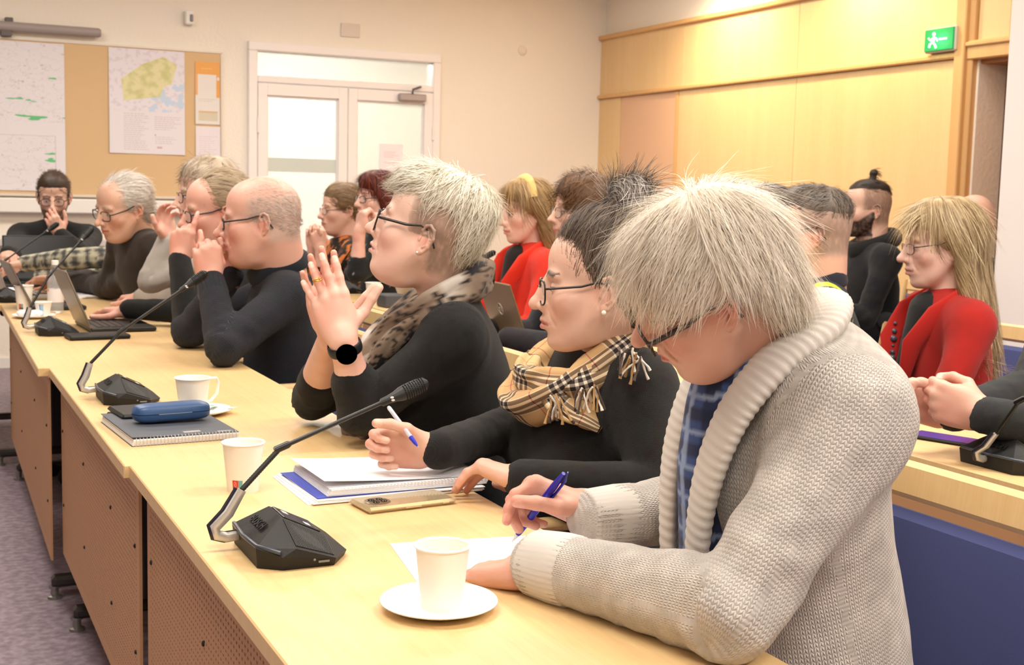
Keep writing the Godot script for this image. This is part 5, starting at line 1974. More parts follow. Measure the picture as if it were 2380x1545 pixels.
# roots on the shell (still in head space); flow(p, n) gives the direction; returns ribbons in head space
func strands(root: MB, f: Sdf, count: int, length: Vector2, steps: int, width: float, flow: Callable, c0: Color, c1: Color, s: int, lift := 0.004, frizz := 0.15, where: Callable = everywhere, down := Vector3.ZERO, clump := 0.35) -> MB:
	var g := RandomNumberGenerator.new()
	g.seed = s
	var mb := MB.new()
	var lst := f.all()
	var made := 0
	var tries := 0
	while made < count and tries < count * 6:
		tries += 1
		var k := g.randi_range(0, root.idx.size() / 3 - 1) * 3
		var u := g.randf()
		var v := g.randf()
		if u + v > 1.0:
			u = 1.0 - u
			v = 1.0 - v
		var i0 := root.idx[k]
		var p := root.v[i0] + (root.v[root.idx[k + 1]] - root.v[i0]) * u + (root.v[root.idx[k + 2]] - root.v[i0]) * v
		var n := root.n[i0]
		if not where.call(p):
			continue
		made += 1
		var len := g.randf_range(length.x, length.y)
		var st := len / steps
		var lay := g.randf() * lift
		var tilt := Vector3(g.randfn(0, 1), g.randfn(0, 1), g.randfn(0, 1)) * frizz
		var lock := p * 4200.0
		tilt += Vector3(nz.get_noise_3dv(lock), nz.get_noise_3dv(lock + Vector3(70, 0, 0)), nz.get_noise_3dv(lock + Vector3(0, 70, 0))) * clump
		var shade := nz.get_noise_3dv(lock + Vector3(0, 0, 90)) * clump * 0.5
		var dir: Vector3 = flow.call(p, n)
		var col := lin(c0.lerp(c1, clampf(g.randfn(0.5, 0.26) + shade, 0.0, 1.0)))
		var base := mb.v.size()
		var w := width * g.randf_range(0.6, 1.3)
		p -= n * 0.001
		for q in steps + 1:
			var fl: Vector3 = flow.call(p, n)
			dir = (dir * 0.55 + fl * 0.45 + tilt * 0.5 + down * st * 6.0).normalized()
			if q > 0:
				p += dir * st
				var d := f.at(p, lst)
				var want := lay * minf(1.0, q * 0.4)
				if d < want or (q % 3 == 1 and d < want + 0.012):
					var e := 0.003
					var gr := Vector3(f.at(p + Vector3(e, 0, 0), lst) - d, f.at(p + Vector3(0, e, 0), lst) - d, f.at(p + Vector3(0, 0, e), lst) - d)
					n = gr.normalized()
					if d < want:
						p += n * (want - d)
			var sd := dir.cross(n)
			if sd.length() < 0.05:
				sd = dir.cross(Vector3(0.3, 0.5, 0.8))
			sd = sd.normalized() * w * (1.0 if q < steps - 1 else (0.7 if q < steps else 0.15))
			mb.v.append(p - sd)
			mb.v.append(p + sd)
			mb.n.append(n)
			mb.n.append(n)
			mb.c.append(col)
			mb.c.append(col)
			mb.uv.append(Vector2.ZERO)
			mb.uv.append(Vector2.ZERO)
			if q > 0:
				var o := base + q * 2
				mb.idx.append_array(PackedInt32Array([o - 2, o + 1, o - 1, o - 2, o, o + 1]))
	return mb

# ---------------- clothes
# bones of the upper body into a field; tags: 1 torso, 2 left upper arm, 3 left forearm, 4 right upper, 5 right forearm
func torso_field(o: Dictionary) -> Sdf:
	var f := Sdf.new()
	var pel: Vector3 = o.pelvis
	var nk: Vector3 = o.neck
	var sl: Vector3 = o.shl
	var sr: Vector3 = o.shr
	var up := (nk - pel).normalized()
	var rt := (sl - sr)
	rt = (rt - up * rt.dot(up)).normalized()
	var bs := Basis(rt, up, rt.cross(up))
	var g: float = o.get("girth", 1.0)
	var bel: float = o.get("belly", 1.0)
	var wd := sl.distance_to(sr) * 0.5
	var h := nk.distance_to(pel)
	var fw := bs.z
	f.ell(pel, Vector3(0.175 * g, 0.12, 0.135 * g), 0.06, bs, 1)
	f.ell(pel + up * h * 0.34 + fw * 0.03 * bel, Vector3(0.160 * g, 0.16, 0.125 * g * bel), 0.08, bs, 1)
	f.ell(pel + up * h * 0.68 + fw * 0.012, Vector3(0.165 * g, 0.17, 0.118 * g), 0.08, bs, 1)
	f.cap(sl.lerp(sr, 0.08), sr.lerp(sl, 0.08), 0.062 * o.get("shoulder", 1.0), 0.062 * o.get("shoulder", 1.0), 0.07, 1)
	var nb := nk - up * 0.01
	for s in [sl, sr]:
		f.cap(nb, nb.lerp(s, 0.8) + up * 0.012, 0.058, 0.045, 0.05, 1)
	if o.has("hunch"):
		f.ell(nk - up * 0.055 - fw * 0.050, Vector3(0.150, 0.085, 0.085), 0.07, bs, 1)
	if o.has("bust"):
		for s: float in [-1.0, 1.0]:
			f.ell(pel + up * h * 0.60 + fw * 0.10 * g + rt * s * 0.075, Vector3(0.075, 0.08, 0.07) * o.bust, 0.06, bs, 1)
	var ar: float = o.get("arm", 1.0)
	f.cap(sl, o.ell, 0.058 * ar, 0.050 * ar, 0.05, 2)
	f.cap(o.ell, o.wrl, 0.050 * ar, 0.039 * ar, 0.015, 3)
	f.cap(sr, o.elr, 0.058 * ar, 0.050 * ar, 0.05, 4)
	f.cap(o.elr, o.wrr, 0.050 * ar, 0.039 * ar, 0.015, 5)
	return f

# mesh of a garment with folds, and knit coordinates along each bone
func garment(f: Sdf, o: Dictionary, cell: float, fold: float, tint: Callable) -> MB:
	var mb := MB.new()
	f.net(mb, cell)
	refresh_normals(mb, 0, 0)
	var away := Vector3(0.43, 0.0, -0.9)
	for i in mb.v.size():
		var p := mb.v[i]
		var id := f.nearest(p)
		var tg := f.tag[id]
		var s := 0.0
		var ang := 0.0
		var amp := 0.35
		var q := Vector3.ZERO
		if tg >= 2 and tg <= 5:
			var ax := f.b[id] - f.a[id]
			var ln := ax.length()
			ax /= ln
			s = (p - f.a[id]).dot(ax)
			var e1 := (away - ax * away.dot(ax)).normalized()
			var e2 := ax.cross(e1)
			var d := p - f.a[id]
			ang = atan2(d.dot(e2), d.dot(e1))
			var el: Vector3 = o.ell if tg < 4 else o.elr
			var dist := p.distance_to(el)
			amp = 0.30 + 1.1 * exp(-dist * dist / 0.010)
			if tg == 3 or tg == 5:
				q = Vector3(s * 38.0, cos(ang) * 0.9, sin(ang) * 0.9 + tg)
			else:
				q = Vector3(s * 22.0, cos(ang) * 1.1, sin(ang) * 1.1 + tg)
			mb.uv[i] = Vector2(ang * 0.052, s)
		else:
			var up: Vector3 = (o.neck - o.pelvis).normalized()
			var d: Vector3 = p - o.pelvis
			s = d.dot(up)
			var rt: Vector3 = (o.shl - o.shr).normalized()
			var e1 := (away - up * away.dot(up)).normalized()
			ang = atan2(d.dot(up.cross(e1)), d.dot(e1))
			mb.uv[i] = Vector2(ang * 0.15, s)
			q = Vector3(d.dot(rt) * 7.0, s * 10.0, d.dot(up.cross(rt)) * 7.0)
			var sh := minf(p.distance_to(o.shl), p.distance_to(o.shr))
			amp = 0.45 + 0.5 * exp(-sh * sh / 0.02)
		var nv := nz.get_noise_3dv(q * 55.0)
		nv = nv * 0.6 + (0.5 - absf(nz.get_noise_3dv(q * 34.0 + Vector3(400, 0, 0)))) * 0.8
		mb.v[i] = p + mb.n[i] * nv * fold * amp
		mb.c[i] = lin(tint.call(p, tg, s, ang))
	refresh_normals(mb, 0, 0)
	return mb

func knit_texture(kind: int) -> ImageTexture:
	# columns of V stitches (0), ribs (1)
	var n := 64
	var im := Image.create(n, n, false, Image.FORMAT_RGBA8)
	for y in n:
		for x in n:
			var u := float(x) / n
			var v := float(y) / n
			var h := 0.0
			if kind == 0:
				var cx := fposmod(u * 4.0, 1.0)
				var side := absf(cx - 0.5) * 2.0
				var cy := fposmod(v * 4.0 + side * 0.55, 1.0)
				h = pow(sin(PI * cy), 0.7) * pow(sin(PI * fposmod(cx * 2.0, 1.0)), 0.6)
			else:
				h = pow(sin(PI * fposmod(u * 4.0, 1.0)), 0.8) * (0.8 + 0.2 * sin(TAU * v * 8.0))
			im.set_pixel(x, y, Color(h, h, h))
	im.bump_map_to_normal_map(5.0)
	im.generate_mipmaps()
	return ImageTexture.create_from_image(im)

func cloth_mat(knit: int, per_m: float, rough := 0.9, strength := 1.0) -> StandardMaterial3D:
	var m := vmat(rough)
	m.rim_enabled = true
	m.rim = 0.15
	m.rim_tint = 0.6
	if knit >= 0:
		m.normal_enabled = true
		m.normal_texture = knit_texture(knit)
		m.normal_scale = strength
		m.uv1_scale = Vector3(per_m, per_m, 1)
	return m

func limbs(o: Dictionary, c: Color, who: Node3D) -> void:
	# thighs, shins and shoes under the desk
	var fw: Vector3 = o.front
	var sd := Vector3.UP.cross(fw)
	var f := Sdf.new()
	var pel: Vector3 = o.pelvis
	pel.y = minf(pel.y, 0.56)
	for s: float in [-1.0, 1.0]:
		var hip := pel + sd * s * 0.09
		var kn := hip + fw * 0.40
		kn.y = 0.50
		var an := kn + fw * 0.02
		an.y = 0.10
		f.cap(hip, kn, 0.085, 0.062, 0.03)
		f.cap(kn, an, 0.058, 0.042, 0.02)
		f.cap(an + Vector3(0, -0.055, 0) - fw * 0.04, an + Vector3(0, -0.062, 0) + fw * 0.15, 0.04, 0.036, 0.02)
	var mb := MB.new()
	f.net(mb, 0.024)
	refresh_normals(mb, 0, 0)
	for i in mb.v.size():
		mb.c[i] = lin(c)
	put(who, "trousers", mb, vmat(0.9))

func put(who: Node3D, called: String, mb: MB, m: Material, label := "") -> MeshInstance3D:
	for i in mb.v.size():
		mb.v[i] -= who.position
	return part(who, called, mb, m, label)

# spectacles in head space
func spectacles(who: Node3D, t: Transform3D, c: Color, o := {}) -> void:
	var hw: float = o.get("hw", 0.0245)
	var hh: float = o.get("hh", 0.0175)
	var rim: float = o.get("rim", 0.0016)
	var zf: float = o.get("z", 0.1015)
	var dy: float = o.get("dy", -0.004)
	var pw: float = o.get("square", 3.0)
	var half: bool = o.get("half", false)
	var mb := MB.new()
	var lens := MB.new()
	mb.xf = t
	lens.xf = t
	for s: float in [-1.0, 1.0]:
		var ring := []
		var rr := []
		for k in 33:
			var a := TAU * k / 32.0
			var ca := cos(a)
			var sa := sin(a)
			var x := signf(ca) * pow(absf(ca), 2.0 / pw) * hw
			var y := signf(sa) * pow(absf(sa), 2.0 / pw) * hh * (1.0 if sa > 0 else 1.08)
			ring.append(Vector3(s * 0.0325 + x, dy + y, zf - pow(absf(s * 0.0325 + x) / 0.06, 2.0) * 0.008))
			rr.append(rim if not half or sa > -0.1 else rim * 0.35)
		mb.tube(ring, rr, 7, false)
		var mid := Vector3(s * 0.0325, dy, zf - 0.003)
		for k in 32:
			lens.tri(mid, ring[k], ring[k + 1])
		var hx := s * (0.0325 + hw)
		var top := dy + hh * 0.35
		mb.tube([Vector3(hx, top, zf - 0.008), Vector3(s * 0.068, top + 0.001, zf - 0.018), Vector3(s * 0.0785, top + 0.005, 0.03), Vector3(s * 0.0795, top + 0.012, 0.0), Vector3(s * 0.0765, top + 0.006, -0.020), Vector3(s * 0.0705, top - 0.024, -0.038)], [rim * 1.3, rim * o.get("temple", 1.3), rim * o.get("temple", 1.3), rim * 1.1, rim, rim], 7, true, 1.0, Vector3.UP)
	mb.tube([Vector3(-0.0325 + hw, dy + hh * 0.25, zf - 0.0006), Vector3(0, dy + hh * 0.42, zf + 0.003), Vector3(0.0325 - hw, dy + hh * 0.25, zf - 0.0006)], [rim], 7)
	var g := Node3D.new()
	g.name = "spectacles"
	who.add_child(g)
	put2(who, g, "frame", mb, mat(c, 0.3))
	put2(who, g, "lens", lens, M.lens)

func put2(who: Node3D, under: Node, called: String, mb: MB, m: Material) -> MeshInstance3D:
	for i in mb.v.size():
		mb.v[i] -= who.position
	return part(under, called, mb, m)

func person(label: String, o: Dictionary) -> Node3D:
	var p: Vector3 = o.pelvis
	return thing("person", label, "person", Vector3(p.x, 0, p.z), 0.0, "")

# skin of a person: head, neck, hands in one mesh
func body(who: Node3D, o: Dictionary, cell: float) -> Sdf:
	var mb := MB.new()
	var f := add_head(mb, o, o.head, o.neck, cell)
	for h in o.get("hands", []):
		add_hand(mb, h, o.skin if not h.has("skin") else h.skin, minf(cell, 0.0045))
	# the figure under the clothes, so that head, arms and hands are one body
	var g := torso_field(o)
	for i in g.typ.size():
		g.r[i] *= 0.72
		if g.typ[i] == 1:
			g.b[i] *= 0.80
	g.cap(o.neck - Vector3(0, 0.05, 0), o.head.origin - o.head.basis.y * 0.03, 0.035, 0.04, 0.02)
	var i0 := mb.idx.size()
	var first := g.net(mb, 0.024)
	for i in range(first, mb.v.size()):
		mb.c[i] = lin(o.skin)
	refresh_normals(mb, first, i0)
	put(who, "body", mb, M.skin)
	return f

func add_mb(dst: MB, src: MB) -> void:
	var k := dst.v.size()
	dst.v.append_array(src.v)
	dst.n.append_array(src.n)
	dst.c.append_array(src.c)
	dst.uv.append_array(src.uv)
	for i in src.idx:
		dst.idx.append(i + k)

# short hair that grows straight out of the skin
func stubble(who: Node3D, t: Transform3D, area: Sdf, o: Dictionary, c0: Color, c1: Color, n: int, length: Vector2, flow: Callable, s: int, width: float) -> void:
	var root := shell(area, t, 0.008, c0, c1)
	var mb := strands(root, head_field(o), n, length, 4, width, flow, c0, c1, s, 0.002, 0.25)
	move(mb, 0, t)
	put(who, "hair", mb, M.hair)

func everywhere(_p: Vector3) -> bool:
	return true

# positions of the people's joints, metres
var P := {}

func _hand(who: String, h: Dictionary) -> void:
	if not P[who].has("hands"):
		P[who]["hands"] = []
	P[who].hands.append(h)

func joints() -> void:
	P.writer = {"head": Transform3D(Basis(Vector3(-0.4754, -0.3047, 0.8253), Vector3(-0.5468, 0.8373, -0.0058), Vector3(-0.6892, -0.4540, -0.5647)) * 0.925, Vector3(0.9229, 1.1638, -1.3514)), "neck": Vector3(1.0350, 1.0750, -1.3600), "shl": Vector3(1.0400, 1.0050, -1.2000), "shr": Vector3(1.1800, 0.9950, -1.5300), "pelvis": Vector3(1.2000, 0.5000, -1.3600), "front": Vector3(-0.9032, 0.0000, -0.4293),
		"ell": Vector3(0.8620, 0.7970, -1.1850), "elr": Vector3(1.1200, 0.8000, -1.6000), "wrl": Vector3(0.7628, 0.7800, -1.4783), "wrr": Vector3(0.9211, 0.7950, -1.6169), "girth": 1.06, "belly": 1.1, "arm": 1.12, "shoulder": 1.15, "hunch": 1}
	P.scarf = {"head": Transform3D(Basis(Vector3(-0.4289, 0.0000, 0.9034), Vector3(-0.0315, 0.9994, -0.0150), Vector3(-0.9028, -0.0349, -0.4286)) * 0.990, Vector3(1.1294, 1.1124, -2.0048)), "neck": Vector3(1.1850, 0.9750, -2.0850), "shl": Vector3(1.1946, 0.9250, -1.9362), "shr": Vector3(1.2354, 0.9250, -2.2838), "pelvis": Vector3(1.2700, 0.5000, -2.1400), "front": Vector3(-0.9932, 0.0000, -0.1165),
		"ell": Vector3(1.1700, 0.7650, -1.8500), "elr": Vector3(1.1100, 0.8000, -2.3000), "wrl": Vector3(0.9421, 0.7900, -1.9048), "wrr": Vector3(0.8582, 0.8120, -2.0886), "girth": 1.02, "arm": 0.92, "bust": 1.1}
	P.fringe = [Vector3(1.0240, 0.9149, -1.9588), Vector3(1.0300, 0.9197, -1.9509), Vector3(1.0627, 0.9380, -1.9207), Vector3(1.0700, 0.9465, -1.9127), Vector3(1.1301, 1.0017, -1.8962), Vector3(1.1378, 1.0078, -1.8876), Vector3(1.1509, 0.9933, -1.8796)]
	P.blonde = {"head": Transform3D(Basis(Vector3(-0.5100, 0.0000, 0.8602), Vector3(0.2515, 0.9563, 0.1491), Vector3(-0.8226, 0.2924, -0.4877)) * 1.030, Vector3(1.0090, 1.1894, -2.5403)), "neck": Vector3(1.0750, 1.0200, -2.5850), "shl": Vector3(1.0416, 0.9650, -2.4516), "shr": Vector3(1.1684, 0.9650, -2.7884), "pelvis": Vector3(1.2200, 0.5000, -2.6600), "front": Vector3(-0.9358, 0.0000, -0.3525),
		"ell": Vector3(0.8500, 0.8150, -2.4900), "elr": Vector3(0.8350, 0.8000, -2.7800), "wrl": Vector3(0.7962, 0.9712, -2.4550), "wrr": Vector3(0.8002, 0.9794, -2.5400), "girth": 1.08, "arm": 0.95, "bust": 1.1, "shoulder": 1.05}
	P.watch = {"at": Vector3(0.8016, 0.9556, -2.4585), "axis": Vector3(0.3184, -0.9250, -0.2073), "face": Vector3(-0.3064, 0.1169, 0.9447)}
	P.ring = {"at": Vector3(0.7433, 1.0952, -2.4620), "axis": Vector3(-0.2799, 0.9530, -0.1157)}
	P.navy = {"head": Transform3D(Basis(Vector3(-0.2971, 0.0000, 0.9548), Vector3(-0.0666, 0.9976, -0.0207), Vector3(-0.9525, -0.0698, -0.2964)) * 1.130, Vector3(1.0097, 1.1715, -3.9656)), "neck": Vector3(1.0850, 0.9850, -4.0200), "shl": Vector3(1.0719, 0.9350, -3.8598), "shr": Vector3(1.1581, 0.9350, -4.2402), "pelvis": Vector3(1.2200, 0.5000, -4.0500), "front": Vector3(-0.9753, 0.0000, -0.2209),
		"ell": Vector3(0.8504, 0.8000, -3.7544), "elr": Vector3(0.8400, 0.8000, -4.2200), "wrl": Vector3(0.8478, 0.9812, -3.9300), "wrr": Vector3(0.9470, 0.9889, -4.1000), "girth": 1.14, "belly": 1.15, "arm": 1.1, "shoulder": 1.1}
	P.black = {"head": Transform3D(Basis(Vector3(0.0027, -0.0691, 0.9976), Vector3(-0.1393, 0.9879, 0.0688), Vector3(-0.9902, -0.1392, -0.0069)) * 1.100, Vector3(1.0074, 1.1873, -4.5821)), "neck": Vector3(1.0600, 1.0000, -4.6300), "shl": Vector3(1.0920, 0.9450, -4.4750), "shr": Vector3(1.0880, 0.9450, -4.8450), "pelvis": Vector3(1.2000, 0.5000, -4.6800), "front": Vector3(-0.9999, 0.0000, 0.0108),
		"ell": Vector3(0.8504, 0.8000, -4.2898), "elr": Vector3(0.9800, 0.8000, -4.8500), "wrl": Vector3(0.8479, 1.0194, -4.4200), "wrr": Vector3(0.7662, 0.8000, -4.9968), "girth": 1.02, "arm": 0.98}
	P.pale = {"head": Transform3D(Basis(Vector3(-0.0349, 0.0000, 0.9994), Vector3(-0.0871, 0.9962, -0.0030), Vector3(-0.9956, -0.0872, -0.0347)) * 1.120, Vector3(1.1073, 1.2407, -5.2101)), "neck": Vector3(1.1405, 1.0528, -5.2089), "shl": Vector3(1.1475, 0.9978, -5.0290), "shr": Vector3(1.1334, 0.9978, -5.3888), "pelvis": Vector3(1.2000, 0.5000, -5.3000), "front": Vector3(-0.9992, 0.0000, 0.0391),
		"ell": Vector3(0.8596, 0.9077, -5.0500), "elr": Vector3(1.0000, 0.8000, -5.4000), "wrl": Vector3(0.9195, 1.0584, -5.0500), "wrr": Vector3(0.9012, 0.8000, -5.5279), "girth": 0.98}
	P.brown = {"head": Transform3D(Basis(Vector3(0.4234, -0.1005, 0.9003), Vector3(-0.2096, 0.9560, 0.2053), Vector3(-0.8813, -0.2756, 0.3837)) * 1.120, Vector3(0.8512, 1.1740, -5.7150)), "neck": Vector3(0.9285, 1.0485, -5.7966), "shl": Vector3(0.9714, 0.9935, -5.6115), "shr": Vector3(0.8857, 0.9935, -5.9817), "pelvis": Vector3(1.1200, 0.5000, -5.7800), "front": Vector3(-0.9742, 0.0000, 0.2255),
		"ell": Vector3(0.8680, 0.8000, -6.0561), "elr": Vector3(0.8500, 0.8000, -6.1500), "wrl": Vector3(0.6680, 0.8000, -6.6375), "wrr": Vector3(0.7460, 0.8200, -6.9828), "girth": 1.05, "arm": 1.0}
	P.plaid = {"head": Transform3D(Basis(Vector3(0.3624, 0.0000, 0.9320), Vector3(-0.1618, 0.9848, 0.0629), Vector3(-0.9179, -0.1736, 0.3569)) * 1.000, Vector3(0.9897, 1.1536, -6.4271)), "neck": Vector3(1.0264, 0.9893, -6.4413), "shl": Vector3(1.0900, 0.9343, -6.2623), "shr": Vector3(0.9629, 0.9343, -6.6204), "pelvis": Vector3(1.2000, 0.5000, -6.5000), "front": Vector3(-0.9424, 0.0000, 0.3345),
		"ell": Vector3(0.7180, 0.9184, -6.3500), "elr": Vector3(0.9000, 0.8000, -6.7500), "wrl": Vector3(0.5186, 0.8823, -6.5500), "wrr": Vector3(0.6200, 0.8000, -6.8500), "girth": 1.05}
	P.far = {"head": Transform3D(Basis(Vector3(0.9857, 0.0000, 0.1687), Vector3(-0.0408, 0.9703, 0.2385), Vector3(-0.1637, -0.2419, 0.9564)) * 1.060, Vector3(0.7655, 1.1917, -7.6546)), "neck": Vector3(0.7733, 1.0203, -7.7000), "shl": Vector3(0.9704, 0.9653, -7.6659), "shr": Vector3(0.5762, 0.9653, -7.7341), "pelvis": Vector3(0.8000, 0.5000, -7.8500), "front": Vector3(-0.1705, 0.0000, 0.9854),
		"ell": Vector3(0.8646, 0.8913, -7.2500), "elr": Vector3(0.5503, 0.8652, -7.3000), "wrl": Vector3(0.7679, 0.9926, -7.3300), "wrr": Vector3(0.4723, 0.9085, -7.0000), "girth": 1.0}
	P.orange = {"head": Transform3D(Basis(Vector3(0.0028, 0.0000, 1.0000), Vector3(-0.0349, 0.9994, 0.0001), Vector3(-0.9994, -0.0349, 0.0028)) * 1.120, Vector3(2.2354, 1.1580, -6.9462)), "neck": Vector3(2.2654, 0.9732, -6.9463), "shl": Vector3(2.2635, 0.9182, -6.7563), "shr": Vector3(2.2674, 0.9182, -7.1363), "pelvis": Vector3(2.3354, 0.5000, -6.9465), "front": Vector3(-0.9999, 0.0000, -0.0102),
		"ell": Vector3(2.0485, 0.7677, -6.7200), "elr": Vector3(2.0212, 0.7704, -6.8500), "wrl": Vector3(2.0472, 0.9445, -6.7200), "wrr": Vector3(2.0238, 0.9532, -6.7800), "girth": 1.1}
	P.redhair = {"head": Transform3D(Basis(Vector3(0.1486, -0.0000, 0.9889), Vector3(0.0000, 1.0000, 0.0000), Vector3(-0.9889, 0.0000, 0.1486)) * 1.080, Vector3(2.2223, 1.2301, -6.2920)), "neck": Vector3(2.2523, 1.0519, -6.2923), "shl": Vector3(2.2515, 0.9969, -6.1123), "shr": Vector3(2.2531, 0.9969, -6.4723), "pelvis": Vector3(2.3223, 0.5000, -6.2930), "front": Vector3(-1.0000, 0.0000, -0.0045),
		"ell": Vector3(2.0328, 0.8598, -6.0500), "elr": Vector3(2.1301, 0.7469, -6.5211), "wrl": Vector3(2.0418, 1.0636, -6.0500), "wrr": Vector3(1.9109, 0.7769, -6.4390)}
	P.redjacket = {"head": Transform3D(Basis(Vector3(-0.0015, 0.0000, 1.0000), Vector3(-0.1392, 0.9903, -0.0002), Vector3(-0.9903, -0.1392, -0.0015)) * 1.060, Vector3(2.3853, 1.1988, -4.8715)), "neck": Vector3(2.4152, 1.0239, -4.8725), "shl": Vector3(2.4185, 0.9689, -4.6826), "shr": Vector3(2.4120, 0.9689, -5.0625), "pelvis": Vector3(2.4852, 0.5000, -4.8749), "front": Vector3(-0.9999, 0.0000, 0.0172),
		"ell": Vector3(2.3033, 0.7189, -4.6287), "elr": Vector3(2.2873, 0.7189, -5.1084), "wrl": Vector3(2.0808, 0.7489, -4.7013), "wrr": Vector3(2.0701, 0.7489, -5.0211)}
	P.brownhair = {"head": Transform3D(Basis(Vector3(-0.1488, 0.0000, 0.9889), Vector3(0.0000, 1.0000, 0.0000), Vector3(-0.9889, 0.0000, -0.1488)) * 1.000, Vector3(2.2121, 1.2148, -4.0641)), "neck": Vector3(2.2417, 1.0498, -4.0596), "shl": Vector3(2.2105, 0.9948, -3.8773), "shr": Vector3(2.2729, 0.9948, -4.2420), "pelvis": Vector3(2.3110, 0.5000, -4.0492), "front": Vector3(-0.9857, 0.0000, -0.1687),
		"ell": Vector3(2.0888, 0.7448, -3.8500), "elr": Vector3(2.1573, 0.7448, -4.3049), "wrl": Vector3(1.8832, 0.7748, -3.9619), "wrr": Vector3(1.9278, 0.7748, -4.2585)}
	P.darkred = {"head": Transform3D(Basis(Vector3(-0.7265, 0.0000, 0.6872), Vector3(0.0000, 1.0000, 0.0000), Vector3(-0.6872, 0.0000, -0.7265)) * 1.050, Vector3(3.2323, 1.1917, -4.3533)), "neck": Vector3(3.2564, 1.0185, -4.3354), "shl": Vector3(3.1434, 0.9635, -4.1889), "shr": Vector3(3.3694, 0.9635, -4.4819), "pelvis": Vector3(3.3126, 0.5000, -4.2937), "front": Vector3(-0.7918, 0.0000, -0.6108),
		"ell": Vector3(3.0229, 0.7135, -4.2223), "elr": Vector3(3.2971, 0.7135, -4.5916), "wrl": Vector3(2.8940, 0.7435, -4.4177), "wrr": Vector3(3.0728, 0.7435, -4.6585)}
	P.hivis = {"head": Transform3D(Basis(Vector3(-0.5691, 0.0000, 0.8223), Vector3(-0.0287, 0.9994, -0.0199), Vector3(-0.8218, -0.0349, -0.5688)) * 1.060, Vector3(2.4468, 1.1829, -3.0553)), "neck": Vector3(2.4731, 1.0080, -3.0409), "shl": Vector3(2.3727, 0.9530, -2.8680), "shr": Vector3(2.5735, 0.9530, -3.2139), "pelvis": Vector3(2.5345, 0.5000, -3.0073), "front": Vector3(-0.8649, 0.0000, -0.5019),
		"ell": Vector3(2.2478, 0.7030, -2.8792), "elr": Vector3(2.4879, 0.7030, -3.3179), "wrl": Vector3(2.0932, 0.7330, -3.0550), "wrr": Vector3(2.2565, 0.7330, -3.3533), "girth": 1.08}
	P.topknot = {"head": Transform3D(Basis(Vector3(-0.2918, 0.0000, 0.9565), Vector3(-0.0334, 0.9994, -0.0102), Vector3(-0.9559, -0.0349, -0.2916)) * 1.060, Vector3(4.0327, 1.2415, -4.6451)), "neck": Vector3(4.0614, 1.0666, -4.6364), "shl": Vector3(3.9972, 1.0116, -4.4364), "shr": Vector3(4.1256, 1.0116, -4.8363), "pelvis": Vector3(4.1283, 0.5000, -4.6160), "front": Vector3(-0.9521, 0.0000, -0.3058),
		"ell": Vector3(3.8708, 0.7616, -4.4227), "elr": Vector3(4.0225, 0.7616, -4.9201), "wrl": Vector3(3.6837, 0.7916, -4.5634), "wrr": Vector3(3.7887, 0.7916, -4.9077), "girth": 1.05}
	P.longhair = {"head": Transform3D(Basis(Vector3(-0.4408, 0.0000, 0.8976), Vector3(-0.0938, 0.9945, -0.0461), Vector3(-0.8927, -0.1045, -0.4384)) * 1.100, Vector3(2.9098, 1.1491, -2.9967)), "neck": Vector3(2.9386, 0.9676, -2.9884), "shl": Vector3(2.8849, 0.9126, -2.8166), "shr": Vector3(2.9923, 0.9126, -3.1602), "pelvis": Vector3(3.0059, 0.5000, -2.9689), "front": Vector3(-0.9545, 0.0000, -0.2983),
		"ell": Vector3(2.7594, 0.6626, -2.8008), "elr": Vector3(2.8874, 0.6626, -3.2427), "wrl": Vector3(2.5703, 0.6926, -2.9389), "wrr": Vector3(2.6538, 0.6926, -3.2271)}
	P.baldback = {"head": Transform3D(Basis(Vector3(-0.9645, 0.0000, -0.2641), Vector3(0.0000, 1.0000, 0.0000), Vector3(0.2641, 0.0000, -0.9645)) * 1.050, Vector3(4.2476, 1.1902, -4.2013)), "neck": Vector3(4.2552, 1.0170, -4.1723), "shl": Vector3(4.0755, 0.9620, -4.1280), "shr": Vector3(4.4348, 0.9620, -4.2166), "pelvis": Vector3(4.2729, 0.5000, -4.1046), "front": Vector3(-0.2394, 0.0000, -0.9709),
		"ell": Vector3(4.0023, 0.7120, -4.2301), "elr": Vector3(4.4472, 0.7120, -4.3467), "wrl": Vector3(4.0239, 0.7420, -4.4632), "wrr": Vector3(4.3141, 0.7420, -4.5392)}
	P.clasped = {"head": Transform3D(Basis(Vector3(-0.6528, 0.0000, 0.7575), Vector3(0.0000, 1.0000, 0.0000), Vector3(-0.7575, 0.0000, -0.6528)) * 1.050, Vector3(2.5317, 1.1984, -2.0684)), "neck": Vector3(2.5545, 1.0252, -2.0488), "shl": Vector3(2.3329, 0.9846, -1.8811), "shr": Vector3(2.4861, 1.0362, -2.1486), "pelvis": Vector3(2.6075, 0.5000, -2.0031), "front": Vector3(-0.7377, 0.0000, -0.6752),
		"ell": Vector3(2.1703, 0.8080, -1.8260), "elr": Vector3(2.3205, 0.8584, -2.0725), "wrl": Vector3(1.9876, 0.8466, -1.8959), "wrr": Vector3(2.0022, 0.8330, -1.9988), "arm": 1.0}
	_hand("writer", {"side": -1.0, "at": Vector3(0.7579, 0.7708, -1.4921), "dir": Vector3(-0.3180, -0.2681, -0.9094), "palm": Vector3(-0.0496, -0.9917, 0.1190), "curls": [[8, 10, 6, 5], [6, 10, 6, 1], [8, 12, 6, -4], [12, 14, 8, -9]], "thumb": [Vector3(0.72, 0.62, 0.30), Vector3(0.45, 0.88, 0.12), Vector3(0.25, 0.95, 0.05)], "fore": Vector3(0.7820, 0.7833, -1.4215), "fore_r": 0.030, "size": 1.06})
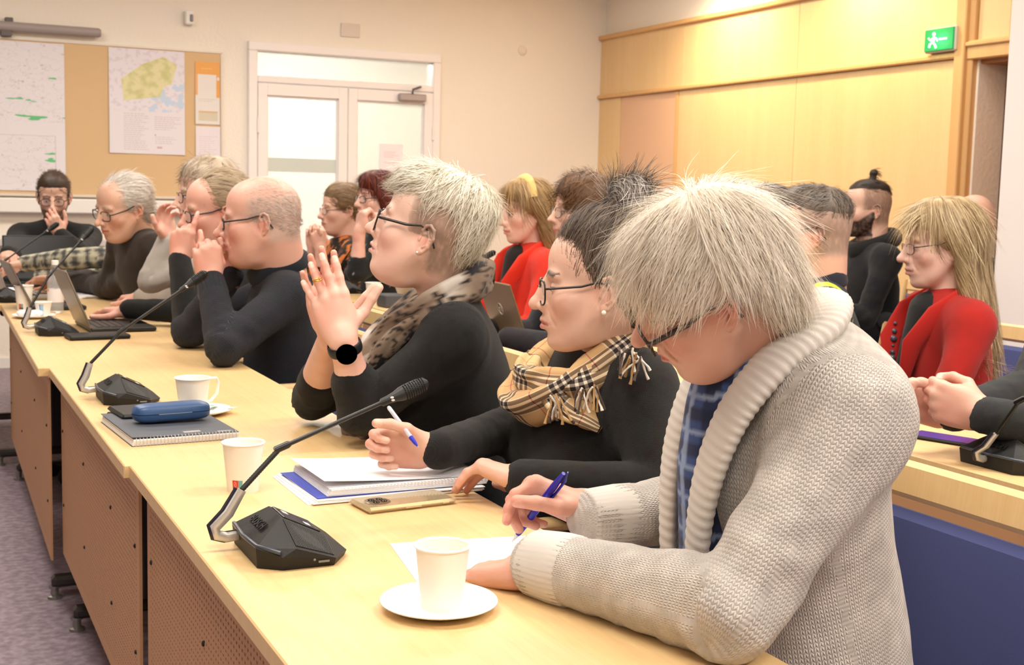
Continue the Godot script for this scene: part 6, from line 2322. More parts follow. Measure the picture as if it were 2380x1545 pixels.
	_hand("writer", {"side": 1.0, "at": Vector3(0.9282, 0.8015, -1.6374), "dir": Vector3(-0.8021, 0.3109, -0.5099), "palm": Vector3(-0.2372, -0.8778, 0.4163), "curls": [[52, 34, 14, 4], [60, 52, 26, 0], [66, 70, 40, 0], [70, 76, 44, 0]], "thumb": [Vector3(0.62, 0.66, 0.42), Vector3(0.30, 0.92, 0.25), Vector3(0.05, 0.95, 0.28), Vector3(0.35, 0.1, 0.9)], "fore": Vector3(0.9709, 0.7963, -1.6126), "fore_r": 0.028, "size": 1.06})
	_hand("scarf", {"side": -1.0, "at": Vector3(0.9421, 0.7900, -1.9048), "dir": Vector3(-0.4677, 0.1395, -0.8728), "palm": Vector3(-0.2844, -0.9481, 0.1422), "curls": [[38, 22, 10, 4], [40, 22, 10, 1], [42, 24, 12, -3], [40, 24, 12, -7]], "thumb": [Vector3(0.72, 0.62, 0.30), Vector3(0.45, 0.88, 0.12), Vector3(0.25, 0.95, 0.05)], "fore": Vector3(0.9904, 0.7847, -1.8931), "fore_r": 0.024, "size": 0.94})
	_hand("scarf", {"side": 1.0, "at": Vector3(0.8490, 0.8120, -2.0924), "dir": Vector3(-0.8807, 0.0793, -0.4670), "palm": Vector3(-0.4734, -0.1873, 0.8607), "curls": [[50, 75, 40, 2], [54, 80, 42, 0], [58, 84, 45, -2], [62, 84, 45, -3]], "thumb": [Vector3(0.62, 0.66, 0.42), Vector3(0.30, 0.92, 0.25), Vector3(0.05, 0.95, 0.28), Vector3(0.35, 0.1, 0.9)], "fore": Vector3(0.8965, 0.8102, -2.1207), "fore_r": 0.024, "size": 0.94})
	_hand("blonde", {"side": -1.0, "at": Vector3(0.7962, 0.9712, -2.4550), "dir": Vector3(-0.2799, 0.9530, -0.1157), "palm": Vector3(0.3078, -0.0672, -0.9491), "curls": [[4, 6, 4, 3], [3, 6, 4, 0], [5, 8, 5, -5], [12, 10, 6, -14]], "thumb": [Vector3(0.80, 0.45, 0.30), Vector3(0.75, 0.65, 0.05), Vector3(0.75, 0.65, -0.05)], "fore": Vector3(0.8366, 0.8540, -2.4813), "fore_r": 0.042, "size": 1.00})
	_hand("blonde", {"side": 1.0, "at": Vector3(0.8002, 0.9794, -2.5400), "dir": Vector3(-0.1980, 0.9802, 0.0000), "palm": Vector3(-0.3042, 0.1657, 0.9381), "curls": [[4, 6, 4, 3], [3, 6, 4, 0], [5, 8, 5, -4], [12, 10, 6, -9]], "thumb": [Vector3(0.80, 0.45, 0.30), Vector3(0.75, 0.65, 0.05), Vector3(0.75, 0.65, -0.05)], "fore": Vector3(0.8263, 0.8449, -2.7200), "fore_r": 0.042, "size": 1.00})
	_hand("navy", {"side": -1.0, "at": Vector3(0.8478, 0.9812, -3.9300), "dir": Vector3(-0.0973, 0.9950, -0.0210), "palm": Vector3(-0.0330, -0.0707, -0.9969), "curls": [[62, 80, 40, 1], [64, 84, 42, 0], [66, 84, 42, 0], [66, 80, 40, -1]], "thumb": [Vector3(0.55, 0.62, 0.55), Vector3(0.05, 0.85, 0.50), Vector3(-0.35, 0.85, 0.35)], "fore": Vector3(0.8484, 0.9450, -3.8949), "fore_r": 0.030, "size": 1.10})
	_hand("navy", {"side": 1.0, "at": Vector3(0.9470, 0.9889, -4.1000), "dir": Vector3(-0.1917, 0.9806, -0.0414), "palm": Vector3(-0.0875, 0.0723, 0.9935), "curls": [[50, 75, 40, 2], [54, 80, 42, 0], [58, 84, 45, -2], [62, 84, 45, -3]], "thumb": [Vector3(0.55, 0.62, 0.55), Vector3(0.05, 0.85, 0.50), Vector3(-0.35, 0.85, 0.35)], "fore": Vector3(0.9256, 0.9511, -4.1240), "fore_r": 0.030, "size": 1.10})
	_hand("black", {"side": -1.0, "at": Vector3(0.8479, 1.0194, -4.4200), "dir": Vector3(0.1170, 0.9929, 0.0224), "palm": Vector3(0.4890, -0.0538, -0.8706), "curls": [[10, 12, 6, 3], [62, 80, 40, 0], [66, 84, 42, 0], [66, 80, 40, -1]], "thumb": [Vector3(0.55, 0.62, 0.55), Vector3(0.05, 0.85, 0.50), Vector3(-0.35, 0.85, 0.35)], "fore": Vector3(0.8484, 0.9755, -4.3940), "fore_r": 0.029, "size": 1.06})
	_hand("black", {"side": 1.0, "at": Vector3(0.7662, 0.7950, -4.9968), "dir": Vector3(-0.5249, -0.0948, -0.8459), "palm": Vector3(0.0000, -0.9889, 0.1483), "curls": [[8, 10, 6, 5], [6, 10, 6, 1], [8, 12, 6, -4], [12, 14, 8, -9]], "thumb": [Vector3(0.80, 0.45, 0.30), Vector3(0.75, 0.65, 0.05), Vector3(0.75, 0.65, -0.05)], "fore": Vector3(0.8157, 0.8000, -4.9629), "fore_r": 0.030, "size": 1.06})
	_hand("pale", {"side": -1.0, "at": Vector3(0.9195, 1.0584, -5.0500), "dir": Vector3(-0.0979, 0.9950, -0.0178), "palm": Vector3(0.4471, 0.0337, 0.8938), "curls": [[25, 30, 15, 4], [28, 34, 18, 1], [32, 38, 20, -3], [36, 40, 22, -7]], "thumb": [Vector3(0.72, 0.62, 0.30), Vector3(0.45, 0.88, 0.12), Vector3(0.25, 0.95, 0.05)], "size": 1.00})
	_hand("pale", {"side": 1.0, "at": Vector3(0.8925, 0.8000, -5.5293), "dir": Vector3(-0.3448, -0.1076, -0.9325), "palm": Vector3(0.0000, -0.9950, 0.0995), "curls": [[25, 30, 15, 4], [28, 34, 18, 1], [32, 38, 20, -3], [36, 40, 22, -7]], "thumb": [Vector3(0.72, 0.62, 0.30), Vector3(0.45, 0.88, 0.12), Vector3(0.25, 0.95, 0.05)], "size": 1.00})
	_hand("brown", {"side": -1.0, "at": Vector3(0.6680, 0.8000, -6.6375), "dir": Vector3(-0.9937, -0.0499, -0.1000), "palm": Vector3(0.0000, -0.9285, 0.3714), "curls": [[25, 30, 15, 4], [28, 34, 18, 1], [32, 38, 20, -3], [36, 40, 22, -7]], "thumb": [Vector3(0.72, 0.62, 0.30), Vector3(0.45, 0.88, 0.12), Vector3(0.25, 0.95, 0.05)], "size": 1.05})
	_hand("plaid", {"side": -1.0, "at": Vector3(0.5186, 0.8823, -6.5500), "dir": Vector3(-0.9859, -0.1483, -0.0781), "palm": Vector3(0.0000, -0.9806, 0.1961), "curls": [[25, 30, 15, 4], [28, 34, 18, 1], [32, 38, 20, -3], [36, 40, 22, -7]], "thumb": [Vector3(0.72, 0.62, 0.30), Vector3(0.45, 0.88, 0.12), Vector3(0.25, 0.95, 0.05)], "size": 1.00})
	_hand("far", {"side": -1.0, "at": Vector3(0.7679, 0.9926, -7.3300), "dir": Vector3(-0.4653, 0.8838, -0.0487), "palm": Vector3(0.1040, 0.0616, -0.9927), "curls": [[20, 30, 20, 3], [24, 34, 22, 0], [28, 36, 24, -3], [32, 38, 24, -6]], "thumb": [Vector3(0.72, 0.62, 0.30), Vector3(0.45, 0.88, 0.12), Vector3(0.25, 0.95, 0.05)], "size": 1.00})
	_hand("far", {"side": 1.0, "at": Vector3(0.4723, 0.9085, -7.0000), "dir": Vector3(0.0000, -0.1961, 0.9806), "palm": Vector3(0.0000, -1.0000, 0.0000), "curls": [[25, 30, 15, 4], [28, 34, 18, 1], [32, 38, 20, -3], [36, 40, 22, -7]], "thumb": [Vector3(0.72, 0.62, 0.30), Vector3(0.45, 0.88, 0.12), Vector3(0.25, 0.95, 0.05)], "size": 1.00})
	_hand("orange", {"side": -1.0, "at": Vector3(2.0472, 0.9445, -6.7200), "dir": Vector3(-0.1419, 0.9889, -0.0432), "palm": Vector3(0.0504, -0.0456, -0.9977), "curls": [[50, 75, 40, 2], [54, 80, 42, 0], [58, 84, 45, -2], [62, 84, 45, -3]], "thumb": [Vector3(0.55, 0.62, 0.55), Vector3(0.05, 0.85, 0.50), Vector3(-0.35, 0.85, 0.35)], "fore": Vector3(2.0485, 0.7677, -6.7200), "fore_r": 0.045, "size": 1.05})
	_hand("orange", {"side": 1.0, "at": Vector3(2.0238, 0.9532, -6.7800), "dir": Vector3(0.0478, 0.9988, 0.0146), "palm": Vector3(-0.5144, 0.0456, 0.8563), "curls": [[50, 75, 40, 2], [54, 80, 42, 0], [58, 84, 45, -2], [62, 84, 45, -3]], "thumb": [Vector3(0.55, 0.62, 0.55), Vector3(0.05, 0.85, 0.50), Vector3(-0.35, 0.85, 0.35)], "fore": Vector3(2.0212, 0.7704, -6.8500), "fore_r": 0.045, "size": 1.05})
	_hand("redhair", {"side": -1.0, "at": Vector3(2.0418, 1.0636, -6.0500), "dir": Vector3(0.1406, 0.9889, 0.0474), "palm": Vector3(0.9729, -0.0175, -0.2307), "curls": [[50, 75, 40, 2], [54, 80, 42, 0], [58, 84, 45, -2], [62, 84, 45, -3]], "thumb": [Vector3(0.55, 0.62, 0.55), Vector3(0.05, 0.85, 0.50), Vector3(-0.35, 0.85, 0.35)], "fore": Vector3(2.0346, 0.9006, -6.0500), "fore_r": 0.042, "size": 1.05})
	_hand("clasped", {"side": -1.0, "at": Vector3(1.9876, 0.8466, -1.8959), "dir": Vector3(-0.6696, 0.2425, -0.7020), "palm": Vector3(0.8042, -0.0292, -0.5937), "curls": [[55, 62, 20, 1], [58, 64, 22, 0], [60, 64, 24, 0], [60, 62, 24, -1]], "thumb": [Vector3(0.55, 0.62, 0.55), Vector3(0.05, 0.85, 0.50), Vector3(-0.35, 0.85, 0.35)], "fore": Vector3(2.0278, 0.8381, -1.8805), "fore_r": 0.027, "size": 1.08})
	_hand("clasped", {"side": 1.0, "at": Vector3(2.0022, 0.8330, -1.9988), "dir": Vector3(-0.6611, 0.2873, -0.6931), "palm": Vector3(-0.4993, -0.1269, 0.8571), "curls": [[55, 62, 20, 1], [58, 64, 22, 0], [60, 64, 24, 0], [60, 62, 24, -1]], "thumb": [Vector3(0.55, 0.62, 0.55), Vector3(0.05, 0.85, 0.50), Vector3(-0.35, 0.85, 0.35)], "fore": Vector3(2.0500, 0.8368, -2.0099), "fore_r": 0.027, "size": 1.08})

func pens() -> void:
	pen("blue ballpoint pen in the writing man's right hand", Vector3(0.8320, 0.7415, -1.7185), Vector3(0.8550, 0.8724, -1.5995), 0)
	pen("clear ballpoint pen with blue grip in the scarf woman's hand", Vector3(0.7956, 0.8324, -2.0247), Vector3(0.7825, 0.8848, -2.1433), 1)

# ---------------------------------------------------------------- the people
func solid(c: Color, v := 0.06) -> Callable:
	return func(p: Vector3, _t: int, _s: float, _a: float) -> Color:
		var k := 1.0 + nz.get_noise_3dv(p * 1200.0) * v
		return Color(c.r * k, c.g * k, c.b * k)

# woven check: two sets of stripes across the cloth coordinates
func plaid_tint(base: Color, dark: Color, light: Color, scale: float) -> Callable:
	return func(p: Vector3, _t: int, s: float, a: float) -> Color:
		var u := fposmod(a * 0.07 / scale + nz.get_noise_3dv(p * 300.0) * 0.06, 1.0)
		var v := fposmod(s / scale + nz.get_noise_3dv(p * 320.0) * 0.06, 1.0)
		var c := base
		if u < 0.36:
			c = c.lerp(dark, 0.6)
		if v < 0.36:
			c = c.lerp(dark, 0.6)
		if absf(u - 0.68) < 0.07 or absf(v - 0.68) < 0.07:
			c = c.lerp(light, 0.6)
		return c

func ringband(c: Vector3, axis: Vector3, r: float, th: float, hgt: float, seg := 36, wob := 0.0) -> MB:
	# a soft band round an axis: collars, cuffs, watch straps
	var mb := MB.new()
	var e1 := axis.cross(Vector3(0.2, 0.3, 0.9)).normalized()
	var e2 := axis.cross(e1)
	var pts := []
	for k in seg + 1:
		var a := TAU * k / seg
		pts.append(c + (e1 * cos(a) + e2 * sin(a)) * (r + wob * sin(a * 3.0)) )
	mb.tube(pts, [hgt], 10, false, th / hgt, e1)
	return mb

func hair_short(w := 1.0, thick := 0.006, low := 0.0) -> Sdf:
	var f := Sdf.new()
	f.ell(Vector3(0, 0.040 + thick * 0.4, -0.024), Vector3((0.0775 + thick) * w, 0.086 + thick, 0.098 + thick), 0.02)
	f.ell(Vector3(0, 0.082, 0.022), Vector3(0.060 * w, 0.040 + thick * 0.4, 0.055), 0.03)
	f.ell(Vector3(0, -0.028 - low, -0.072), Vector3(0.056 * w, 0.058, 0.044), 0.03)
	f.dig(Vector3(0, 0.006, 0.108), Vector3(0.074, 0.062, 0.046), 0.010)
	for s: float in [-1.0, 1.0]:
		f.dig(Vector3(s * 0.088, -0.055, 0.040), Vector3(0.050, 0.062, 0.060), 0.012)
	return f

func flow_back(p: Vector3, n: Vector3) -> Vector3:
	var d := Vector3(p.x * 4.0, -0.25 - 3.0 * maxf(0.0, -p.z - 0.05), -1.0)
	return (d - n * n.dot(d)).normalized()

func flow_down(p: Vector3, n: Vector3) -> Vector3:
	var d := Vector3(p.x * 5.0, -1.0, -0.25 if p.z < 0.03 else 0.2)
	if p.y > 0.09:
		d = Vector3(p.x * 14.0, -0.2, p.z * 6.0)
	return (d - n * n.dot(d)).normalized()

func flow_forward(p: Vector3, n: Vector3) -> Vector3:
	var d := Vector3(p.x * 6.0 + 0.25, -0.3, 0.9)
	if p.z < -0.05:
		d = Vector3(p.x * 4.0, -1.0, -0.2)
	return (d - n * n.dot(d)).normalized()

func wear_hair(who: Node3D, t: Transform3D, f: Sdf, cell: float, c0: Color, c1: Color, n: int, length: Vector2, flow: Callable, s: int, width := 0.0007, lift := 0.006, frizz := 0.12, called := "hair", down := Vector3.ZERO, steps := 8) -> void:
	var root := shell(f, t, cell, c0.lerp(c1, 0.15), c0.lerp(c1, 0.6), Vector3(1500, 500, 1500), 0.002)
	var all := MB.new()
	if n > 0:
		all = strands(root, f, n, length, steps, width * 0.75, flow, c0, c1, s, lift, frizz, everywhere, down, 0.2)
	add_mb(all, root)
	move(all, 0, t)
	put(who, called, all, M.hair)

func dressed(label: String, o: Dictionary, top: String, tint: Callable, m: Material, head_cell: float, cloth_cell: float, fold: float, legs := Color(0.08, 0.08, 0.10)) -> Node3D:
	var who := person(label, o)
	body(who, o, head_cell)
	var f := torso_field(o)
	put(who, top, garment(f, o, cloth_cell, fold, tint), m)
	limbs(o, legs, who)
	return who

func people() -> void:
	joints()
	nz.seed = 7
	nz.frequency = 0.01
	nz.fractal_octaves = 2
	nz.noise_type = FastNoiseLite.TYPE_SIMPLEX_SMOOTH
	M.skin = vmat(0.5)
	M.skin.subsurf_scatter_enabled = true
	M.skin.subsurf_scatter_strength = 0.05
	bump(M.skin, 6, 0.35, 2.2)
	M.skin.uv1_triplanar = true
	M.skin.uv1_scale = Vector3(14, 14, 14)
	M.skin.normal_scale = 0.35
	M.hair = vmat(0.55)
	M.lens = mat(Color(0.9, 0.93, 0.95, 0.10), 0.03)
	M.lens.transparency = BaseMaterial3D.TRANSPARENCY_ALPHA
	M.cloth = cloth_mat(-1, 1.0, 0.92)
	M.knit = cloth_mat(0, 42.0, 0.95, 1.3)
	M.fine = cloth_mat(0, 90.0, 0.95, 0.7)
	M.rib = cloth_mat(1, 40.0, 0.95, 1.2)
	writer()
	scarf_woman()
	blonde_woman()
	front_row_rest()
	second_row()

func writer() -> void:
	var o: Dictionary = P.writer
	o.merge({"skin": Color(0.84, 0.65, 0.57), "hair": Color(0.80, 0.76, 0.70), "brow": Color(0.78, 0.72, 0.66), "fat": 0.7, "nose": 1.5, "jaw": 1.05, "flush": 1.2, "neck_r": 0.058})
	var who := person("white-haired man in a grey knitted cardigan bent over a sheet, writing", o)
	body(who, o, 0.0026)
	var f := torso_field(o)
	var grey := Color(0.82, 0.79, 0.76)
	var tint := func(p: Vector3, _t: int, _s: float, _a: float) -> Color:
		var k := 1.0 + nz.get_noise_3dv(p * 2600.0) * 0.10 + nz.get_noise_3dv(p * 500.0) * 0.03
		return Color(grey.r * k, grey.g * k, grey.b * k)
	put(who, "cardigan", garment(f, o, 0.0075, 0.013, tint), M.knit)
	# ribbed cuffs
	var ribtint := lin(grey * 0.97)
	for e in [[o.ell, o.wrl], [o.elr, o.wrr]]:
		var cuff := MB.new()
		cuff.col = ribtint
		var d: Vector3 = (e[1] - e[0]).normalized()
		var q: Vector3 = e[1]
		cuff.tube([q - d * 0.066, q - d * 0.06, q - d * 0.035, q - d * 0.01, q + d * 0.010, q + d * 0.017, q + d * 0.012], [0.040, 0.0475, 0.0480, 0.0460, 0.0445, 0.042, 0.034], 76, false, 1.0, Vector3.UP, 0.2)
		ribs(cuff, 76, 0.0011)
		put(who, "cuff", smooth(cuff), M.cloth)
	# shawl collar: a thick ribbed roll round the neck running down both fronts
	var nk: Vector3 = o.neck
	var pel: Vector3 = o.pelvis
	var up := (nk - pel).normalized()
	var sd: Vector3 = o.shl - o.shr
	sd = (sd - up * sd.dot(up)).normalized()
	var fw := sd.cross(up)
	var bs := Basis(sd, up, fw)
	var mb := MB.new()
	mb.col = ribtint
	var path := []
	var rs := []
	for s in [[0.070, -0.46, 0.188, 0.024], [0.082, -0.34, 0.190, 0.026], [0.090, -0.22, 0.168, 0.032], [0.094, -0.12, 0.135, 0.038], [0.096, -0.04, 0.085, 0.042], [0.092, 0.012, 0.022, 0.046], [0.066, 0.030, -0.036, 0.050], [0.0, 0.036, -0.062, 0.052], [-0.066, 0.030, -0.036, 0.050], [-0.092, 0.012, 0.022, 0.046], [-0.096, -0.04, 0.085, 0.042], [-0.094, -0.12, 0.135, 0.038], [-0.090, -0.22, 0.168, 0.032], [-0.082, -0.34, 0.190, 0.026], [-0.070, -0.46, 0.188, 0.024]]:
		path.append(nk + bs * Vector3(s[0], s[1], s[2]))
		rs.append(s[3])
	var cv := Curve3D.new()
	for i in path.size():
		var tg: Vector3 = (path[mini(i + 1, path.size() - 1)] - path[maxi(i - 1, 0)]) * 0.17
		cv.add_point(path[i], -tg, tg)
	var pp := []
	var rr := []
	for i in 421:
		var u := i / 420.0 * (path.size() - 1)
		var a := mini(int(u), path.size() - 2)
		pp.append(cv.sample(a, u - a))
		rr.append(lerpf(rs[a], rs[a + 1], u - a) + [0.0014, 0.0, -0.0014, 0.0][i % 4])
	mb.tube(pp, rr, 22, true, 0.42, fw)
	put(who, "shawl_collar", smooth(mb), M.cloth)
	# checked shirt front and collar
	var sf := Sdf.new()
	sf.ell(pel + up * 0.22 + fw * 0.085, Vector3(0.105, 0.20, 0.108), 0.05, bs, 1)
	sf.ell(pel + up * 0.40 + fw * 0.072, Vector3(0.088, 0.17, 0.090), 0.05, bs, 1)
	sf.cap(nk - up * 0.05 + fw * 0.055, nk + up * 0.03 + fw * 0.022, 0.062, 0.066, 0.04, 1)
	var shirt := plaid_tint(Color(0.20, 0.28, 0.48), Color(0.06, 0.085, 0.17), Color(0.72, 0.78, 0.88), 0.045)
	put(who, "checked_shirt", garment(sf, o, 0.006, 0.004, shirt), M.cloth)
	limbs(o, Color(0.12, 0.13, 0.18), who)
	# hair: long and white, falling forward from the crown
	var t: Transform3D = o.head
	var hf := Sdf.new()
	hf.ell(Vector3(0, 0.048, -0.024), Vector3(0.084, 0.088, 0.103), 0.03)
	hf.ell(Vector3(0, 0.080, 0.026), Vector3(0.066, 0.046, 0.062), 0.03)
	for s: float in [-1.0, 1.0]:
		hf.ell(Vector3(s * 0.064, 0.034, -0.006), Vector3(0.026, 0.034, 0.056), 0.03)
		hf.dig(Vector3(s * 0.092, -0.052, 0.020), Vector3(0.05, 0.055, 0.062), 0.012)
	hf.ell(Vector3(0, -0.022, -0.080), Vector3(0.064, 0.060, 0.044), 0.03)
	var c0 := Color(0.80, 0.74, 0.65)
	var c1 := Color(1.0, 0.98, 0.94)
	var flow := func(p: Vector3, n: Vector3) -> Vector3:
		# combed from the crown: forward and to the side in front, down behind the ears
		var d := Vector3(p.x * 5.0, -0.55, 0.75)
		if p.z < -0.03:
			d = Vector3(p.x * 3.0, -1.0, 0.10)
		if p.y > 0.10:
			d += Vector3(signf(p.x) * 0.5, 0.0, p.z * 8.0 + 0.3)
		return (d - n * n.dot(d)).normalized()
	var root := shell(hf, t, 0.005, Color(0.82, 0.75, 0.67), Color(0.92, 0.88, 0.81), Vector3(1500, 500, 1500), 0.002)
	var above := func(p: Vector3) -> bool: return p.y > 0.055 or p.z < -0.07
	var below := func(p: Vector3) -> bool: return p.y <= 0.055
	var hair := strands(root, hf, 11000, Vector2(0.06, 0.115), 12, 0.00028, flow, c0, c1, 11, 0.013, 0.08, above, Vector3.ZERO, 0.40)
	add_mb(hair, strands(root, hf, 6000, Vector2(0.022, 0.045), 7, 0.00028, flow, c0, c1, 13, 0.010, 0.12, below, Vector3.ZERO, 0.40))
	var wisps := strands(root, hf, 700, Vector2(0.04, 0.08), 9, 0.00018, flow, Color(0.9, 0.87, 0.8), Color(1, 0.98, 0.93), 12, 0.022, 0.40)
	add_mb(hair, wisps)
	add_mb(hair, root)
	move(hair, 0, t)
	put(who, "hair", hair, M.hair)
	spectacles(who, t * Transform3D(Basis(Vector3(1, 0, 0), 0.06), Vector3(0, -0.014, 0.008)), Color(0.22, 0.16, 0.15), {"hw": 0.027, "hh": 0.018, "rim": 0.0024, "temple": 1.7, "square": 4.0})

func ribs(mb: MB, sides: int, amp: float) -> void:
	# push every second side of a tube out along its normal
	for i in mb.v.size():
		if int(round(mb.uv[i].x * sides)) % 2 == 0:
			mb.v[i] += mb.n[i] * amp
		else:
			mb.v[i] -= mb.n[i] * amp

func check_texture() -> ImageTexture:
	# camel check: white and black stripe groups with a thin red line
	var n := 256
	var im := Image.create(n, n, false, Image.FORMAT_RGB8)
	var f := func(x: float) -> Color:
		var base := Color(0.80, 0.66, 0.47)
		var k := fposmod(x, 1.0)
		if absf(k - 0.75) < 0.010:
			return Color(0.66, 0.26, 0.20)
		for j in 3:
			if absf(k - (0.17 + 0.115 * j)) < 0.034:
				return Color(0.17, 0.13, 0.12)
		if k > 0.12 and k < 0.46:
			return Color(0.93, 0.89, 0.82)
		return base
	for y in n:
		for x in n:
			var a: Color = f.call(float(x) / n)
			var b: Color = f.call(float(y) / n)
			var weave := 0.96 + 0.08 * float((x + y) % 4 < 2)
			im.set_pixel(x, y, a.lerp(b, 0.5) * weave)
	im.generate_mipmaps()
	return ImageTexture.create_from_image(im)

# a draped roll of cloth: flattened tube with long folds
func drape(path: Array, rs: Array, flat: float, side: Vector3, folds: int, amp: float, uvs: float, s: int) -> MB:
	var cv := Curve3D.new()
	for i in path.size():
		var tg: Vector3 = (path[mini(i + 1, path.size() - 1)] - path[maxi(i - 1, 0)]) * 0.17
		cv.add_point(path[i], -tg, tg)
	var pp := []
	var rr := []
	var n := 70
	for i in n + 1:
		var u := float(i) / n * (path.size() - 1)
		var a := mini(int(u), path.size() - 2)
		pp.append(cv.sample(a, u - a))
		rr.append(lerpf(rs[a], rs[a + 1], u - a))
	var mb := MB.new()
	mb.tube(pp, rr, 48, true, flat, side, uvs)
	for i in mb.v.size():
		var a := mb.uv[i].x * TAU
		var w := mb.uv[i].y / uvs
		var k := sin(a * folds + w * 9.0 + nz.get_noise_2d(w * 600.0, s * 50.0) * 4.0) + 0.6 * nz.get_noise_3d(cos(a) * 160.0, sin(a) * 160.0, w * 900.0 + s * 77.0)
		mb.v[i] += mb.n[i] * k * amp
	return smooth(mb)

func scarf_woman() -> void:
	var o: Dictionary = P.scarf
	o.merge({"skin": Color(0.87, 0.71, 0.63), "hair": Color(0.20, 0.15, 0.12), "nose": 0.8, "jaw": 0.92, "wide": 0.95, "flush": 0.6, "neck_r": 0.047, "lip": Color(0.74, 0.42, 0.40)})
	var who := person("woman in a black top and camel check scarf, hair in a bun, holding a pen", o)
	body(who, o, 0.0028)
	put(who, "black_top", garment(torso_field(o), o, 0.009, 0.006, solid(Color(0.055, 0.053, 0.052), 0.15)), M.fine)
	limbs(o, Color(0.06, 0.06, 0.08), who)
	var t: Transform3D = o.head
	# hair drawn up to a bun
	var hf := Sdf.new()
	hf.ell(Vector3(0, 0.046, -0.030), Vector3(0.0800, 0.089, 0.100), 0.02)
	hf.ell(Vector3(0, 0.092, 0.000), Vector3(0.056, 0.040, 0.062), 0.03)
	hf.ell(Vector3(0, -0.022, -0.074), Vector3(0.056, 0.058, 0.042), 0.03)
	for s: float in [-1.0, 1.0]:
		hf.dig(Vector3(s * 0.092, -0.030, 0.060), Vector3(0.052, 0.088, 0.066), 0.012)
	var bun := Vector3(0, 0.134, -0.046)
	var flow := func(p: Vector3, n: Vector3) -> Vector3:
		var d := bun - p
		d = d - n * n.dot(d) * 0.9
		return d.normalized()
	var c0 := Color(0.16, 0.12, 0.095)
	var c1 := Color(0.56, 0.49, 0.43)
	var root := shell(hf, t, 0.005, Color(0.13, 0.095, 0.075), Color(0.24, 0.19, 0.16), Vector3(2500, 700, 700), 0.0015)
	var hair := strands(root, hf, 6500, Vector2(0.05, 0.10), 8, 0.00045, flow, c0, c1, 21, 0.006, 0.05)
	add_mb(hair, strands(root, hf, 350, Vector2(0.03, 0.07), 7, 0.00018, flow, c0, c1, 22, 0.018, 0.6))
	add_mb(hair, root)
	# the bun itself: a loose ball of hair
	var bf := Sdf.new()
	bf.ell(bun + Vector3(0, 0.030, -0.014), Vector3(0.034, 0.028, 0.036), 0.02)
	var broot := shell(bf, t, 0.005, Color(0.34, 0.30, 0.27), Color(0.58, 0.54, 0.50), Vector3(2000, 2000, 600), 0.003)
	var bflow := func(p: Vector3, n: Vector3) -> Vector3:
		var d := (p - bun).cross(Vector3(0.3, 0.2, 1.0)) + Vector3(0, 0.02, 0)
		return (d - n * n.dot(d)).normalized()
	add_mb(hair, strands(broot, bf, 1600, Vector2(0.04, 0.09), 9, 0.0004, bflow, Color(0.40, 0.36, 0.33), Color(0.82, 0.79, 0.76), 23, 0.008, 0.16))
	add_mb(hair, broot)
	move(hair, 0, t)
	put(who, "hair", hair, M.hair)
	var sc := MB.new()
	var ring := []
	var rr := []
	for k in 41:
		var a := TAU * k / 40.0
		ring.append(bun + Vector3(cos(a) * 0.024, 0.004 + 0.004 * sin(a * 5.0), sin(a) * 0.024))
		rr.append(0.0135 + 0.003 * sin(a * 9.0))
	sc.tube(ring, rr, 12, false)
	for i in sc.v.size():
		sc.v[i] += sc.n[i] * nz.get_noise_3dv(sc.v[i] * 6000.0) * 0.004
	sc = smooth(sc)
	move(sc, 0, t)
	put(who, "scrunchie", sc, mat(Color(0.02, 0.02, 0.022), 0.9))
	spectacles(who, t * Transform3D(Basis.IDENTITY, Vector3(0, -0.004, 0.003)), Color(0.12, 0.10, 0.095), {"hw": 0.026, "hh": 0.021, "rim": 0.0017, "square": 3.2, "temple": 1.3})
	var pe := MB.new()
	pe.xf = t
	pe.ball(Vector3(0.083, -0.042, -0.006), Vector3.ONE * 0.0045, 12, 8)
	put(who, "pearl_earring", pe, mat(Color(0.93, 0.90, 0.86), 0.2))
	# scarf: two loops round the neck and the knotted front
	var nk: Vector3 = o.neck
	var fw: Vector3 = o.front
	var sd := Vector3.UP.cross(fw)
	var cm := mat(Color(1, 1, 1), 0.92)
	cm.albedo_texture = check_texture()
	cm.uv1_scale = Vector3(2.0, 9.0, 1)
	var at := func(l: Array) -> Vector3: return nk + sd * l[0] + Vector3.UP * l[1] + fw * l[2]
	var loop1 := []
	for l in [[0.0, 0.045, -0.075], [0.075, 0.035, -0.045], [0.100, 0.000, 0.02], [0.085, -0.055, 0.095], [0.020, -0.095, 0.145], [-0.060, -0.080, 0.130], [-0.100, -0.02, 0.06], [-0.085, 0.03, -0.02], [-0.02, 0.046, -0.075]]:
		loop1.append(at.call(l))
	add_drape(who, drape(loop1, [0.040, 0.042, 0.044, 0.046, 0.050, 0.046, 0.042, 0.040, 0.040], 0.55, fw, 4, 0.0042, 1.0, 1), cm)
	var loop2 := []
	for l in [[-0.03, 0.02, -0.070], [0.065, 0.02, -0.055], [0.105, -0.015, 0.01], [0.100, -0.045, 0.075], [0.055, -0.050, 0.125], [-0.01, -0.045, 0.140], [-0.07, -0.03, 0.105]]:
		loop2.append(at.call(l))
	add_drape(who, drape(loop2, [0.034, 0.036, 0.040, 0.042, 0.042, 0.038, 0.03], 0.6, fw, 5, 0.004, 1.0, 2), cm)
	var tail := []
	for l in [[0.060, -0.045, 0.115], [0.090, -0.075, 0.105], [0.110, -0.095, 0.070], [0.120, -0.110, 0.045]]:
		tail.append(at.call(l))
	add_drape(who, drape(tail, [0.036, 0.036, 0.034, 0.024], 0.5, Vector3.UP, 4, 0.004, 1.0, 3), cm)
	# fringe cords
	var g := RandomNumberGenerator.new()
	g.seed = 5
	var fr := MB.new()
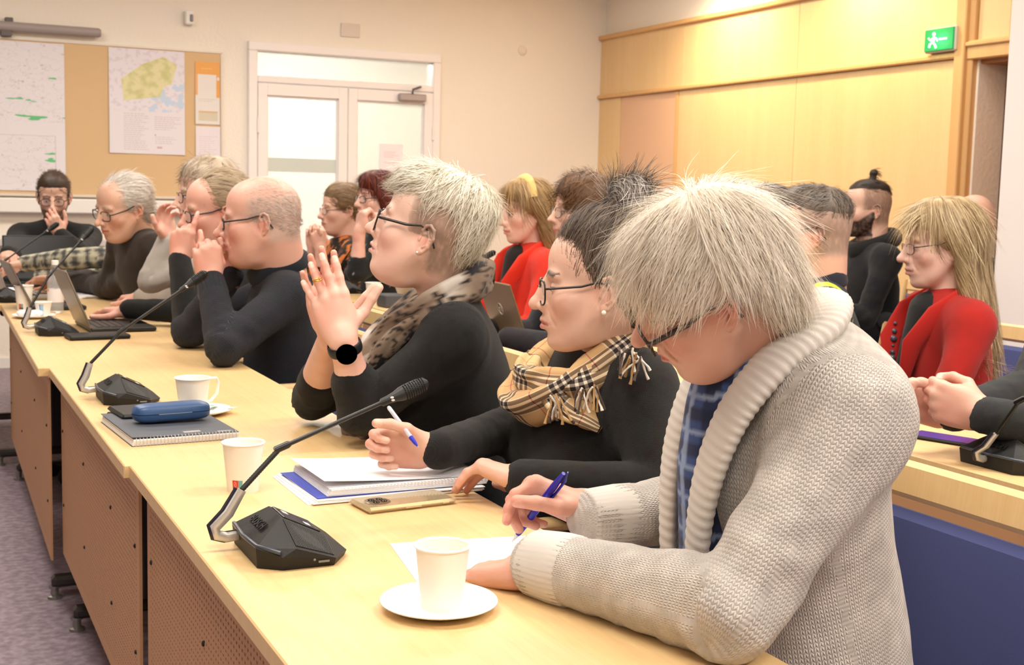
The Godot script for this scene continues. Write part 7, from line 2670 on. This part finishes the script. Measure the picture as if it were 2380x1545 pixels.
	for k in 35:
		var base: Vector3 = P.fringe[k % 7] + Vector3(g.randfn(0, 0.006), g.randfn(0, 0.004), g.randfn(0, 0.006))
		var pts := [base]
		var p := base
		var dr := Vector3(g.randfn(0, 0.35), -1, g.randfn(0, 0.35)) - fw * 0.1
		for j in 6:
			dr += Vector3(g.randfn(0, 0.22), -0.12, g.randfn(0, 0.22))
			p += dr.normalized() * 0.0075
			pts.append(p)
		fr.col = lin(Color(0.92, 0.89, 0.84) if k % 3 == 0 else (Color(0.70, 0.55, 0.36) if k % 3 == 1 else Color(0.30, 0.25, 0.22)))
		fr.tube(pts, [0.0018, 0.0022, 0.0017, 0.0022, 0.0017, 0.0022, 0.0030], 6)
	put(who, "scarf_fringe", fr, M.cloth).set_meta("kind", "stuff")

func add_drape(who: Node3D, mb: MB, m: Material) -> void:
	put(who, "scarf", mb, m)

func leopard(p: Vector3) -> Color:
	var a := nz.get_noise_3dv(p * 2300.0)
	var b := nz.get_noise_3dv(p * 1500.0 + Vector3(300, 50, 0))
	var big := nz.get_noise_3dv(p * 420.0 + Vector3(0, 900, 0))
	var c := Color(0.47, 0.40, 0.34).lerp(Color(0.66, 0.61, 0.55), clampf(big * 2.2 + 0.2, 0.0, 1.0))
	if absf(a) < 0.10:
		c = Color(0.17, 0.14, 0.13)
	if b > 0.34:
		c = Color(0.13, 0.12, 0.15)
	if big > 0.42:
		c = Color(0.78, 0.75, 0.72)
	return c

func blonde_woman() -> void:
	var o: Dictionary = P.blonde
	var crop := func(p: Vector3) -> float:
		# shaved sides and nape
		if p.z > 0.036 - 0.25 * maxf(0.0, 0.03 - p.y) or p.y < -0.085 or p.y > 0.115:
			return 0.0
		var e := smoothstep(0.045, 0.02, p.z)
		if p.y < -0.005:
			e *= smoothstep(-0.018, -0.034, p.z)
		return e * smoothstep(-0.09, -0.06, p.y) * 0.85
	o.merge({"skin": Color(0.90, 0.75, 0.68), "hair": Color(0.90, 0.88, 0.80), "brow": Color(0.50, 0.40, 0.33), "nose": 0.9, "jaw": 0.98, "fat": 0.6, "flush": 0.8, "neck_r": 0.054, "open": 0.35, "lip": Color(0.72, 0.38, 0.38), "crop": crop, "cropcolor": Color(0.50, 0.42, 0.36)})
	var who := person("short-haired platinum blonde woman in black, palms pressed together, leopard scarf", o)
	body(who, o, 0.003)
	var gf := torso_field(o)
	# sleeves end below the elbow
	var top := garment_short(gf, o, 0.42, 0.30)
	put(who, "black_top", garment(top, o, 0.0095, 0.0065, solid(Color(0.05, 0.05, 0.05), 0.15)), M.fine)
	limbs(o, Color(0.05, 0.05, 0.07), who)
	var t: Transform3D = o.head
	var hf := Sdf.new()
	hf.ell(Vector3(0, 0.078, -0.024), Vector3(0.073, 0.062, 0.106), 0.02)
	hf.ell(Vector3(0, 0.098, 0.030), Vector3(0.056, 0.034, 0.060), 0.03)
	hf.ell(Vector3(0, 0.030, -0.088), Vector3(0.060, 0.066, 0.040), 0.03)
	var flow := func(p: Vector3, n: Vector3) -> Vector3:
		var d := Vector3(p.x * 9.0, -0.35, 0.9 if p.z > 0.02 else 0.15)
		if p.z < -0.04:
			d = Vector3(p.x * 6.0, -1.0, 0.1)
		return (d - n * n.dot(d)).normalized()
	var c0 := Color(0.78, 0.75, 0.66)
	var c1 := Color(1.0, 0.99, 0.95)
	var root := shell(hf, t, 0.005, Color(0.82, 0.79, 0.70), Color(0.95, 0.93, 0.86), Vector3(2200, 900, 900), 0.003)
	var hair := strands(root, hf, 7000, Vector2(0.03, 0.065), 7, 0.0005, flow, c0, c1, 31, 0.010, 0.22)
	add_mb(hair, root)
	move(hair, 0, t)
	put(who, "hair", hair, M.hair)
	spectacles(who, t * Transform3D(Basis.IDENTITY, Vector3(0, -0.002, 0.003)), Color(0.10, 0.085, 0.08), {"hw": 0.026, "hh": 0.021, "rim": 0.0019, "temple": 1.6, "square": 3.4})
	var pe := MB.new()
	pe.xf = t
	pe.ball(Vector3(0.083, -0.040, -0.006), Vector3.ONE * 0.003, 10, 6)
	put(who, "ear_stud", pe, mat(Color(0.92, 0.90, 0.88), 0.15, 0.3))
	# scarf
	var nk: Vector3 = o.neck
	var fw: Vector3 = o.front
	var sd := Vector3.UP.cross(fw)
	var at := func(l: Array) -> Vector3: return nk + sd * l[0] + Vector3.UP * l[1] + fw * l[2]
	var rolls := [
		[[[0.0, 0.075, -0.085], [0.080, 0.055, -0.045], [0.105, 0.01, 0.03], [0.090, -0.045, 0.105], [0.045, -0.10, 0.150], [-0.05, -0.08, 0.14], [-0.10, 0.0, 0.05], [-0.085, 0.05, -0.03], [-0.02, 0.075, -0.085]], [0.042, 0.042, 0.042, 0.044, 0.042, 0.042, 0.042, 0.042, 0.042]],
		[[[0.085, 0.0, 0.045], [0.100, -0.06, 0.115], [0.085, -0.13, 0.150], [0.060, -0.21, 0.170], [0.050, -0.30, 0.165]], [0.036, 0.042, 0.044, 0.042, 0.030]],
		[[[0.060, -0.03, 0.115], [0.045, -0.10, 0.165], [0.030, -0.18, 0.195], [0.020, -0.26, 0.200], [0.015, -0.33, 0.190]], [0.036, 0.042, 0.044, 0.040, 0.026]],
	]
	var k := 5
	for r in rolls:
		var path := []
		for l in r[0]:
			path.append(at.call(l))
		var mb := drape(path, r[1], 0.6, fw, 4, 0.004, 1.0, k)
		k += 1
		for i in mb.v.size():
			mb.c[i] = lin(leopard(mb.v[i]))
		put(who, "scarf", mb, M.cloth)
	# watch on the left wrist
	var w: Dictionary = P.watch
	var wt := Node3D.new()
	wt.name = "watch"
	who.add_child(wt)
	var ax: Vector3 = w.axis
	var face: Vector3 = (w.face - ax * w.face.dot(ax)).normalized()
	put2(who, wt, "strap", ringband(w.at, ax, 0.0335, 0.0025, 0.011, 36), mat(Color(0.06, 0.065, 0.075), 0.5))
	var d := MB.new()
	d.xf = Transform3D(Basis(ax.cross(face), face, ax).orthonormalized(), w.at + face * 0.030)
	d.lathe([[0.0, 0.0], [0.020, 0.0], [0.0215, 0.004], [0.021, 0.010], [0.018, 0.0112], [0.0175, 0.0105], [0.0, 0.0105]], 32)
	put2(who, wt, "case", d, mat(Color(0.09, 0.09, 0.095), 0.25, 0.4))
	d = MB.new()
	d.xf = Transform3D(Basis(ax.cross(face), face, ax).orthonormalized(), w.at + face * 0.0407)
	d.lathe([[0.0172, 0.0], [0.0, 0.0006]], 32)
	put2(who, wt, "dial", d, mat(Color(0.01, 0.01, 0.012), 0.08))
	var rb := MB.new()
	for q in 2:
		add_mb(rb, ringband(P.ring.at + P.ring.axis * (0.004 * q - 0.004), P.ring.axis, 0.0094, 0.0012, 0.0015, 24))
	put(who, "gold_ring", rb, mat(Color(0.85, 0.66, 0.32), 0.2, 0.9))

# the upper-body field with forearms cut short at a share of their length
func garment_short(f: Sdf, o: Dictionary, left: float, right: float) -> Sdf:
	for i in f.typ.size():
		if f.tag[i] == 3:
			f.b[i] = o.ell.lerp(o.wrl, left)
			f.r[i] = Vector2(f.r[i].x, f.r[i].x * 0.97)
		elif f.tag[i] == 5:
			f.b[i] = o.elr.lerp(o.wrr, right)
			f.r[i] = Vector2(f.r[i].x, f.r[i].x * 0.97)
	return f

func front_row_rest() -> void:
	# bald man in a navy sweater
	var o: Dictionary = P.navy
	var crop := func(p: Vector3) -> float:
		var e := smoothstep(0.045, 0.015, p.z) * smoothstep(-0.075, -0.05, p.y) * smoothstep(0.075, 0.045, p.y + 0.35 * minf(0.0, p.z + 0.05))
		if p.y < 0.0:
			e *= smoothstep(-0.015, -0.03, p.z)
		return e * 0.8
	o.merge({"skin": Color(0.86, 0.67, 0.60), "hair": Color(0.62, 0.57, 0.54), "browk": 0.5, "fat": 1.0, "nose": 1.3, "flush": 1.1, "neck_r": 0.066, "crop": crop, "cropcolor": Color(0.70, 0.63, 0.59)})
	var who := dressed("bald man in a navy sweater, both elbows on the desk, fists at his mouth", o, "navy_sweater", solid(Color(0.085, 0.095, 0.15), 0.12), M.knit, 0.0042, 0.011, 0.008)
	var ring := Sdf.new()
	ring.ell(Vector3(0, 0.012, -0.040), Vector3(0.074, 0.066, 0.074), 0.02)
	ring.ell(Vector3(0, -0.03, -0.066), Vector3(0.050, 0.052, 0.036), 0.03)
	ring.cut(Vector3(0, 0.060, 0), Vector3(0, 1, 0.5))
	ring.cut(Vector3(0, 0, 0.012), Vector3(0, -0.35, 1))
	stubble(who, o.head, ring, o, Color(0.62, 0.55, 0.51), Color(0.92, 0.88, 0.85), 4200, Vector2(0.010, 0.020), flow_back, 40, 0.00035)
	spectacles(who, o.head, Color(0.08, 0.07, 0.08), {"hw": 0.025, "hh": 0.016, "rim": 0.0020})
	var cb := MB.new()
	var nk: Vector3 = o.neck
	var cr := ringband(nk + Vector3(0, 0.034, 0), (Vector3.UP * 0.9 + o.front * 0.35).normalized(), 0.090, 0.016, 0.030, 60)
	for i in cr.v.size():
		cr.c[i] = lin(Color(0.08, 0.09, 0.14))
	put(who, "sweater_collar", cr, M.cloth)
	for e in [[o.ell, o.wrl], [o.elr, o.wrr]]:
		cb = MB.new()
		cb.col = lin(Color(0.08, 0.09, 0.14))
		var d: Vector3 = (e[1] - e[0]).normalized()
		cb.tube([e[1] - d * 0.06, e[1] - d * 0.05, e[1], e[1] + d * 0.01], [0.044, 0.046, 0.042, 0.036], 40, false)
		ribs(cb, 40, 0.0012)
		put(who, "cuff", cb, M.cloth)
	# man in black, finger on his cheek
	o = P.black
	o.merge({"skin": Color(0.86, 0.66, 0.59), "hair": Color(0.62, 0.53, 0.42), "fat": 0.7, "nose": 1.1, "flush": 1.2, "neck_r": 0.06})
	who = dressed("man in a black sweater pressing a finger to his cheek, other hand on a laptop", o, "black_sweater", solid(Color(0.045, 0.045, 0.045), 0.2), M.fine, 0.0045, 0.012, 0.007)
	var hf := Sdf.new()
	hf.ell(Vector3(0, 0.046, -0.032), Vector3(0.082, 0.090, 0.098), 0.02)
	hf.ell(Vector3(0, -0.025, -0.074), Vector3(0.056, 0.056, 0.042), 0.03)
	for s: float in [-1.0, 1.0]:
		hf.dig(Vector3(s * 0.088, -0.05, 0.035), Vector3(0.05, 0.062, 0.060), 0.012)
	wear_hair(who, o.head, hf, 0.007, Color(0.52, 0.44, 0.34), Color(0.78, 0.70, 0.58), 2600, Vector2(0.025, 0.05), flow_back, 41, 0.0008, 0.007)
	spectacles(who, o.head, Color(0.10, 0.09, 0.12), {"hw": 0.027, "hh": 0.017, "rim": 0.0019})
	# person in pale grey mostly hidden behind him
	o = P.pale
	o.merge({"skin": Color(0.87, 0.70, 0.63), "hair": Color(0.72, 0.66, 0.58)})
	who = dressed("person in a pale grey sweater hidden behind the man in black", o, "grey_sweater", solid(Color(0.72, 0.69, 0.66), 0.04), M.fine, 0.006, 0.014, 0.007)
	wear_hair(who, o.head, hair_short(1.0, 0.010), 0.008, Color(0.60, 0.53, 0.45), Color(0.86, 0.80, 0.72), 1500, Vector2(0.03, 0.05), flow_forward, 42, 0.0009, 0.012, 0.3)
	spectacles(who, o.head, Color(0.12, 0.10, 0.1))
	# man in a brown jacket
	o = P.brown
	o.merge({"skin": Color(0.84, 0.67, 0.58), "hair": Color(0.80, 0.77, 0.73), "brow": Color(0.62, 0.56, 0.5), "fat": 0.5, "nose": 1.3, "flush": 1.0, "neck_r": 0.058})
	who = dressed("white-haired man with spectacles in a brown jacket, reaching along the desk", o, "brown_jacket", solid(Color(0.18, 0.145, 0.125), 0.16), M.cloth, 0.0048, 0.013, 0.009)
	hf = Sdf.new()
	hf.ell(Vector3(0, 0.040, -0.030), Vector3(0.086, 0.090, 0.100), 0.02)
	hf.ell(Vector3(0, -0.030, -0.078), Vector3(0.062, 0.062, 0.046), 0.03)
	for s: float in [-1.0, 1.0]:
		hf.dig(Vector3(s * 0.09, -0.055, 0.040), Vector3(0.05, 0.062, 0.060), 0.012)
	wear_hair(who, o.head, hf, 0.007, Color(0.66, 0.62, 0.58), Color(0.95, 0.93, 0.90), 2200, Vector2(0.03, 0.07), flow_back, 43, 0.0009, 0.009)
	spectacles(who, o.head, Color(0.10, 0.08, 0.07), {"hw": 0.025, "hh": 0.018, "rim": 0.0019})
	var col := ringband(o.neck + Vector3(0, 0.022, 0) + o.front * 0.012, (Vector3.UP + o.front * 0.45).normalized(), 0.072, 0.012, 0.026, 40)
	for i in col.v.size():
		var v := fposmod(col.v[i].y * 60.0 + col.v[i].x * 20.0, 1.0)
		col.c[i] = lin(Color(0.66, 0.66, 0.74) if v < 0.5 else Color(0.30, 0.28, 0.34))
	put(who, "shirt_collar", col, M.cloth)
	# plaid shirt person behind the jacket
	o = P.plaid
	o.merge({"skin": Color(0.86, 0.69, 0.60), "hair": Color(0.5, 0.45, 0.4)})
	who = dressed("person in a grey plaid flannel shirt behind the brown jacket, arm stretched out", o, "plaid_shirt", plaid_tint(Color(0.66, 0.65, 0.58), Color(0.15, 0.16, 0.18), Color(0.84, 0.81, 0.68), 0.06), M.cloth, 0.007, 0.013, 0.010)
	wear_hair(who, o.head, hair_short(), 0.009, Color(0.42, 0.38, 0.34), Color(0.6, 0.56, 0.5), 500, Vector2(0.02, 0.04), flow_back, 44, 0.001)
	# bearded man at the far end
	o = P.far
	o.merge({"skin": Color(0.82, 0.66, 0.58), "hair": Color(0.20, 0.14, 0.10), "brow": Color(0.17, 0.12, 0.09), "beard": 0.75, "neck_r": 0.056})
	who = dressed("bearded man with spectacles in black at the far end, hand over mouth", o, "black_sweater", solid(Color(0.055, 0.055, 0.055), 0.2), M.fine, 0.0055, 0.014, 0.008)
	wear_hair(who, o.head, hair_short(0.98, 0.008), 0.008, Color(0.15, 0.10, 0.075), Color(0.34, 0.25, 0.18), 1500, Vector2(0.02, 0.04), flow_back, 45, 0.0009, 0.010)
	spectacles(who, o.head, Color(0.12, 0.10, 0.10), {"rim": 0.0018})
	put(who, "watch_strap", ringband(o.wrl + (o.ell - o.wrl).normalized() * 0.03, (o.ell - o.wrl).normalized(), 0.033, 0.003, 0.013, 24), mat(Color(0.20, 0.28, 0.62), 0.5))

func second_row() -> void:
	# orange patterned blouse
	var o: Dictionary = P.orange
	o.merge({"skin": Color(0.88, 0.71, 0.63), "hair": Color(0.46, 0.36, 0.25), "fat": 0.8, "nose": 0.8, "jaw": 0.95, "neck_r": 0.056})
	var pat := func(p: Vector3, _t: int, _s: float, _a: float) -> Color:
		var a := nz.get_noise_3dv(p * 1300.0)
		var c := Color(0.07, 0.05, 0.045)
		if a > 0.12:
			c = Color(0.80, 0.45, 0.20)
		elif a > 0.05 or a < -0.42:
			c = Color(0.42, 0.22, 0.12)
		return c
	var who := person("woman in an orange and black patterned blouse, fingers folded under her chin", o)
	body(who, o, 0.0055)
	put(who, "patterned_blouse", garment(garment_short(torso_field(o), o, 0.3, 0.3), o, 0.011, 0.006, pat), M.cloth)
	limbs(o, Color(0.07, 0.07, 0.08), who)
	wear_hair(who, o.head, hair_short(1.0, 0.009), 0.008, Color(0.36, 0.27, 0.18), Color(0.66, 0.54, 0.38), 1800, Vector2(0.03, 0.06), flow_back, 51, 0.0010, 0.010)
	spectacles(who, o.head, Color(0.30, 0.16, 0.12), {"rim": 0.0015, "hh": 0.015})
	# red hair
	o = P.redhair
	o.merge({"skin": Color(0.88, 0.71, 0.64), "hair": Color(0.40, 0.13, 0.08), "nose": 0.8, "jaw": 0.9, "wide": 0.96, "neck_r": 0.05, "lip": Color(0.70, 0.35, 0.34)})
	var sparkle := func(p: Vector3, _t: int, _s: float, _a: float) -> Color:
		return Color(0.62, 0.62, 0.66) if nz.get_noise_3dv(p * 5200.0) > 0.56 else Color(0.06, 0.06, 0.075)
	who = person("red-haired woman with spectacles in a sparkling black top, hand at her chin", o)
	body(who, o, 0.0055)
	put(who, "black_top", garment(garment_short(torso_field(o), o, 0.25, 1.0), o, 0.010, 0.006, sparkle), M.cloth)
	limbs(o, Color(0.06, 0.06, 0.07), who)
	var hf := Sdf.new()
	hf.ell(Vector3(0, 0.046, -0.022), Vector3(0.090, 0.094, 0.106), 0.02)
	hf.ell(Vector3(0, 0.085, 0.035), Vector3(0.070, 0.045, 0.060), 0.03)
	for s: float in [-1.0, 1.0]:
		hf.ell(Vector3(s * 0.072, -0.020, -0.022), Vector3(0.026, 0.080, 0.058), 0.03)
		hf.dig(Vector3(s * 0.082, -0.05, 0.066), Vector3(0.046, 0.075, 0.050), 0.012)
	hf.ell(Vector3(0, -0.040, -0.078), Vector3(0.070, 0.080, 0.045), 0.03)
	wear_hair(who, o.head, hf, 0.008, Color(0.22, 0.06, 0.045), Color(0.58, 0.24, 0.14), 2600, Vector2(0.05, 0.11), flow_down, 52, 0.0010, 0.010, 0.08)
	spectacles(who, o.head, Color(0.18, 0.10, 0.09), {"rim": 0.002, "hh": 0.015})
	# red jacket and hairband
	o = P.redjacket
	o.merge({"skin": Color(0.90, 0.73, 0.65), "hair": Color(0.62, 0.48, 0.30), "nose": 0.9, "jaw": 0.9, "wide": 0.96, "neck_r": 0.048, "lip": Color(0.76, 0.42, 0.40)})
	who = dressed("blonde woman with a yellow hairband in a bright red jacket, looking down", o, "red_jacket", solid(Color(0.80, 0.17, 0.09), 0.05), M.cloth, 0.005, 0.012, 0.008)
	long_hair(who, o.head, Color(0.42, 0.31, 0.19), Color(0.80, 0.66, 0.44), 53, 0.10)
	hairband(who, o.head)
	v_neck(who, o, Color(0.10, 0.05, 0.05), Color(0.84, 0.19, 0.10))
	# brown hair peeping over the bun
	o = P.brownhair
	o.merge({"skin": Color(0.88, 0.71, 0.63), "hair": Color(0.40, 0.27, 0.16), "wide": 0.97})
	who = dressed("person with curly brown hair half hidden behind the bun", o, "dark_top", solid(Color(0.14, 0.13, 0.15), 0.1), M.cloth, 0.007, 0.016, 0.008)
	wear_hair(who, o.head, hair_short(1.06, 0.016), 0.008, Color(0.30, 0.20, 0.12), Color(0.56, 0.40, 0.26), 2200, Vector2(0.03, 0.06), flow_forward, 54, 0.0010, 0.016, 0.35)
	spectacles(who, o.head, Color(0.35, 0.33, 0.3))
	# dark red hair behind the writer
	o = P.darkred
	o.merge({"skin": Color(0.88, 0.71, 0.63), "hair": Color(0.18, 0.07, 0.07)})
	who = dressed("person with dark red hair seated by the panelling, mostly hidden", o, "dark_top", solid(Color(0.12, 0.11, 0.13), 0.1), M.cloth, 0.008, 0.018, 0.008)
	wear_hair(who, o.head, hair_short(1.04, 0.014), 0.008, Color(0.10, 0.035, 0.04), Color(0.30, 0.12, 0.11), 1600, Vector2(0.04, 0.08), flow_down, 55, 0.0011, 0.012)
	# high-visibility jacket
	o = P.hivis
	var hcrop := func(p: Vector3) -> float:
		var e := smoothstep(0.050, 0.025, p.z) * smoothstep(-0.08, -0.05, p.y)
		if p.y < 0.0:
			e *= smoothstep(-0.012, -0.028, p.z)
		return e * 0.75
	o.merge({"skin": Color(0.83, 0.65, 0.56), "hair": Color(0.40, 0.36, 0.33), "brow": Color(0.30, 0.26, 0.24), "fat": 0.6, "nose": 1.1, "flush": 1.0, "neck_r": 0.062, "crop": hcrop, "cropcolor": Color(0.44, 0.40, 0.37)})
	var sl: Vector3 = o.shl
	var fr: Vector3 = o.front
	var ax := Vector3.UP.cross(fr)
	var hv := func(p: Vector3, tg: int, s: float, _a: float) -> Color:
		var d := p - sl
		var yellow := false
		if tg == 1:
			# a broad yellow stripe over the shoulder, and yellow below it in front
			var q := d.dot(ax)
			var up := p.y - sl.y
			yellow = absf(q + 0.045 + up * 0.25) < 0.030 or (up < -0.045 and q > -0.12)
		elif tg == 2:
			yellow = s > 0.04
		var k := 1.0 + nz.get_noise_3dv(p * 900.0) * 0.06
		return Color(0.82 * k, 0.92 * k, 0.20) if yellow else Color(0.11 * k, 0.115 * k, 0.17 * k)
	who = dressed("man with cropped grey hair and spectacles in a navy and yellow work jacket", o, "work_jacket", hv, M.cloth, 0.0042, 0.010, 0.007)
	hf = Sdf.new()
	hf.ell(Vector3(0, 0.064, -0.020), Vector3(0.074, 0.066, 0.098), 0.02)
	hf.ell(Vector3(0, 0.092, 0.026), Vector3(0.056, 0.034, 0.058), 0.03)
	wear_hair(who, o.head, hf, 0.007, Color(0.28, 0.25, 0.22), Color(0.54, 0.49, 0.45), 2200, Vector2(0.018, 0.03), flow_forward, 56, 0.0008, 0.008, 0.2)
	spectacles(who, o.head, Color(0.10, 0.10, 0.11), {"rim": 0.0014, "hh": 0.016})
	var wc := ringband(o.neck + Vector3(0, 0.020, 0), (Vector3.UP + o.front * 0.3).normalized(), 0.078, 0.010, 0.026, 40)
	for i in wc.v.size():
		wc.c[i] = lin(Color(0.10, 0.105, 0.16))
	put(who, "jacket_collar", wc, M.cloth)
	# topknot
	o = P.topknot
	o.merge({"skin": Color(0.85, 0.69, 0.61), "hair": Color(0.20, 0.15, 0.11), "brow": Color(0.17, 0.12, 0.09), "beard": 1.0, "neck_r": 0.060, "crop": hcrop, "cropcolor": Color(0.42, 0.33, 0.27)})
	who = dressed("bearded man with a topknot in a black hooded sweater by the wall", o, "black_hoodie", solid(Color(0.05, 0.05, 0.055), 0.2), M.cloth, 0.005, 0.013, 0.011)
	hf = Sdf.new()
	hf.ell(Vector3(0, 0.080, -0.016), Vector3(0.062, 0.052, 0.092), 0.02)
	hf.ell(Vector3(0, 0.140, -0.030), Vector3(0.014, 0.018, 0.014), 0.012)
	hf.ell(Vector3(0, 0.158, -0.034), Vector3(0.019, 0.017, 0.019), 0.008)
	wear_hair(who, o.head, hf, 0.006, Color(0.10, 0.075, 0.06), Color(0.28, 0.21, 0.16), 900, Vector2(0.03, 0.05), flow_back, 57, 0.0009, 0.004)
	var hood := ringband(o.neck + Vector3(0, 0.02, 0) - o.front * 0.02, (Vector3.UP + o.front * 0.4).normalized(), 0.100, 0.030, 0.040, 48, 0.006)
	for i in hood.v.size():
		hood.c[i] = lin(Color(0.05, 0.05, 0.055))
	put(who, "hood", hood, M.cloth)
	# long blonde hair, red jacket
	o = P.longhair
	o.merge({"skin": Color(0.87, 0.72, 0.67), "hair": Color(0.74, 0.63, 0.46), "nose": 1.0, "jaw": 0.9, "wide": 0.96, "neck_r": 0.050, "lip": Color(0.72, 0.44, 0.42)})
	who = dressed("long-haired blonde woman with spectacles in a dark red jacket at right", o, "red_jacket", solid(Color(0.62, 0.10, 0.075), 0.06), M.cloth, 0.0042, 0.010, 0.008)
	long_hair(who, o.head, Color(0.44, 0.34, 0.22), Color(0.90, 0.82, 0.66), 58, 0.22)
	spectacles(who, o.head, Color(0.25, 0.16, 0.14), {"rim": 0.0013, "hh": 0.014})
	v_neck(who, o, Color(0.06, 0.055, 0.055), Color(0.66, 0.11, 0.08))
	var neck := MB.new()
	var fw: Vector3 = o.front
	var sd := Vector3.UP.cross(fw)
	for k in 22:
		var a := -1.35 + 2.7 * k / 21.0
		neck.ball(o.neck + sd * sin(a) * 0.075 + fw * (0.125 + 0.03 * cos(a)) + Vector3.UP * (-0.03 - 0.20 * cos(a)), Vector3.ONE * (0.006 + 0.003 * (k % 3)), 8, 6)
	put(who, "bead_necklace", neck, mat(Color(0.30, 0.29, 0.33), 0.2))
	# bald man behind her
	o = P.baldback
	o.merge({"skin": Color(0.86, 0.68, 0.60), "hair": Color(0.5, 0.45, 0.42)})
	who = dressed("bald man near the door behind the long-haired woman", o, "dark_top", solid(Color(0.12, 0.12, 0.14), 0.1), M.cloth, 0.008, 0.018, 0.008)
	# clasped hands at the right edge
	o = P.clasped
	o.merge({"skin": Color(0.86, 0.68, 0.60), "hair": Color(0.3, 0.25, 0.2)})
	who = dressed("person in a dark grey sweater at the right edge with clasped hands", o, "grey_sweater", solid(Color(0.14, 0.15, 0.155), 0.1), M.fine, 0.006, 0.011, 0.008)
	wear_hair(who, o.head, hair_short(), 0.009, Color(0.25, 0.2, 0.16), Color(0.4, 0.33, 0.28), 400, Vector2(0.02, 0.04), flow_back, 60, 0.001)

func long_hair(who: Node3D, t: Transform3D, c0: Color, c1: Color, s: int, low: float) -> void:
	var hf := Sdf.new()
	hf.ell(Vector3(0, 0.044, -0.024), Vector3(0.088, 0.092, 0.106), 0.02)
	hf.ell(Vector3(0, 0.084, 0.030), Vector3(0.066, 0.044, 0.062), 0.03)
	for q: float in [-1.0, 1.0]:
		hf.cap(Vector3(q * 0.074, 0.03, -0.028), Vector3(q * 0.082, -0.06 - low, -0.055), 0.024, 0.030, 0.03)
		hf.dig(Vector3(q * 0.080, -0.045, 0.072), Vector3(0.046, 0.080, 0.056), 0.012)
	hf.cap(Vector3(0, -0.01, -0.078), Vector3(0, -0.08 - low, -0.105), 0.052, 0.050, 0.04)
	var all := MB.new()
	var root := shell(hf, t, 0.007, c0.lerp(c1, 0.25), c0.lerp(c1, 0.75), Vector3(2600, 250, 1800), 0.003)
	all = strands(root, hf, 4200, Vector2(0.08, 0.16), 10, 0.0005, flow_down, c0, c1, s, 0.006, 0.04, everywhere, Vector3.ZERO, 0.12)
	if low > 0.15:
		# a fringe over the brow
		var fringe := func(p: Vector3) -> bool: return p.z > 0.03 and p.y > 0.08
		var ff := func(p: Vector3, n: Vector3) -> Vector3:
			var d := Vector3(p.x * 3.0, -1.0 if p.z > 0.07 else -0.2, 0.8)
			return (d - n * n.dot(d)).normalized()
		var head := head_field({})
		add_mb(all, strands(root, head, 900, Vector2(0.07, 0.10), 9, 0.0005, ff, c0.lerp(c1, 0.4), c1, s + 100, 0.006, 0.04, fringe, Vector3.ZERO, 0.1))
	add_mb(all, root)
	move(all, 0, t)
	put(who, "hair", all, M.hair)

func hairband(who: Node3D, t: Transform3D) -> void:
	var mb := MB.new()
	var pts := []
	for k in 31:
		var a := deg_to_rad(-80.0 + 160.0 * k / 30.0)
		pts.append(Vector3(sin(a) * 0.092, 0.044 + cos(a) * 0.098, 0.008 - 0.012 * cos(a)))
	mb.tube(pts, [0.019], 12, true, 0.35, Vector3.UP)
	move(mb, 0, t)
	for i in mb.v.size():
		mb.c[i] = lin(Color(0.82, 0.70, 0.44).lerp(Color(0.90, 0.82, 0.60), clampf(nz.get_noise_3dv(mb.v[i] * 1500.0) * 2.0, 0.0, 1.0)))
	put(who, "hairband", mb, M.cloth)

# dark inner top and two lapels
func v_neck(who: Node3D, o: Dictionary, inner: Color, outer: Color) -> void:
	var nk: Vector3 = o.neck
	var fw: Vector3 = o.front
	var sd := Vector3.UP.cross(fw)
	var f := Sdf.new()
	f.cap(nk + fw * 0.055 - Vector3.UP * 0.03, nk + fw * 0.120 - Vector3.UP * 0.20, 0.066, 0.034, 0.03, 1)
	put(who, "inner_top", garment(f, o, 0.011, 0.003, solid(inner, 0.15)), M.cloth)
	for s: float in [-1.0, 1.0]:
		var mb := MB.new()
		mb.col = lin(outer)
		var pts := [nk + sd * s * 0.05 - fw * 0.055 + Vector3.UP * 0.045, nk + sd * s * 0.088 + fw * 0.0 + Vector3.UP * 0.025, nk + sd * s * 0.096 + fw * 0.085 - Vector3.UP * 0.03, nk + sd * s * 0.078 + fw * 0.145 - Vector3.UP * 0.12, nk + sd * s * 0.040 + fw * 0.150 - Vector3.UP * 0.25]
		mb.tube(pts, [0.020, 0.028, 0.034, 0.034, 0.018], 14, true, 0.35, sd * s)
		put(who, "lapel", mb, M.cloth)
